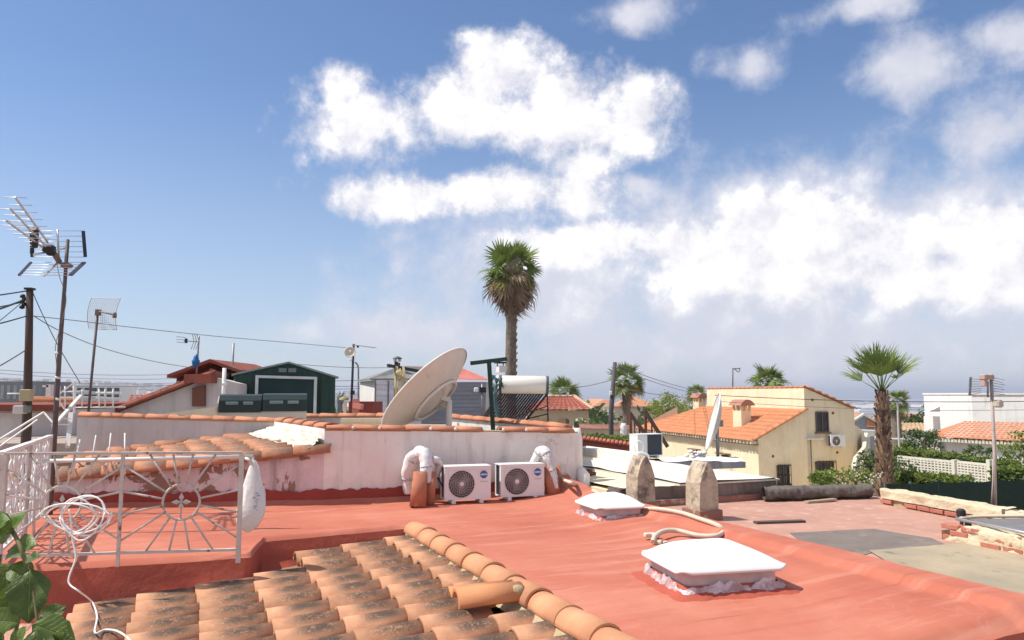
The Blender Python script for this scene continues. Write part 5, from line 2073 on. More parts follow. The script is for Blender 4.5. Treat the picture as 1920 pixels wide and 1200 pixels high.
# ------------------------------------------------------------------ brown-roofed houses on the left
def corrugated(t_, e0, e1, r1, r0, m, name, pitch=0.22, amp=0.035, rows=6, thick=True, lip=True):
    """roof plane with barrel tiles running from eave (e0-e1) up to ridge (r0-r1)"""
    e0, e1, r0, r1 = Vector(e0), Vector(e1), Vector(r0), Vector(r1)
    L = (e1 - e0).length
    n = max(3, int(L / pitch))
    nrm = (e1 - e0).cross(r0 - e0).normalized()
    if nrm.z < 0:
        nrm = -nrm
    mb = MB()
    sub = 6
    nu = n * sub

    def fn(u, t_2):
        p = lerp(lerp(e0, e1, u), lerp(r0, r1, u), t_2)
        ph = (u * n) % 1.0
        prof = math.sin(math.pi * ph / 0.62) if ph < 0.62 else -0.25 * math.sin(math.pi * (ph - 0.62) / 0.38)
        return p + nrm * (amp * prof)
    kk = rows
    for k in range(kk):
        a0, a1 = k / kk, (k + 1) / kk
        mb.sheet(lambda u, t_2: fn(u, lerp(a0, a1, t_2)) + nrm * (0.02 * (1 - t_2)), nu, 1, 0, True)
    o = mb.build(name, m, t_)
    if lip:
        # open ends of the tiles along the eave
        lp = MB()
        dn = (e0 - r0).normalized()
        for i in range(n):
            c0 = lerp(e0, e1, (i + 0.31) / n)
            w = L / n * 0.31
            ax = (e1 - e0).normalized()
            pts = [c0 + ax * (w * math.cos(math.pi * j / 6)) + nrm * (amp * math.sin(math.pi * j / 6) + 0.02) for j in range(7)]
            lp.add(pts, [tuple(range(7))])
            lp.add([p + dn * 0.05 for p in pts] + pts, [(j, j + 1, 8 + j, 7 + j) for j in range(6)])
        lp.build('tile_ends', DARKIN if False else m, o)
    return o


def left_houses():
    # low house with a long sloping verge
    t_ = thing('white_gable_house', 'white gabled house with dark red verge tiles and a brown door panel', 'house', Vector((P(330, 775, 17.0).x, 18.5, -3.3)))
    y = 17.0
    a, top, c = P(215, 776, y), P(398, 706, y + 0.4), P(446, 718, y + 0.5)
    w = MB()
    zb = -3.2
    w.prism([Vector((a.x, a.y, zb)), Vector((c.x, c.y, zb)), Vector((c.x, c.y, top.z - 0.15)), top, a], (-1.2, 4.5, 0))
    w.build('wall', WALLG, t_)
    v = MB()
    n_ = Vector((0, -0.12, 0))
    v.prism([a + n_ + Vector((-0.25, 0, -0.12)), top + n_ + UP * 0.02, top + n_ + UP * 0.16, a + n_ + Vector((-0.25, 0, 0.03))], (-1.25, 4.8, 0))
    v.build('roof', BROWNR, t_)
    vt = barrel_tile_mesh('verge_tile', 0.45, 0.10, 0.08, 0.0, BROWNR, 0.016, 7, 0.88)
    d = (top - a)
    n = 7
    for k in range(n):
        place('verge_tile', vt, t_, frame_at(lerp(a, top, k / n) + n_ + UP * 0.05, d.normalized() + Vector((0, 0, -0.02)), (0, -0.4, 1)))
    dr = MB()
    dr.prism([P(360, 762, y + 0.2), P(383, 762, y + 0.25), P(383, 722, y + 0.25), P(360, 727, y + 0.2)], (0, 0.1, 0))
    dr.build('door_panel', mat('brown_timber', (0.20, 0.085, 0.055), (0.15, 0.065, 0.045), 4, 0.8, stretch=(8, 8, 0.6)), t_)
    b = MB()
    b.box(P(377, 710, y + 0.25), (0.62, 0.4, 0.2), 0.0)
    b.build('verge_block', BROWNR, t_)
    # timber gable behind
    y = 21.0
    t_ = thing('timber_gable_hut', 'dark brown timber gable with overhanging roof behind the shed', 'hut', Vector((P(400, 730, y).x, y + 1.6, -3.3)))
    L_, A_, R_ = P(322, 709, y), P(401, 680, y), P(456, 700, y + 0.3)
    w = MB()
    p0, p1 = P(331, 712, y + 0.3), P(450, 712, y + 0.4)
    w.prism([Vector((p0.x, p0.y, -3.2)), Vector((p1.x, p1.y, -3.2)), P(450, 703, y + 0.4), P(401, 684, y + 0.35), P(331, 708, y + 0.3)], (0, 3.2, 0))
    w.build('gable_wall', mat('brown_boards', (0.105, 0.035, 0.026), (0.075, 0.026, 0.02), 3, 0.8, 0.3, 10, stretch=(1, 1, 9)), t_)
    for p, q, nm in ((L_, A_, 'roof_plane'), (A_, R_, 'roof_plane')):
        rf = MB()
        rf.prism([p + Vector((0, -0.3, 0)), q + Vector((0, -0.3, 0)), q + Vector((0, -0.3, 0.09)), p + Vector((0, -0.3, 0.09))], (0, 3.7, 0))
        rf.build(nm, BROWNR, t_)
    lp = MB()
    lp.lathe([(0.0, 0.06), (0.05, 0.05), (0.06, 0), (0, -0.01)], 8, Matrix.Translation(P(396, 695, y + 0.1)))
    lp.build('lamp', CREAMH, t_)
    ws = MB()
    ws.box(P(340, 725, y + 0.2), (0.15, 0.2, 0.3))
    ws.build('white_corner', WHITEH, t_)
    # white vent pipe in front of the shed
    p = MB()
    q = P(421, 690, 16.6)
    p.cyl(Vector((q.x, q.y, 0.9)), q, 0.045, 8)
    p.cyl(P(421, 722, 16.6), P(421, 716, 16.6), 0.058, 8)
    single('vent_pipe', 'white plastic vent pipe standing by the green shed corner', 'pipe', p, PLASTIC, Vector((q.x, q.y, 0.9)))
    p = MB()
    q = P(438, 643, 21.5)
    p.cyl(Vector((P(434, 730, 21.5).x, 21.5, 1.2)), q, 0.03, 8)
    single('bare_mast', 'thin bare grey mast rising behind the timber gable', 'mast', p, GALV, Vector((P(434, 730, 21.5).x, 21.5, 1.2)))
    # grey wall building by the street
    y = 14.0
    t_ = thing('grey_street_house', 'grey rendered house with a red roof edge behind the utility pole', 'house', Vector((P(60, 800, y).x, y + 3, -3.3)))
    w = MB()
    a, b = P(-160, 768, y), P(140, 768, y + 1.0)
    w.prism([Vector((a.x, a.y, -3.2)), Vector((b.x, b.y, -3.2)), Vector((b.x, b.y, b.z)), a], (-0.5, 6, 0))
    w.build('wall', WALLG, t_)
    r_ = MB()
    n_ = Vector((0, -0.25, 0))
    r_.prism([a + n_, b + n_, b + n_ + UP * 0.10, a + n_ + UP * 0.10], (-0.5, 6.3, 0))
    r_.build('roof_edge', BROWNR, t_)
    vt2 = barrel_tile_mesh('eave_tile', 0.4, 0.08, 0.06, 0.0, ORANGE, 0.014, 7, 0.9)
    for k in range(13):
        q = lerp(P(62, 764, y), P(142, 764, y + 1.0), k / 13)
        place('eave_tile', vt2, t_, frame_at(q + Vector((0, -0.28, 0.11)), (0.05, 1, 0.12), (0, 0, 1)))
    b_ = MB()
    b_.prism([P(-160, 770, y - 0.01), P(140, 770, y + 0.99), P(140, 774, y + 0.99), P(-160, 774, y - 0.01)], (0, -0.03, 0))
    b_.build('painted_band', mat('faded_pink_band', (0.50, 0.30, 0.26), (0.42, 0.26, 0.23), 4, 0.9), t_)


left_houses()


# ------------------------------------------------------------------ poles, aerials, cables
def utility_pole():
    y = 11.0
    foot = Vector((P(52, 900, y).x - 0.02, y, -3.3))
    t_ = thing('utility_pole', 'dark wooden utility pole with meter boxes at the left', 'utility pole', foot)
    p = MB()
    top = P(56, 543, y)
    p.tube([foot, P(50, 800, y), P(54, 650, y), top], [0.075, 0.066, 0.052, 0.046], 12)
    p.build('shaft', WOODP, t_)
    p = MB()
    p.box(top + UP * 0.01, (0.11, 0.11, 0.03))
    p.build('cap', BLACKP, t_)
    for (px, py, s, m, nm) in ((50, 741, (0.15, 0.12, 0.17), mat('ochre_box', (0.42, 0.36, 0.22), None, 5, 0.7), 'meter_box'), (48, 767, (0.12, 0.10, 0.10), mat('grey_green_box', (0.22, 0.25, 0.21), None, 5, 0.7), 'junction_box'), (38, 768, (0.15, 0.12, 0.12), WALLG, 'grey_box')):
        q = MB()
        q.box(P(px, py, y - 0.13), s, 0.1, bev=0.01)
        q.build(nm, m, t_)
    q = MB()
    c = P(45, 560, y)
    for k in range(5):
        q.lathe([(0, 0.03), (0.03, 0.02), (0.04, -0.02), (0, -0.04)], 7, Matrix.Translation(c + Vector((-0.02 + 0.03 * (k % 2), 0, -0.04 * k + 0.04))))
    q.build('insulator', BLACKP, t_)
    return top


ptop = utility_pole()


def cable(label, pts, r=0.008, m=BLACKP, n=10):
    mb = MB()
    q = spline([Vector(p) for p in pts], n)
    mb.tube(q, r, 5)
    single('overhead_cable', label, 'cable', mb, m, q[0], 'overhead cables')


def sag(a, b, s):
    a, b = Vector(a), Vector(b)
    if a.y < 9.5 and a.x < -5:
        a = b + (a - b) * 2.2                  # the span goes on past the picture edge
    return [lerp(a, b, t_) - UP * (s * 4 * t_ * (1 - t_)) for t_ in (0, .2, .4, .6, .8, 1)]


cable('topmost black cable leaving the pole head to the left', sag(P(-60, 556, 9.0), P(52, 545, 11), 0.03), 0.010)
cable('thick twisted black cable slung left from the pole insulators', sag(P(-60, 592, 8.5), P(46, 562, 11), 0.04), 0.014)
cable('second black cable slung left below the insulators', sag(P(-60, 580, 9.0), P(46, 566, 11), 0.03), 0.008)
cable('thin steep cable slung left from the pole insulators', sag(P(-60, 640, 8.5), P(40, 568, 11), 0.05), 0.006)
cable('black cable passing left at mid pole height', sag(P(-60, 614, 8.5), P(52, 592, 11), 0.04), 0.010)
cable('short thin cable to a hook low on the pole', sag(P(-40, 700, 9.0), P(46, 658, 11), 0.05), 0.008)
cable('thin stay wire dropping right from the pole head', [P(60, 545, 11), P(80, 590, 11.2), P(110, 650, 11.5), P(150, 718, 12)], 0.006)
cable('long grey cable from the pole across to the small dish mast', [P(58, 592, 11), P(150, 602, 12), P(250, 614, 14), P(400, 630, 16), P(560, 644, 18), P(660, 653, 20)], 0.007, GALV)
cable('grey cable sagging from the pole to the timber gable', [P(62, 592, 11), P(120, 624, 12.5), P(200, 655, 15), P(290, 678, 18), P(362, 690, 20.5)], 0.008, GALV)
FARW = mat('far_wire', (0.16, 0.17, 0.19), None, 3, 0.7)
for i, (y0, y1, lb) in enumerate(((690, 702, 'highest of the far level wires on the left'), (696, 710, 'second far level wire on the left'), (708, 718, 'third far level wire on the left'), (716, 722, 'lowest far level wire on the left'))):
    cable(lb, sag(P(-80, y0 - 3, 48), P(330, y1, 60), 0.25), 0.016, FARW)
for i, (y0, y1, lb) in enumerate(((683, 689, 'highest wire between the green shed and the mast'), (713, 709, 'middle wire between the two sheds'), (722, 721, 'lower wire between the two sheds'), (729, 724, 'lowest wire between the two sheds'))):
    cable(lb, sag(P(560, y0, 48), P(740, y1, 52), 0.1), 0.018, FARW)


def yagi(t_, c, ax, up, L, nel, el, m_boom, m_el, nm='boom'):
    ax, up = Vector(ax).normalized(), Vector(up).normalized()
    b = MB()
    b.beam(c, c + ax * L, 0.022, 0.022, up=up)
    b = b.build(nm, m_boom, t_)
    side = ax.cross(up).normalized()
    for k in range(nel):
        q = c + ax * (L * (k + 0.6) / nel)
        e = MB()
        e.cyl(q - side * el * (1 - 0.25 * k / nel), q + side * el * (1 - 0.25 * k / nel), 0.006, 5)
        e.build('element', m_el, b)


def big_aerial():
    y = 9.6
    foot = Vector((P(103, 812, y).x, y, 0.0))
    t_ = thing('television_aerial', 'tall mast with a three-boom television aerial and grid reflectors at far left', 'aerial', foot)
    p = MB()
    p.tube([Vector((foot.x, y, -0.1)), P(105, 770, y), P(113, 640, y), P(121, 540, y), P(127, 449, y)], [0.032, 0.032, 0.028, 0.024, 0.022], 8)
    p.build('mast', mat('rusty_mast', (0.15, 0.12, 0.115), (0.10, 0.07, 0.065), 7, 0.6), t_)
    for a, b in ((664, 655), (710, 700), (750, 740)):
        p = MB()
        p.cyl(P(108, a, y), P(109, a - 4, y), 0.036, 8)
        p.build('clip', PLASTIC, t_)
    # three booms leaving to the upper left, towards us
    tail = P(104, 480, y)
    tips = (P(28, 369, 8.6), P(19, 391, 8.4), P(12, 414, 8.3))
    roots = (P(90, 455, 9.4), P(86, 462, 9.35), P(80, 464, 9.3))
    for tip, root in zip(tips, roots):
        b = MB()
        b.beam(root, tip, 0.018, 0.018)
        b = b.build('boom', ALU, t_)
        ax = (tip - root)
        for k in range(7):
            q = lerp(root, tip, (k + 0.5) / 6.6)
            e = MB()
            e.cyl(q - Vector((0.125, 0.02, 0)), q + Vector((0.125, 0.02, 0)), 0.0045, 5)
            e.build('element', ALU, b)
    h = MB()
    for c, s in ((P(66, 447, 9.1), (0.06, 0.08, 0.24)), (P(60, 470, 9.2), (0.04, 0.06, 0.09)), (P(92, 467, 9.45), (0.13, 0.12, 0.10)), (P(96, 474, 9.5), (0.10, 0.1, 0.07))):
        h.box(c, s, 0.2, bev=0.015)
    h.build('dipole_box', BLACKP, t_)
    h = MB()
    h.beam(P(98, 470, 9.5), P(112, 492, y), 0.05, 0.05)
    h.beam(P(108, 492, y), P(136, 499, y), 0.03, 0.03)
    h.box(P(124, 498, y), (0.1, 0.08, 0.06))
    h.build('clamp', mat('brown_clamp', (0.22, 0.16, 0.12), None, 6, 0.7), t_)
    wh = MB()
    wh.lathe([(0.0, 0.03), (0.03, 0.02), (0.03, -0.02), (0, -0.03)], 8, Matrix.Translation(P(63, 427, 9.0)))
    wh.build('white_joint', PLASTIC, t_)
    # grid reflectors above and below
    for (c0, c1, c2, c3) in ((P(58, 433, 9.5), P(156, 433, 9.7), P(160, 482, 9.75), P(60, 482, 9.5)), (P(58, 492, 9.5), P(158, 492, 9.7), P(132, 516, 9.2), P(36, 516, 9.0))):
        g_ = MB()
        for k in range(6):
            s = k / 5
            g_.cyl(lerp(c0, c3, s), lerp(c1, c2, s), 0.004, 5)
        g_.build('reflector_wires', ALU, t_)
        for e0_, e1_, w_ in ((c0, c3, 0.03), (c1, c2, 0.045)):
            g_ = MB()
            g_.beam(e0_, e1_, w_, 0.018)
            g_.build('reflector_end', mat('navy_plastic', (0.02, 0.022, 0.045), None, 4, 0.5), t_)
        g_ = MB()
        g_.beam(lerp(c0, c1, 0.5), lerp(c3, c2, 0.5), 0.02, 0.015)
        g_.build('reflector_bar', ALU, t_)
    s = MB()
    s.cyl(P(108, 430, 9.6), P(109, 466, 9.6), 0.010, 6)
    s.beam(P(62, 478, 9.4), P(130, 464, 9.65), 0.02, 0.02)
    s.beam(P(104, 496, 9.55), P(82, 518, 9.2), 0.02, 0.012)
    s.build('strut', ALU, t_)
    w = MB()
    w.tube(spline([P(106, 490, 9.55), P(112, 520, 9.6), P(124, 560, 9.58), P(114, 610, 9.58), P(104, 650, 9.58), P(106, 690, 9.58), P(103, 760, 9.58)]), 0.005, 5)
    w.build('lead', GALV, t_)


big_aerial()


def grid_aerial():
    y = 12.6
    foot = Vector((P(163, 800, y).x, y, 0.9))
    t_ = thing('grid_aerial', 'curved wire grid dish on a thin leaning mast', 'aerial', foot)
    p = MB()
    p.tube([foot, P(170, 725, y), P(183, 588, y)], 0.022, 8)
    p.build('mast', MATS['rusty_mast'], t_)
    tl, tr, br, bl = P(172, 558, y + 0.2), P(226, 560, y - 0.25), P(219, 618, y - 0.2), P(167, 616, y + 0.2)

    def surf(u, v):
        q = lerp(lerp(tl, tr, u), lerp(bl, br, u), v)
        return q + Vector((-0.09, 0.10, 0)) * (4 * u * (1 - u)) * 0.4 + Vector((-0.05, 0, 0.0)) * (4 * v * (1 - v))
    g_ = MB()
    for k in range(19):
        g_.tube([surf(i / 8, k / 18) for i in range(9)], 0.0035 if k not in (0, 18) else 0.007, 4)
    for k in range(15):
        g_.tube([surf(k / 14, i / 8) for i in range(9)], 0.003 if k not in (0, 14) else 0.007, 4)
    g_.build('grid', mat('grey_wire', (0.50, 0.51, 0.53), (0.42, 0.43, 0.46), 9, 0.5), t_)
    h = MB()
    h.box(P(184, 586, y - 0.02), (0.07, 0.07, 0.10))
    h.build('bracket', mat('brown_clamp', (0.22, 0.16, 0.12)), t_)
    h = MB()
    h.cyl(P(186, 584, y - 0.05), P(213, 590, y - 0.5), 0.014, 6)
    h.lathe([(0, 0.05), (0.03, 0.04), (0.035, -0.04), (0, -0.05)], 8, Matrix.Translation(P(215, 591, y - 0.5)))
    h.build('feed_arm', mat('brown_clamp', (0.22, 0.16, 0.12)), t_)


grid_aerial()


def small_aerials():
    y = 18.6
    foot = Vector((P(368, 712, y).x, y, P(368, 712, y).z))
    t_ = thing('roof_aerial', 'roof aerial with fanned rods above a blue wrapped bundle', 'aerial', foot)
    p = MB()
    p.tube([foot, P(373, 630, y)], 0.022, 6)
    p.build('mast', GALV, t_)
    b = MB()
    b.cyl(P(374, 641, y), P(345, 639, y - 0.5), 0.012, 5)
    b.build('boom', mat('ochre_plastic', (0.50, 0.36, 0.16), None, 5, 0.6), t_)
    for dz in (-3, 2, 7):
        b = MB()
        b.cyl(P(348, 636 + dz, y - 0.5), P(331, 634 + dz, y - 0.8), 0.006, 4)
        b.build('element', GALV, t_)
    for k in range(3):
        b = MB()
        x = 360 + 4.5 * k
        b.cyl(P(x + 4, 640, y - 0.1), P(x, 625, y - 0.3), 0.008, 4)
        b.cyl(P(x + 4, 640, y - 0.1), P(x - 2, 655, y - 0.3), 0.008, 4)
        b.build('element', GALV, t_)
    b = MB()
    b.box(P(349, 639, y - 0.5), (0.05, 0.05, 0.11))
    b.build('dipole_box', BLACKP, t_)
    q = MB()
    c = P(367, 678, y)
    prof = []
    for i in range(12):
        s = i / 11
        prof.append((0.02 + 0.085 * math.sin(math.pi * s) ** 0.7 * (1.0 if s < 0.55 else 0.75), -0.17 + 0.36 * s))
    q.lathe(prof, 14, Matrix.Translation(c))
    for v in range(len(q.v)):
        nz = mnoise.noise(q.v[v] * 9)
        q.v[v] = q.v[v] + Vector((nz, nz, 0)) * 0.02
    single('blue_bundle', 'bright blue plastic wrapped round the aerial foot', 'plastic wrap', q, mat('blue_plastic', (0.03, 0.18, 0.46), (0.02, 0.12, 0.34), 8, 0.4), Vector((c.x, c.y, c.z - 0.2)))
    # mast with a small dish and long yagi
    y = 18.8
    foot = Vector((P(659, 752, y).x, y, P(659, 760, y).z))
    t_ = thing('dish_mast', 'dark mast with small round dish and a long aerial pointing right', 'aerial', foot)
    p = MB()
    p.cyl(foot, P(663, 645, y), 0.03, 8)
    p.build('mast', mat('navy_mast', (0.035, 0.04, 0.06), (0.05, 0.05, 0.06), 5, 0.5), t_)
    d = MB()
    Mx = axis_frame(P(656, 660, y - 0.1), (0.15, -0.95, 0.2))
    d.lathe([(0.13 * i / 6, -0.04 + 0.04 * (i / 6) ** 2) for i in range(7)], 20, Mx)
    d.lathe([(0.13, 0.0), (0.142, -0.004), (0.135, -0.03), (0.05, -0.055), (0, -0.06)], 20, Mx)
    d.build('small_dish', mat('ivory_dish', (0.62, 0.56, 0.46), (0.52, 0.46, 0.38), 8, 0.5), t_)
    d = MB()
    d.cyl(P(656, 660, y - 0.1), Mx @ Vector((0.02, 0, 0.1)), 0.012, 5)
    d.lathe([(0, 0.02), (0.03, 0.01), (0.03, -0.02), (0, -0.03)], 8, Matrix.Translation(Mx @ Vector((0.02, 0, 0.1))))
    d.lathe([(0, 0.02), (0.035, 0.01), (0.035, -0.02), (0, -0.03)], 8, Matrix.Translation(P(657, 675, y - 0.05)))
    d.build('feed', PLASTIC, t_)
    a, b = P(664, 647, y), P(703, 652, y - 0.5)
    bm_ = MB()
    bm_.beam(a, b, 0.018, 0.018)
    bm_ = bm_.build('boom', mat('copper_boom', (0.36, 0.22, 0.16), None, 5, 0.6), t_)
    for k in range(8):
        q = lerp(a, b, (k + 0.5) / 8)
        e = MB()
        e.cyl(q - Vector((0.05, 0.14, 0)), q + Vector((0.05, 0.14, 0)), 0.005, 4)
        e.build('element', MATS['copper_boom'], bm_)
    k = MB()
    k.box(P(671, 650, y), (0.05, 0.05, 0.05))
    k.box(P(661, 736, y), (0.1, 0.06, 0.1), 0.4)
    k.build('bracket', BLACKP, t_)
    p = MB()
    p.tube(spline([Vector((P(672, 752, 26).x, 26, P(672, 770, 26).z)), P(672, 700, 26), P(671, 686, 26), P(666, 679, 26)]), 0.03, 6)
    single('curved_pole', 'thin pale pole with a curved top beside the dish mast', 'pole', p, GALV, Vector((P(672, 752, 26).x, 26, P(672, 770, 26).z)))
    # aerial on the right parapet
    y = 9.9
    foot = G(1866, 945, 0.10)
    foot = P(1866, 950, y)
    t_ = thing('right_aerial', 'rusty mast with a wide rod aerial on the far right parapet', 'aerial', foot)
    p = MB()
    p.tube([foot, P(1865, 860, y), P(1858, 700, y)], 0.021, 8)
    p.tube([foot + Vector((-0.05, 0, 0)), P(1862, 900, y), P(1862, 860, y)], 0.010, 6)
    p.build('mast', mat('pinkish_steel', (0.50, 0.42, 0.38), (0.38, 0.31, 0.28), 8, 0.6), t_)
    h = MB()
    h.box(P(1850, 707, y - 0.05), (0.16, 0.1, 0.07), 0.2, bev=0.01)
    h.box(P(1845, 716, y - 0.05), (0.06, 0.08, 0.12), 0.2, bev=0.01)
    h.build('dipole_box', mat('pink_plastic', (0.46, 0.33, 0.28), None, 6, 0.6), t_)
    for k in range(7):
        e = MB()
        q = P(1858, 712 + 4.5 * k, y)
        e.cyl(P(1820, 710 + 5 * k, y + 0.4), P(1840, 712 + 4.0 * k, y), 0.004, 4)
        e.cyl(P(1862, 708 + 5 * k, y), P(1884 - k % 2 * 4, 713 + 4.5 * k, y - 0.3), 0.004, 4)
        e.build('element', GALV, t_)
    e = MB()
    e.beam(P(1820, 707, y + 0.4), P(1818, 742, y + 0.4), 0.03, 0.015)
    e.build('reflector_end', GALV, t_)
    e = MB()
    e.cyl(P(1852, 715, y), P(1852, 745, y), 0.012, 6)
    e.build('strut', GALV, t_)
    lamp = MB()
    lamp.box(P(1872, 757, y - 0.05), (0.11, 0.09, 0.10), 0.2, bev=0.02)
    lamp.build('junction_box', mat('ivory_box', (0.62, 0.55, 0.45), None, 5, 0.6), t_)
    # bare aerial over the cream house
    y = 44
    p = MB()
    q = P(1374, 726, y)
    p.cyl(q, P(1374, 690, y), 0.04, 6)
    p.cyl(P(1374, 691, y), P(1388, 691, y), 0.03, 5)
    p.cyl(P(1376, 691, y), P(1385, 698, y), 0.03, 5)
    p.cyl(P(1387, 689, y), P(1387, 697, y), 0.025, 5)
    single('far_aerial', 'small bare aerial standing on the cream house roof', 'aerial', p, mat('far_steel', (0.20, 0.20, 0.22), None, 4, 0.6), q)


small_aerials()


# ------------------------------------------------------------------ white stair rails at the far left
def stair_rails():
    t_ = thing('outside_stair', 'white metal outside stair and handrails climbing beside the roof edge', 'stair', Vector((-6.9, 10.0, -3.3)))
    y = 10.6
    specs = [((-30, 842, 9.6), (82, 773, 10.8), 0.022), ((-30, 858, 9.6), (70, 787, 10.8), 0.016), ((82, 773, 10.8), (102, 796, 10.6), 0.016), ((100, 800, 10.4), (152, 742, 11.6), 0.045), ((140, 715, 11.6), (139, 775, 11.5), 0.03),
             ((133, 775, 11.2), (127, 838, 10.9), 0.06), ((112, 738, 11.5), (138, 718, 11.6), 0.02), ((110, 752, 11.5), (122, 768, 11.5), 0.02), ((110, 785, 11.0), (132, 785, 11.0), 0.014), ((108, 796, 11.0), (130, 796, 11.0), 0.014),
             ((-10, 898, 8.2), (28, 862, 8.2), 0.035), ((-10, 915, 8.2), (28, 868, 8.2), 0.03), ((-10, 940, 7.6), (26, 905, 7.6), 0.05), ((-10, 898, 8.0), (26, 898, 8.0), 0.03)]
    for a, b, w in specs:
        q = MB()
        q.beam(P(*a), P(*b), w, w)
        q.build('rail', PWHITE, t_)
    for k in range(9):
        q = MB()
        c = lerp(P(0, 960, 7.8), P(118, 830, 11.2), k / 8.0)
        q.box(c + Vector((-0.25, 0, -0.55)), (0.7, 0.34, 0.05), 0.35)
        q.build('tread', PWHITE, t_)
    # terrace railing with square grid beyond
    t_ = thing('terrace_railing', 'white square-mesh terrace railing beyond the grey wall coping', 'railing', P(180, 772, 14.0))
    y = 14.0
    for x in (112, 122, 138, 154, 170, 186, 197, 212):
        q = MB()
        q.cyl(P(x, 763, y), P(x, 724 if x < 150 else 730, y), 0.014, 6)
        q.build('baluster', PWHITE, t_)
    for (x0, y0, x1, y1) in ((110, 735, 170, 733), (110, 745, 200, 744), (140, 764, 235, 763), (180, 736, 226, 737), (180, 746, 226, 746), (226, 736, 226, 747), (14, 738, 46, 738)):
        q = MB()
        q.cyl(P(x0, y0, y), P(x1, y1, y), 0.014, 6)
        q.build('rail', PWHITE, t_)
    q = MB()
    q.box(P(93, 738, 15), (0.10, 0.10, 0.36))
    q.box(P(88, 724, 15), (0.12, 0.10, 0.04))
    q.build('pier', WHITEH, t_)


stair_rails()
# ================================================================== neighbour on the right: rough roof, stone posts, parapets
ZN = -0.12
PINKR = mat('pink_roof_slabs', (0.52, 0.29, 0.22), (0.44, 0.24, 0.18), 1.6, 0.9, 0.35, 14, (0.58, 0.40, 0.31), 5, 0.52, 0.7)
BITUM = mat('grey_bitumen', (0.22, 0.18, 0.155), (0.17, 0.14, 0.12), 2.5, 0.9, 0.35, 20, (0.30, 0.25, 0.20), 4, 0.55, 0.7)
SCREED = mat('sandy_screed', (0.46, 0.37, 0.25), (0.33, 0.28, 0.20), 1.4, 0.95, 0.4, 14, (0.20, 0.18, 0.13), 3, 0.56, 0.68)


def flat_poly(mb, pts, z, jit=0.0, seed=0, step=0.25):
    out = []
    for i in range(len(pts)):
        a, b = pts[i], pts[(i + 1) % len(pts)]
        k = max(1, int((b - a).length / step))
        for j in range(k):
            p = lerp(a, b, j / k)
            q = mnoise.noise((p.x * 3 + seed, p.y * 3, 0)) * jit
            out.append(Vector((p.x + q, p.y + q * 0.7, z)))
    mb.add(out, [tuple(range(len(out)))])


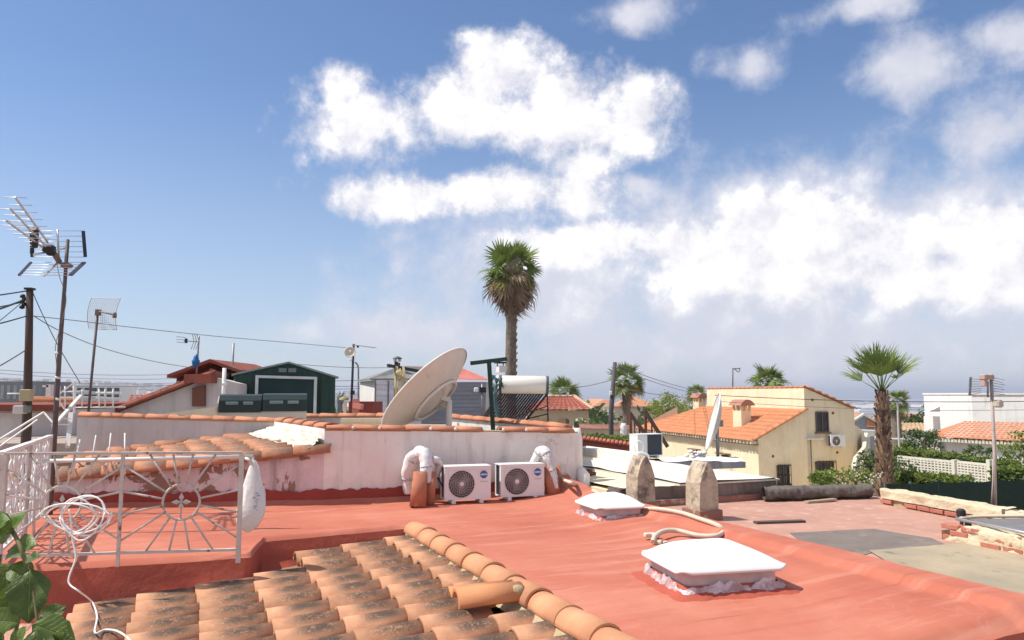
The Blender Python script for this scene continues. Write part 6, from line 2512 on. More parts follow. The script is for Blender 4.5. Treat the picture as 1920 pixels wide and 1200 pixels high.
def right_neighbour():
    t_ = thing('patched_roof_house', 'flat roof patched with pink slabs, bitumen and sandy screed beyond the kerb', 'house', B(8, 7, -3.3))
    b = MB()
    b.prism([B(KERB + 0.08, 2.0, ZN - 0.004), B(KERB + 0.08, 9.32, ZN - 0.004), B(10.2, 9.3, ZN - 0.004), B(10.2, 2.0, ZN - 0.004)][::-1], (0, 0, -2.9))
    b.build('body', SANDST, t_)
    s = MB()
    flat_poly(s, [B(KERB + 0.06, 2.0), B(KERB + 0.06, 9.32), B(10.2, 9.3), B(10.2, 2.0)][::-1], ZN)
    s.build('pink_slab_surface', PINKR, t_)
    s = MB()
    flat_poly(s, [G(1480, 1000, ZN), G(1640, 992, ZN), G(1745, 1010, ZN), G(1775, 1022, ZN), G(1640, 1035, ZN), G(1560, 1060, ZN)][::-1], ZN + 0.006, 0.05, 3)
    s.build('bitumen_patch', BITUM, t_)
    s = MB()
    flat_poly(s, [G(1628, 1034, ZN), G(1745, 1025, ZN), G(1800, 1020, ZN), G(1990, 1050, ZN), G(2300, 1150, ZN), G(1990, 1190, ZN), G(1700, 1075, ZN)][::-1], ZN + 0.012, 0.05, 8)
    s.build('screed_patch', SCREED, t_)
    # plank and scraps lying about
    p = MB()
    p.beam(G(1416, 982, ZN) + UP * 0.015, G(1507, 979, ZN) + UP * 0.015, 0.10, 0.025)
    single('roof_plank', 'dark plank lying on the pink roof slabs', 'plank', p, mat('old_plank', (0.12, 0.09, 0.075), None, 6, 0.9), G(1460, 980, ZN))
    p = MB()
    p.beam(G(1512, 944, ZN) + UP * 0.02, G(1566, 940, ZN) + UP * 0.03, 0.08, 0.03)
    single('broken_board', 'pale broken board in front of the rolled netting', 'board', p, mat('pale_board', (0.42, 0.33, 0.22), None, 6, 0.9), G(1540, 943, ZN))
    # low walls
    W = MB()

    def wallf(v0, v1, w, z0, z1, th_, m, nm, parent):
        q = MB()
        n = 40

        def f(u, t_2):
            v = lerp(v0, v1, u)
            return B(v, w - 0.012 * mnoise.noise((v * 3, t_2 * 2, w)), lerp(z0, z1 + 0.015 * mnoise.noise((v * 4, 0, 1)), t_2))
        q.sheet(f, n, 8)
        q.sheet(lambda u, t_2: B(lerp(v0, v1, u), w + th_ * t_2, z1 + 0.012 * mnoise.noise((lerp(v0, v1, u) * 4, t_2, 1))), n, 3)
        q.sheet(lambda u, t_2: B(v1, w + th_ * u, lerp(z0, z1, t_2)), 2, 2)
        q.sheet(lambda u, t_2: B(v0, w + th_ * (1 - u), lerp(z0, z1, t_2)), 2, 2)
        return q.build(nm, m, parent)
    L_ = thing('stepped_roof_house', 'stepped cream and white roofs with grimy stone front beyond the posts', 'house', B(7, 11, -3.3))
    wallf(5.75, 8.62, 9.34, -0.5, 0.15, 0.35, STONE, 'front_wall', L_)
    wallf(5.80, 9.2, 9.28, -0.4, -0.03, 0.05, mat('worn_red_base', (0.36, 0.14, 0.10), (0.28, 0.16, 0.12), 4, 0.9, 0.3, 15, (0.45, 0.38, 0.30), 6, 0.55, 0.65), 'red_base', L_)
    s = MB()
    s.prism([B(5.75, 9.72, -3.0), B(8.62, 9.72, -3.0), B(8.62, 16.5, -3.0), B(5.9, 16.5, -3.0)], (0, 0, 3.10))
    s.build('body', CREAMH, L_)
    # white top slab, slightly bowed
    s = MB()

    def wt_(u, t_2):
        v, w = lerp(6.75, 8.66, u), lerp(9.30, 13.2, t_2)
        return B(v, w, 0.205 + 0.02 * mnoise.noise((v * 2, w * 2, 0)) - 0.05 * sstep(0.93, 1.0, u))
    s.sheet(wt_, 30, 30)
    s.prism([B(6.75, 9.31, 0.155), B(8.66, 9.31, 0.155), B(8.66, 13.2, 0.155), B(6.75, 13.2, 0.155)], (0, 0, 0.025))
    s.build('white_roof_slab', mat('white_roof_paint', (0.76, 0.72, 0.66), (0.66, 0.60, 0.52), 2, 0.8, 0.3, 10, (0.48, 0.42, 0.35), 5, 0.62, 0.75), L_)
    s = MB()
    s.sheet(lambda u, t_2: B(lerp(5.8, 6.74, u), lerp(9.35, 16.3, t_2), 0.165 + 0.02 * mnoise.noise((u * 3, t_2 * 5, 2))), 6, 20)
    s.build('cream_roof', CREAMH, L_)
    # white band and orange coping at the back left
    s = MB()
    a, b_ = P(1084, 838, 17.5), P(1200, 853, 15.6)
    s.prism([Vector((a.x, a.y, 0.0)), Vector((b_.x, b_.y, 0.0)), b_, a], (0.25, 0.35, 0))
    s.build('white_parapet', WHITEH, L_)
    # second, grey block with a white cap
    s = MB()
    a, b_ = P(1243, 868, 15.0), P(1398, 868, 15.6)
    s.prism([Vector((a.x, a.y, 0.0)), Vector((b_.x, b_.y, 0.0)), b_ + UP * 0.02, a + UP * 0.02], (-0.2, 0.8, 0))
    s.build('grey_block', wall_mat('streaked_grey', (0.50, 0.47, 0.46), (0.36, 0.33, 0.33), (0.2, 0.19, 0.19)), L_)
    s = MB()

    def cap_(u, t_2):
        p = lerp(a, b_, u) + Vector((-0.2, 0.8, 0)) * t_2
        return p + UP * (0.03 + 0.06 * math.sin(math.pi * t_2) + 0.03 * mnoise.noise((p.x * 3, p.y * 3, 0)))
    s.sheet(cap_, 30, 8)
    s.build('white_cap', WHITEH, L_)
    rr = random.Random(6)
    s = MB()
    for k in range(14):
        c = P(1295 + rr.uniform(-12, 34), 852 + rr.uniform(-5, 5), 15.3)
        r = rr.uniform(0.03, 0.07)
        s.lathe([(0, r * 0.8), (r * 0.8, r * 0.4), (r, 0), (r * 0.7, -r * 0.5), (0, -r * 0.6)], 7, Matrix.Translation(c))
    s.build('rubble', WHITEH, L_)
    # stone posts
    def post(px, label, v, w, h):
        q = thing('stone_post', label, 'post', B(v, w, ZN), TH, 'pointed stone posts')
        m_ = MB()
        Mw = WM[q]
        hx, hy = 0.145, 0.155
        pts = [(hx * 1.06, hy * 1.06, 0), (hx, hy, 0.12), (hx * 0.98, hy * 0.98, h * 0.64), (hx * 0.56, hy * 0.98, h * 0.86), (hx * 0.10, hy * 0.96, h)]
        vs = []
        for x, y, z in pts:
            for sx, sy in ((-1, -1), (1, -1), (1, 1), (-1, 1)):
                p = Vector((x * sx, y * sy, z))
                p += Vector((mnoise.noise(p * 6 + Vector((px, 0, 0))), mnoise.noise(p * 6 + Vector((0, px, 0))), 0)) * 0.016
                vs.append(Mw @ p)
        fs = [(4 * i + j, 4 * i + (j + 1) % 4, 4 * i + 4 + (j + 1) % 4, 4 * i + 4 + j) for i in range(4) for j in range(4)] + [(16, 17, 18, 19)]
        m_.add(vs, fs)
        m_.build('shaft', SANDST if False else mat('lichened_render', (0.60, 0.50, 0.36), (0.40, 0.32, 0.24), 5, 0.95, 0.6, 25, (0.17, 0.13, 0.11), 6, 0.46, 0.66), q)
        m_ = MB()
        m_.box(B(v, w, ZN + 0.05), (0.36, 0.38, 0.16), TH)
        m_.build('plinth', mat('worn_red_base', (0.36, 0.14, 0.10)), q)
    post(1, 'pointed stone post, left one, beside the smaller roof light', 5.93, 9.10, 0.76)
    post(2, 'pointed stone post, right one, in front of the grimy wall', 6.28, 8.18, 0.74)
    q = MB()
    c = P(1103, 889, 12.6)
    q.lathe([(0, 0.09), (0.07, 0.07), (0.09, 0.0), (0.06, -0.05), (0, -0.06)], 7, Matrix.Translation(c))
    q.add([c + Vector((0.02, 0, 0.05)), c + Vector((0.14, 0, 0.03)), c + Vector((0.12, 0.03, -0.04)), c + Vector((0.03, 0.05, -0.02))], [(0, 1, 2, 3)])
    single('clay_shard', 'broken clay pot shard on the low wall at the wall end', 'shard', q, mat('burnt_clay', (0.20, 0.07, 0.045), None, 6, 0.85), c - UP * 0.06)
    # condenser on the stepped roof, seen from behind
    a, b_ = P(1186, 858, 15.2), P(1240, 856, 15.6)
    cu = build_condenser(((a + b_) / 2 + Vector((0.0, 0.1, -0.03))), math.atan2(b_.y - a.y, b_.x - a.x) + math.pi, 0.66, 0.44, 0.26, 'condenser seen from its coil side on the stepped roof', logo=False)
    q = MB()
    c = P(1198, 838, 15.0)
    for k in range(4):
        q.tube([c + Vector((0.09 * math.cos(2 * math.pi * i / 20), 0.01 * k, 0.12 * math.sin(2 * math.pi * i / 20))) for i in range(20)], 0.011, 5, True)
    q.tube(spline([P(1188, 852, 15.0), P(1200, 848, 14.95), P(1214, 852, 14.95), P(1217, 860, 14.95)]), 0.016, 6)
    single('pipe_coil', 'white pipe coiled on the stepped roof condenser', 'pipe', q, PLASTIC, c - UP * 0.2)
    # edge-on dish
    c = P(1336, 790, 16.4)
    dish('edge_on_dish', 'white satellite dish seen nearly edge-on above the stepped roof', c, (-0.955, 0.17, 0.25), 0.64, 0.14, Vector((P(1346, 850, 16.4).x, 16.4, 0.1)), mat('white_dish', (0.74, 0.71, 0.66), (0.68, 0.65, 0.60), 3, 0.5), ring=False)
    # brown timber stair rail
    st = thing('timber_stair_rail', 'brown timber posts with two slanting handrails on stepped roof', 'handrail', P(1200, 850, 17.5))
    zb = 0.1
    for (x, y0) in ((1182, 772), (1210, 767), (1190, 790), (1199, 805), (1222, 795), (1232, 810)):
        q = MB()
        tp = P(x, y0, 17.5 if x not in (1210, 1222, 1232) else 17.9)
        q.beam(Vector((tp.x, tp.y, zb)), tp, 0.06 if y0 < 780 else 0.03, 0.06 if y0 < 780 else 0.03)
        q.build('post', mat('red_brown_timber', (0.22, 0.085, 0.05), (0.16, 0.06, 0.04), 6, 0.8), st)
    for a, b_ in (((1182, 776, 17.5), (1216, 822, 17.3)), ((1210, 772, 17.9), (1252, 838, 17.6))):
        q = MB()
        q.beam(P(*a), P(*b_), 0.05, 0.08)
        q.build('handrail', mat('dark_timber', (0.075, 0.04, 0.03), None, 6, 0.8), st)
    # rolled netting
    q = MB()

    def roll(u, t_2):
        c = lerp(G(1438, 942, ZN), G(1640, 936, ZN), u) + Vector((0, 0.15, 0.11))
        a_ = 2 * math.pi * t_2
        r = 0.115 + 0.03 * mnoise.noise((u * 9, math.cos(a_) * 2, math.sin(a_) * 2)) + 0.02 * mnoise.noise((u * 30, t_2 * 9, 1))
        d = Vector((0.1, 1, 0)).normalized()
        return c + d * (r * 1.3 * math.cos(a_)) + UP * (r * math.sin(a_) * 0.9)
    q.sheet(roll, 70, 18)
    single('rolled_netting', 'long roll of dark grey shade netting on the pink roof', 'netting', q, mat('shade_netting', (0.16, 0.135, 0.115), (0.10, 0.085, 0.075), 7, 0.95, 0.8, 35), G(1540, 940, ZN))
    q = MB()
    c = G(1460, 930, ZN) + UP * 0.08
    q.lathe([(0, 0.08), (0.09, 0.06), (0.12, 0.0), (0.1, -0.07), (0, -0.08)], 9, Matrix.Translation(c))
    single('white_sack', 'small crumpled white sack beside the netting roll', 'sack', q, FABRIC, c - UP * 0.08)
    # right parapet
    pr = thing('broken_parapet', 'cracked cream parapet with a red brick foot along the right edge', 'parapet', G(1700, 950, ZN))
    A_, Bq = Vector((5.50, 11.35, 0)), Vector((6.95, 5.8, 0))
    d = (Bq - A_).normalized()
    nrm = Vector((-d.y, d.x, 0))
    if nrm.x > 0:
        nrm = -nrm
    segs = ((0.0, 2.05), (2.10, 3.4), (3.42, 5.7))
    for s0, s1 in segs:
        q = MB()
        dz = 0.0 if s0 < 2 else -0.015

        def f(u, t_2):
            p = A_ + d * lerp(s0, s1, u)
            j = 0.02 * mnoise.noise((p.y * 4, t_2 * 3, s0)) + 0.012 * mnoise.noise((p.y * 13, t_2 * 7, 1))
            if t_2 < 0.45:
                return p + nrm * (0.0 + j) + UP * lerp(-0.03, 0.10 + dz + j, t_2 / 0.45)
            return p - nrm * (0.24 * (t_2 - 0.45) / 0.55) + UP * (0.10 + dz + j)
        q.sheet(f, 60, 14)
        for s in (s0, s1):
            p = A_ + d * s
            q.add([p + UP * -0.03, p + UP * 0.09, p - nrm * 0.24 + UP * 0.09, p - nrm * 0.24 + UP * -0.03], [(0, 1, 2, 3)])
        q.build('coping_block', mat('pitted_cream_render', (0.66, 0.57, 0.40), (0.56, 0.46, 0.31), 4, 0.95, 0.7, 25, (0.36, 0.29, 0.20), 9, 0.58, 0.7), pr)
    bk = MB()
    bk.box((0, 0, 0), (0.22, 0.10, 0.055), bev=0.006)
    BRICK = mat('red_brick', (0.50, 0.19, 0.13), (0.40, 0.14, 0.10), 6, 0.9, 0.4, 30, (0.62, 0.48, 0.36), 7, 0.6, 0.72)
    bme = bk.mesh('brick', BRICK)
    rr = random.Random(9)
    mw0 = frame_at((0, 0, 0), d, (0, 0, 1))
    ft = MB()
    ft.prism([A_ - nrm * 0.04 + UP * (ZN - 0.3), Bq - nrm * 0.04 + UP * (ZN - 0.3), Bq - nrm * 0.04 + UP * -0.031, A_ - nrm * 0.04 + UP * -0.031], -nrm * 0.18)
    ft = ft.build('foot_wall', MORTAR, pr)
    for k in range(24):
        for r_ in range(1):
            s = 0.1 + k * 0.235 + rr.uniform(-0.01, 0.01)
            if rr.random() < 0.12 or s > 5.6:
                continue
            m2 = mw0.copy()
            m2.translation = A_ + d * s + nrm * (0.0 + rr.uniform(-0.008, 0.004)) - nrm * 0.04 + UP * (-0.075 + 0.062 * r_)
            place('brick', bme, ft, m2)
    # near broken wall with bricks, dark sheet as the patio opening's shade, metal rail
    nw = thing('broken_brick_wall', 'broken low brick wall with crumbling mortar at the right edge', 'wall', G(1790, 1015, ZN))
    A2, B2_ = G(1772, 1012, ZN), Vector((5.75, 6.1, ZN))
    d2 = (B2_ - A2)
    d2.z = 0
    Lw = d2.length
    d2.normalize()
    n2 = Vector((d2.y, -d2.x, 0))
    if n2.x > 0:
        n2 = -n2
    q = MB()

    def f3(u, t_2):
        p = A2 + d2 * (Lw * u)
        j = 0.02 * mnoise.noise((p.y * 6, t_2 * 4, 5)) + 0.012 * mnoise.noise((p.y * 18, t_2 * 9, 2))
        top = 0.19 * sstep(-0.02, 0.10, u) + 0.02 * mnoise.noise((p.y * 3, 0, 3))
        if t_2 < 0.5:
            return p + n2 * (j + 0.02 * (1 - t_2)) + UP * (top * t_2 / 0.5)
        return p - n2 * (0.26 * (t_2 - 0.5) / 0.5) + UP * (top + j)
    q.sheet(f3, 60, 16)
    q.sheet(lambda u, t_2: A2 + d2 * (-0.04 + 0.02 * mnoise.noise((u * 5, t_2 * 5, 0))) - n2 * (0.26 * u) + UP * (0.10 * t_2), 6, 5)
    q = q.build('mortar_core', mat('pitted_cream_render', (0.66, 0.57, 0.40)), nw)
    m3 = frame_at((0, 0, 0), d2, (0, 0, 1))
    for r_ in range(3):
        for k in range(11):
            s = 0.08 + k * 0.24 + (0.12 if r_ % 2 else 0) + rr.uniform(-0.01, 0.01)
            if rr.random() < 0.34 or s > Lw:
                continue
            m2 = m3.copy()
            m2.translation = A2 + d2 * s - n2 * (0.035 + rr.uniform(-0.012, 0.012)) + UP * (0.032 + 0.062 * r_)
            place('brick', bme, q, m2)
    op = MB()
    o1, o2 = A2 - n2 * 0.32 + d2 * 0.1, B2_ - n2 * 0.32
    op.prism([o1 + UP * 0.02, o2 + UP * 0.02, o2 - n2 * 0.75 + UP * 0.02, o1 - n2 * 0.6 + UP * 0.02], (0, 0, 0.004))  # flat sheet on the roof, the open patio's shade given as dark colour
    op.build('gap_shade_sheet', mat('patio_shade', (0.018, 0.012, 0.012), (0.03, 0.022, 0.02), 3, 0.9), nw)
    rl = thing('metal_canopy_rail', 'pale metal rail over the painted shade of a patio gap at the right edge', 'rail', G(1805, 985, ZN))
    q = MB()
    q.cyl(P(1793, 973, 8.75), P(1990, 1013, 7.2), 0.018, 8)
    q.build('front_tube', ALU, rl)
    q = MB()
    q.tube(spline([P(1800, 972, 8.9), P(1850, 968, 8.9), P(1990, 968, 8.6)]), 0.02, 8)
    q.build('rear_tube', mat('cream_tube', (0.66, 0.58, 0.44), None, 5, 0.6), rl)
    q = MB()
    q.add([P(1815, 973, 8.85), P(1990, 971, 8.6), P(1990, 1006, 7.3), P(1860, 986, 8.3)], [(0, 1, 2, 3)])
    q.build('panel', mat('grey_sheet', (0.20, 0.19, 0.185), None, 4, 0.5), rl)
    q = MB()
    q.beam(P(1815, 979, 8.6), Vector((P(1815, 979, 8.6).x, 8.6, ZN)), 0.05, 0.05)
    q.build('bracket', BLACKP, rl)
    q = MB()
    c = P(1802, 962, 8.95)
    q.box(c, (0.09, 0.09, 0.10), 0.3, bev=0.02)
    q.cyl(c - UP * 0.05, Vector((c.x, c.y, ZN)), 0.02, 6)
    single('black_fixture', 'small black box fixture at the end of the metal rail', 'fixture', q, BLACKP, Vector((c.x, c.y, ZN)))


right_neighbour()

# ================================================================== plants
LEAFD = mat('dark_foliage', (0.06, 0.10, 0.03), (0.10, 0.15, 0.042), 2.0, 0.6, two_sided_trans=0.25, spec=0.2)
LEAFM = mat('mid_foliage', (0.14, 0.20, 0.042), (0.21, 0.27, 0.06), 2.0, 0.6, two_sided_trans=0.3, spec=0.2)
LEAFL = mat('light_foliage', (0.29, 0.33, 0.07), (0.21, 0.26, 0.055), 2.0, 0.6, two_sided_trans=0.35, spec=0.2)
PALMG = mat('palm_green', (0.14, 0.20, 0.045), (0.21, 0.27, 0.07), 3.0, 0.5, two_sided_trans=0.25, spec=0.35)
PALMD = mat('palm_dead', (0.34, 0.25, 0.17), (0.24, 0.17, 0.12), 3.0, 0.9, two_sided_trans=0.15)
PALMY = mat('palm_yellowing', (0.32, 0.27, 0.09), (0.24, 0.22, 0.07), 3.0, 0.7, two_sided_trans=0.25)
TRUNKG = mat('palm_trunk', (0.24, 0.19, 0.145), (0.16, 0.125, 0.10), 4, 0.95, 0.7, 14, (0.33, 0.27, 0.20), 9, 0.55, 0.7)
TRUNKR = mat('palm_boots', (0.30, 0.19, 0.125), (0.20, 0.12, 0.085), 5, 0.95, 0.4, 20, (0.42, 0.30, 0.19), 9, 0.58, 0.7)
BOOT1 = mat('boot_tan', (0.44, 0.30, 0.19), (0.34, 0.21, 0.13), 6, 0.95, 0.3, 20)
BOOT2 = mat('boot_dark', (0.15, 0.09, 0.065), (0.11, 0.07, 0.05), 6, 0.95, 0.3, 20)
BOOT3 = mat('boot_grey', (0.34, 0.28, 0.21), (0.25, 0.20, 0.15), 6, 0.95, 0.3, 20)
BARK = mat('bark', (0.12, 0.09, 0.065), (0.08, 0.06, 0.045), 6, 0.95, 0.5, 20)


def leaf_cloud(mb, c, rad, n, size, rr, mi=0, squash=1.0, shell=0.55):
    """leaf-sized faces in clumps through an ellipsoid"""
    c = Vector(c)
    clumps = []
    k = max(5, n // 26)
    for _ in range(k):
        while True:
            v = Vector((rr.uniform(-1, 1), rr.uniform(-1, 1), rr.uniform(-1, 1)))
            if shell < v.length < 1.0:
                break
        clumps.append(Vector((v.x * rad[0], v.y * rad[1], v.z * rad[2])))
    for i in range(n):
        q = clumps[i % k]
        s = 0.34 * min(rad) + 0.1 * max(rad)
        p = c + q + Vector((rr.gauss(0, s * 0.42), rr.gauss(0, s * 0.42), rr.gauss(0, s * 0.34)))
        a = Vector((rr.uniform(-1, 1), rr.uniform(-1, 1), rr.uniform(-0.4, 0.8))).normalized()
        b = a.cross(Vector((rr.uniform(-1, 1), rr.uniform(-1, 1), rr.uniform(-1, 1)))).normalized()
        L = size * rr.uniform(0.6, 1.3)
        mb.add([p, p + a * L * 0.5 + b * L * 0.28, p + a * L, p + a * L * 0.5 - b * L * 0.28], [(0, 1, 2, 3)], mi)


def bush(name, label, c, rad, n, size, m, seed, cat='bush', trunk=0.05, base=None, group=None, flowers=None):
    rr = random.Random(seed)
    c = Vector(c)
    bz = base if base is not None else c.z - rad[2]
    t_ = thing(name, label, cat, Vector((c.x, c.y, bz)), 0, group)
    mb = MB()
    leaf_cloud(mb, c, rad, n, size, rr)
    mb.build('crown', m, t_)
    tr = MB()
    for k in range(4):
        e = c + Vector((rr.uniform(-.6, .6) * rad[0], rr.uniform(-.6, .6) * rad[1], rr.uniform(-.2, .5) * rad[2]))
        tr.tube([Vector((c.x + rr.uniform(-.1, .1), c.y, bz)), lerp(Vector((c.x, c.y, bz)), e, 0.5), e], [trunk, trunk * 0.7, trunk * 0.25], 6)
    tr.build('trunk' if cat == 'tree' else 'stems', BARK, t_)
    if flowers:
        fl = MB()
        for k in range(flowers):
            p = c + Vector((rr.uniform(-1, 1) * rad[0], -rad[1] * rr.uniform(0.2, 1.0), rr.uniform(-0.4, 1.0) * rad[2]))
            s = size * 0.32
            fl.add([p + Vector((s, 0, 0)), p + Vector((0, 0, s)), p + Vector((-s, 0, 0)), p + Vector((0, 0, -s)), p + Vector((0, -s * .6, 0))], [(0, 1, 4), (1, 2, 4), (2, 3, 4), (3, 0, 4)])
        fl.build('blossom', mat('white_blossom', (0.72, 0.68, 0.58), (0.66, 0.55, 0.5), 5, 0.8), t_, kind='stuff')
    return t_


def frond_mesh(name, m, Lp, Rf, nl, spread, droop, fold, seed, split=0.42):
    """fan frond: stalk along +x, then leaflets; drooping tips"""
    rr = random.Random(seed)
    mb = MB()
    mb.tube([(0, 0, 0), (Lp * 0.5, 0, 0.02 * Lp), (Lp, 0, -0.01)], [0.022, 0.016, 0.011], 5)
    h = Vector((Lp, 0, -0.01))
    for k in range(nl):
        s = k / (nl - 1) * 2 - 1
        an = s * spread
        L = Rf * (1 - 0.28 * abs(s) ** 2) * rr.uniform(0.9, 1.06)
        d = Vector((math.cos(an), math.sin(an), fold * abs(s)))
        d.normalize()
        side = Vector((-math.sin(an), math.cos(an), 0))
        w0 = L * 0.5 * (spread / nl) * 0.95
        p1 = h + d * L * split + Vector((0, 0, -droop * 0.16 * L))
        d2 = (d + Vector((0, rr.uniform(-0.10, 0.10), rr.uniform(-0.10, 0.10)))).normalized()
        d = d2
        p2 = h + d * L * 0.78 + Vector((0, 0, -droop * 0.42 * L))
        p3 = h + d * L * (1.0 - 0.10 * droop) + Vector((0, 0, -droop * 0.85 * L))
        mb.add([h, p1 + side * w0 * 1.15, p1 - side * w0 * 1.15, p2 + side * w0 * 0.55, p2 - side * w0 * 0.55, p3], [(0, 2, 1), (1, 2, 4, 3), (3, 4, 5)])
    return mb.mesh(name, m)


F_GREEN = [frond_mesh('fan_frond_%d' % i, PALMG, 0.9, 1.0, 19, 1.75, d, 0.25, i) for i, d in enumerate((0.25, 0.5, 0.85))]
F_DEAD = [frond_mesh('dead_frond_%d' % i, PALMD, 0.75, 0.95, 15, 1.0, d, 0.5, 20 + i, 0.4) for i, d in enumerate((0.9, 1.3))]
F_UP = [frond_mesh('upright_frond_%d' % i, PALMG, 0.85, 1.0, 21, 1.15, d, 0.35, 60 + i) for i, d in enumerate((0.10, 0.30))]
F_YEL = [frond_mesh('yellow_frond_%d' % i, PALMY, 0.85, 1.0, 17, 1.5, 0.8, 0.3, 40 + i) for i in range(1)]


def frond_at(t_, me, o, az_, el_, size, roll=0.0, name='frond'):
    d = Vector((math.cos(az_) * math.cos(el_), math.sin(az_) * math.cos(el_), math.sin(el_)))
    up = Vector((-math.cos(az_) * math.sin(el_), -math.sin(az_) * math.sin(el_), math.cos(el_)))
    m = frame_at(o, d, up) @ Matrix.Rotation(roll, 4, 'X') @ Matrix.Diagonal((size, size, size, 1))
    place(name, me, t_, m)


def palm(label, foot, top, r0, r1, size, ngreen, ndead, seed, boots=False, upright=False, el_lo=-0.5, yellow=4, group='palm trees'):
    rr = random.Random(seed)
    foot, top = Vector(foot), Vector(top)
    t_ = thing('palm_tree', label, 'palm tree', foot, 0, group)
    tr = MB()
    n = 26
    H = (top - foot).length
    pts, rs = [], []
    for i in range(n + 1):
        s = i / n
        pts.append(lerp(foot, top, s) + Vector((0.04 * math.sin(s * 3 + seed), 0, 0)))
        rs.append(lerp(r0, r1, s) * (1 + 0.05 * (i % 2)) * (1 + 0.05 * mnoise.noise((s * 14, seed, 0))))
    tr.tube(pts, rs, 14)
    nb_ = int(H / (0.16 if boots else 0.26))
    for i in range(nb_):
        s = (i + 0.3) / nb_
        zc = lerp(foot, top, s)
        rad = lerp(r0, r1, s)
        kk = 11 if boots else 9
        for j in range(kk):
            a = 2 * math.pi * (j + 0.5 * (i % 2)) / kk + rr.uniform(-0.1, 0.1)
            rad2 = rad * rr.uniform(0.95, 1.04)
            d = Vector((math.cos(a), math.sin(a), 0))
            sd = Vector((-math.sin(a), math.cos(a), 0))
            b = zc + d * rad2 * 0.93
            w = rad * (0.30 if boots else 0.26)
            ht = (0.20 if boots else 0.12) * rr.uniform(0.8, 1.2)
            out_ = rad * (0.42 if boots else 0.16) * rr.uniform(0.6, 1.3)
            tr.add([b - sd * w, b + sd * w, b + d * out_ + sd * w * 0.5 + UP * ht, b + d * out_ - sd * w * 0.5 + UP * ht, b + UP * ht * 0.9], [(0, 1, 2, 3), (3, 2, 4), (1, 4, 2), (0, 3, 4)], rr.choice((0, 1, 1, 2)))
    if ndead > 20:
        tr.lathe([(r1, -0.3), (r1 * 1.9, -0.05), (r1 * 2.1, 0.25), (r1 * 1.6, 0.6), (r1 * 0.6, 0.85), (0, 0.9)], 12, Matrix.Translation(top), 1)
    tr.build('trunk', [TRUNKR, BOOT1, BOOT2] if boots else [TRUNKG, BOOT3, TRUNKG], t_)
    for k in range(ngreen):
        s = (k + 0.5) / ngreen
        if upright:
            frond_at(t_, F_UP[0 if s < 0.6 else 1], top, k * 2.399 + 0.6, lerp(1.5, 0.62, s ** 0.9) + rr.uniform(-0.1, 0.1), size * rr.uniform(0.85, 1.08), rr.uniform(-0.9, 0.9))
            continue
        else:
            el_ = lerp(1.35, el_lo, s ** 0.9)
        az_ = k * 2.399 + rr.uniform(-0.2, 0.2)
        frond_at(t_, F_GREEN[0 if s < 0.5 else (1 if s < 0.8 else 2)], top + Vector((0, 0, 0.05)), az_, el_ + rr.uniform(-0.22, 0.22), size * rr.uniform(0.8, 1.15) * (0.92 if s < 0.2 else 1), rr.uniform(-0.9, 0.9))
    for k in range(yellow):
        frond_at(t_, F_YEL[0], top, k * 2.399 + 1.0, rr.uniform(-0.7, -0.1), size * 0.95, rr.uniform(-0.5, 0.5), 'yellowing_frond')
    for k in range(ndead):
        s = (k + 0.5) / ndead
        el_ = lerp(-0.25, -1.45, s ** 0.7) + rr.uniform(-0.12, 0.12)
        frond_at(t_, F_DEAD[k % 2], top - UP * (0.55 * s * size), k * 2.399 + rr.uniform(-0.3, 0.3), el_ + rr.uniform(-0.15, 0.3), size * rr.uniform(0.65, 1.25), rr.uniform(-1.2, 1.2), 'dead_frond')
    return t_


y = 30.0
palm('tall palm with a shaggy skirt of dead fronds behind the water heater', Vector((P(957, 740, y).x, y, -3.3)), P(961, 512, y), 0.235, 0.21, 0.80, 36, 84, 3, el_lo=-0.35, yellow=10)
y = 20.0
palm('trimmed palm with thick rough trunk and upright green fronds on the right', Vector((P(1655, 915, y).x + 0.02, y, -3.3)), P(1653, 738, y), 0.27, 0.13, 0.78, 15, 0, 5, boots=True, upright=True, yellow=0)
y = 34.0
palm('medium palm with yellowing fronds behind the dark street pole', Vector((P(1172, 800, y).x, y, -3.3)), P(1175, 718, y), 0.19, 0.17, 0.58, 30, 16, 7, el_lo=-0.6, yellow=10)
y = 46.0
palm('green palm top showing over the hipped red roof', Vector((P(1058, 800, y).x, y, -3.6)), P(1058, 742, y), 0.25, 0.22, 0.68, 30, 0, 9, el_lo=-0.1, yellow=0)
y = 66.0
palm('small distant palm beside the round bright green tree', Vector((P(1304, 800, y).x, y, -3.6)), P(1304, 741, y), 0.25, 0.25, 0.62, 28, 8, 11, el_lo=-0.4)
y = 60.0
palm('broad palm top rising behind the cream house roof', Vector((P(1441, 800, y).x, y, -3.6)), P(1441, 718, y), 0.25, 0.25, 0.92, 34, 14, 13, el_lo=-0.3, yellow=8)
y = 42.0
palm('darker palm half hidden behind the trimmed palm trunk', Vector((P(1679, 820, y).x, y, -3.6)), P(1681, 756, y), 0.30, 0.25, 0.50, 30, 6, 15, el_lo=-0.8)

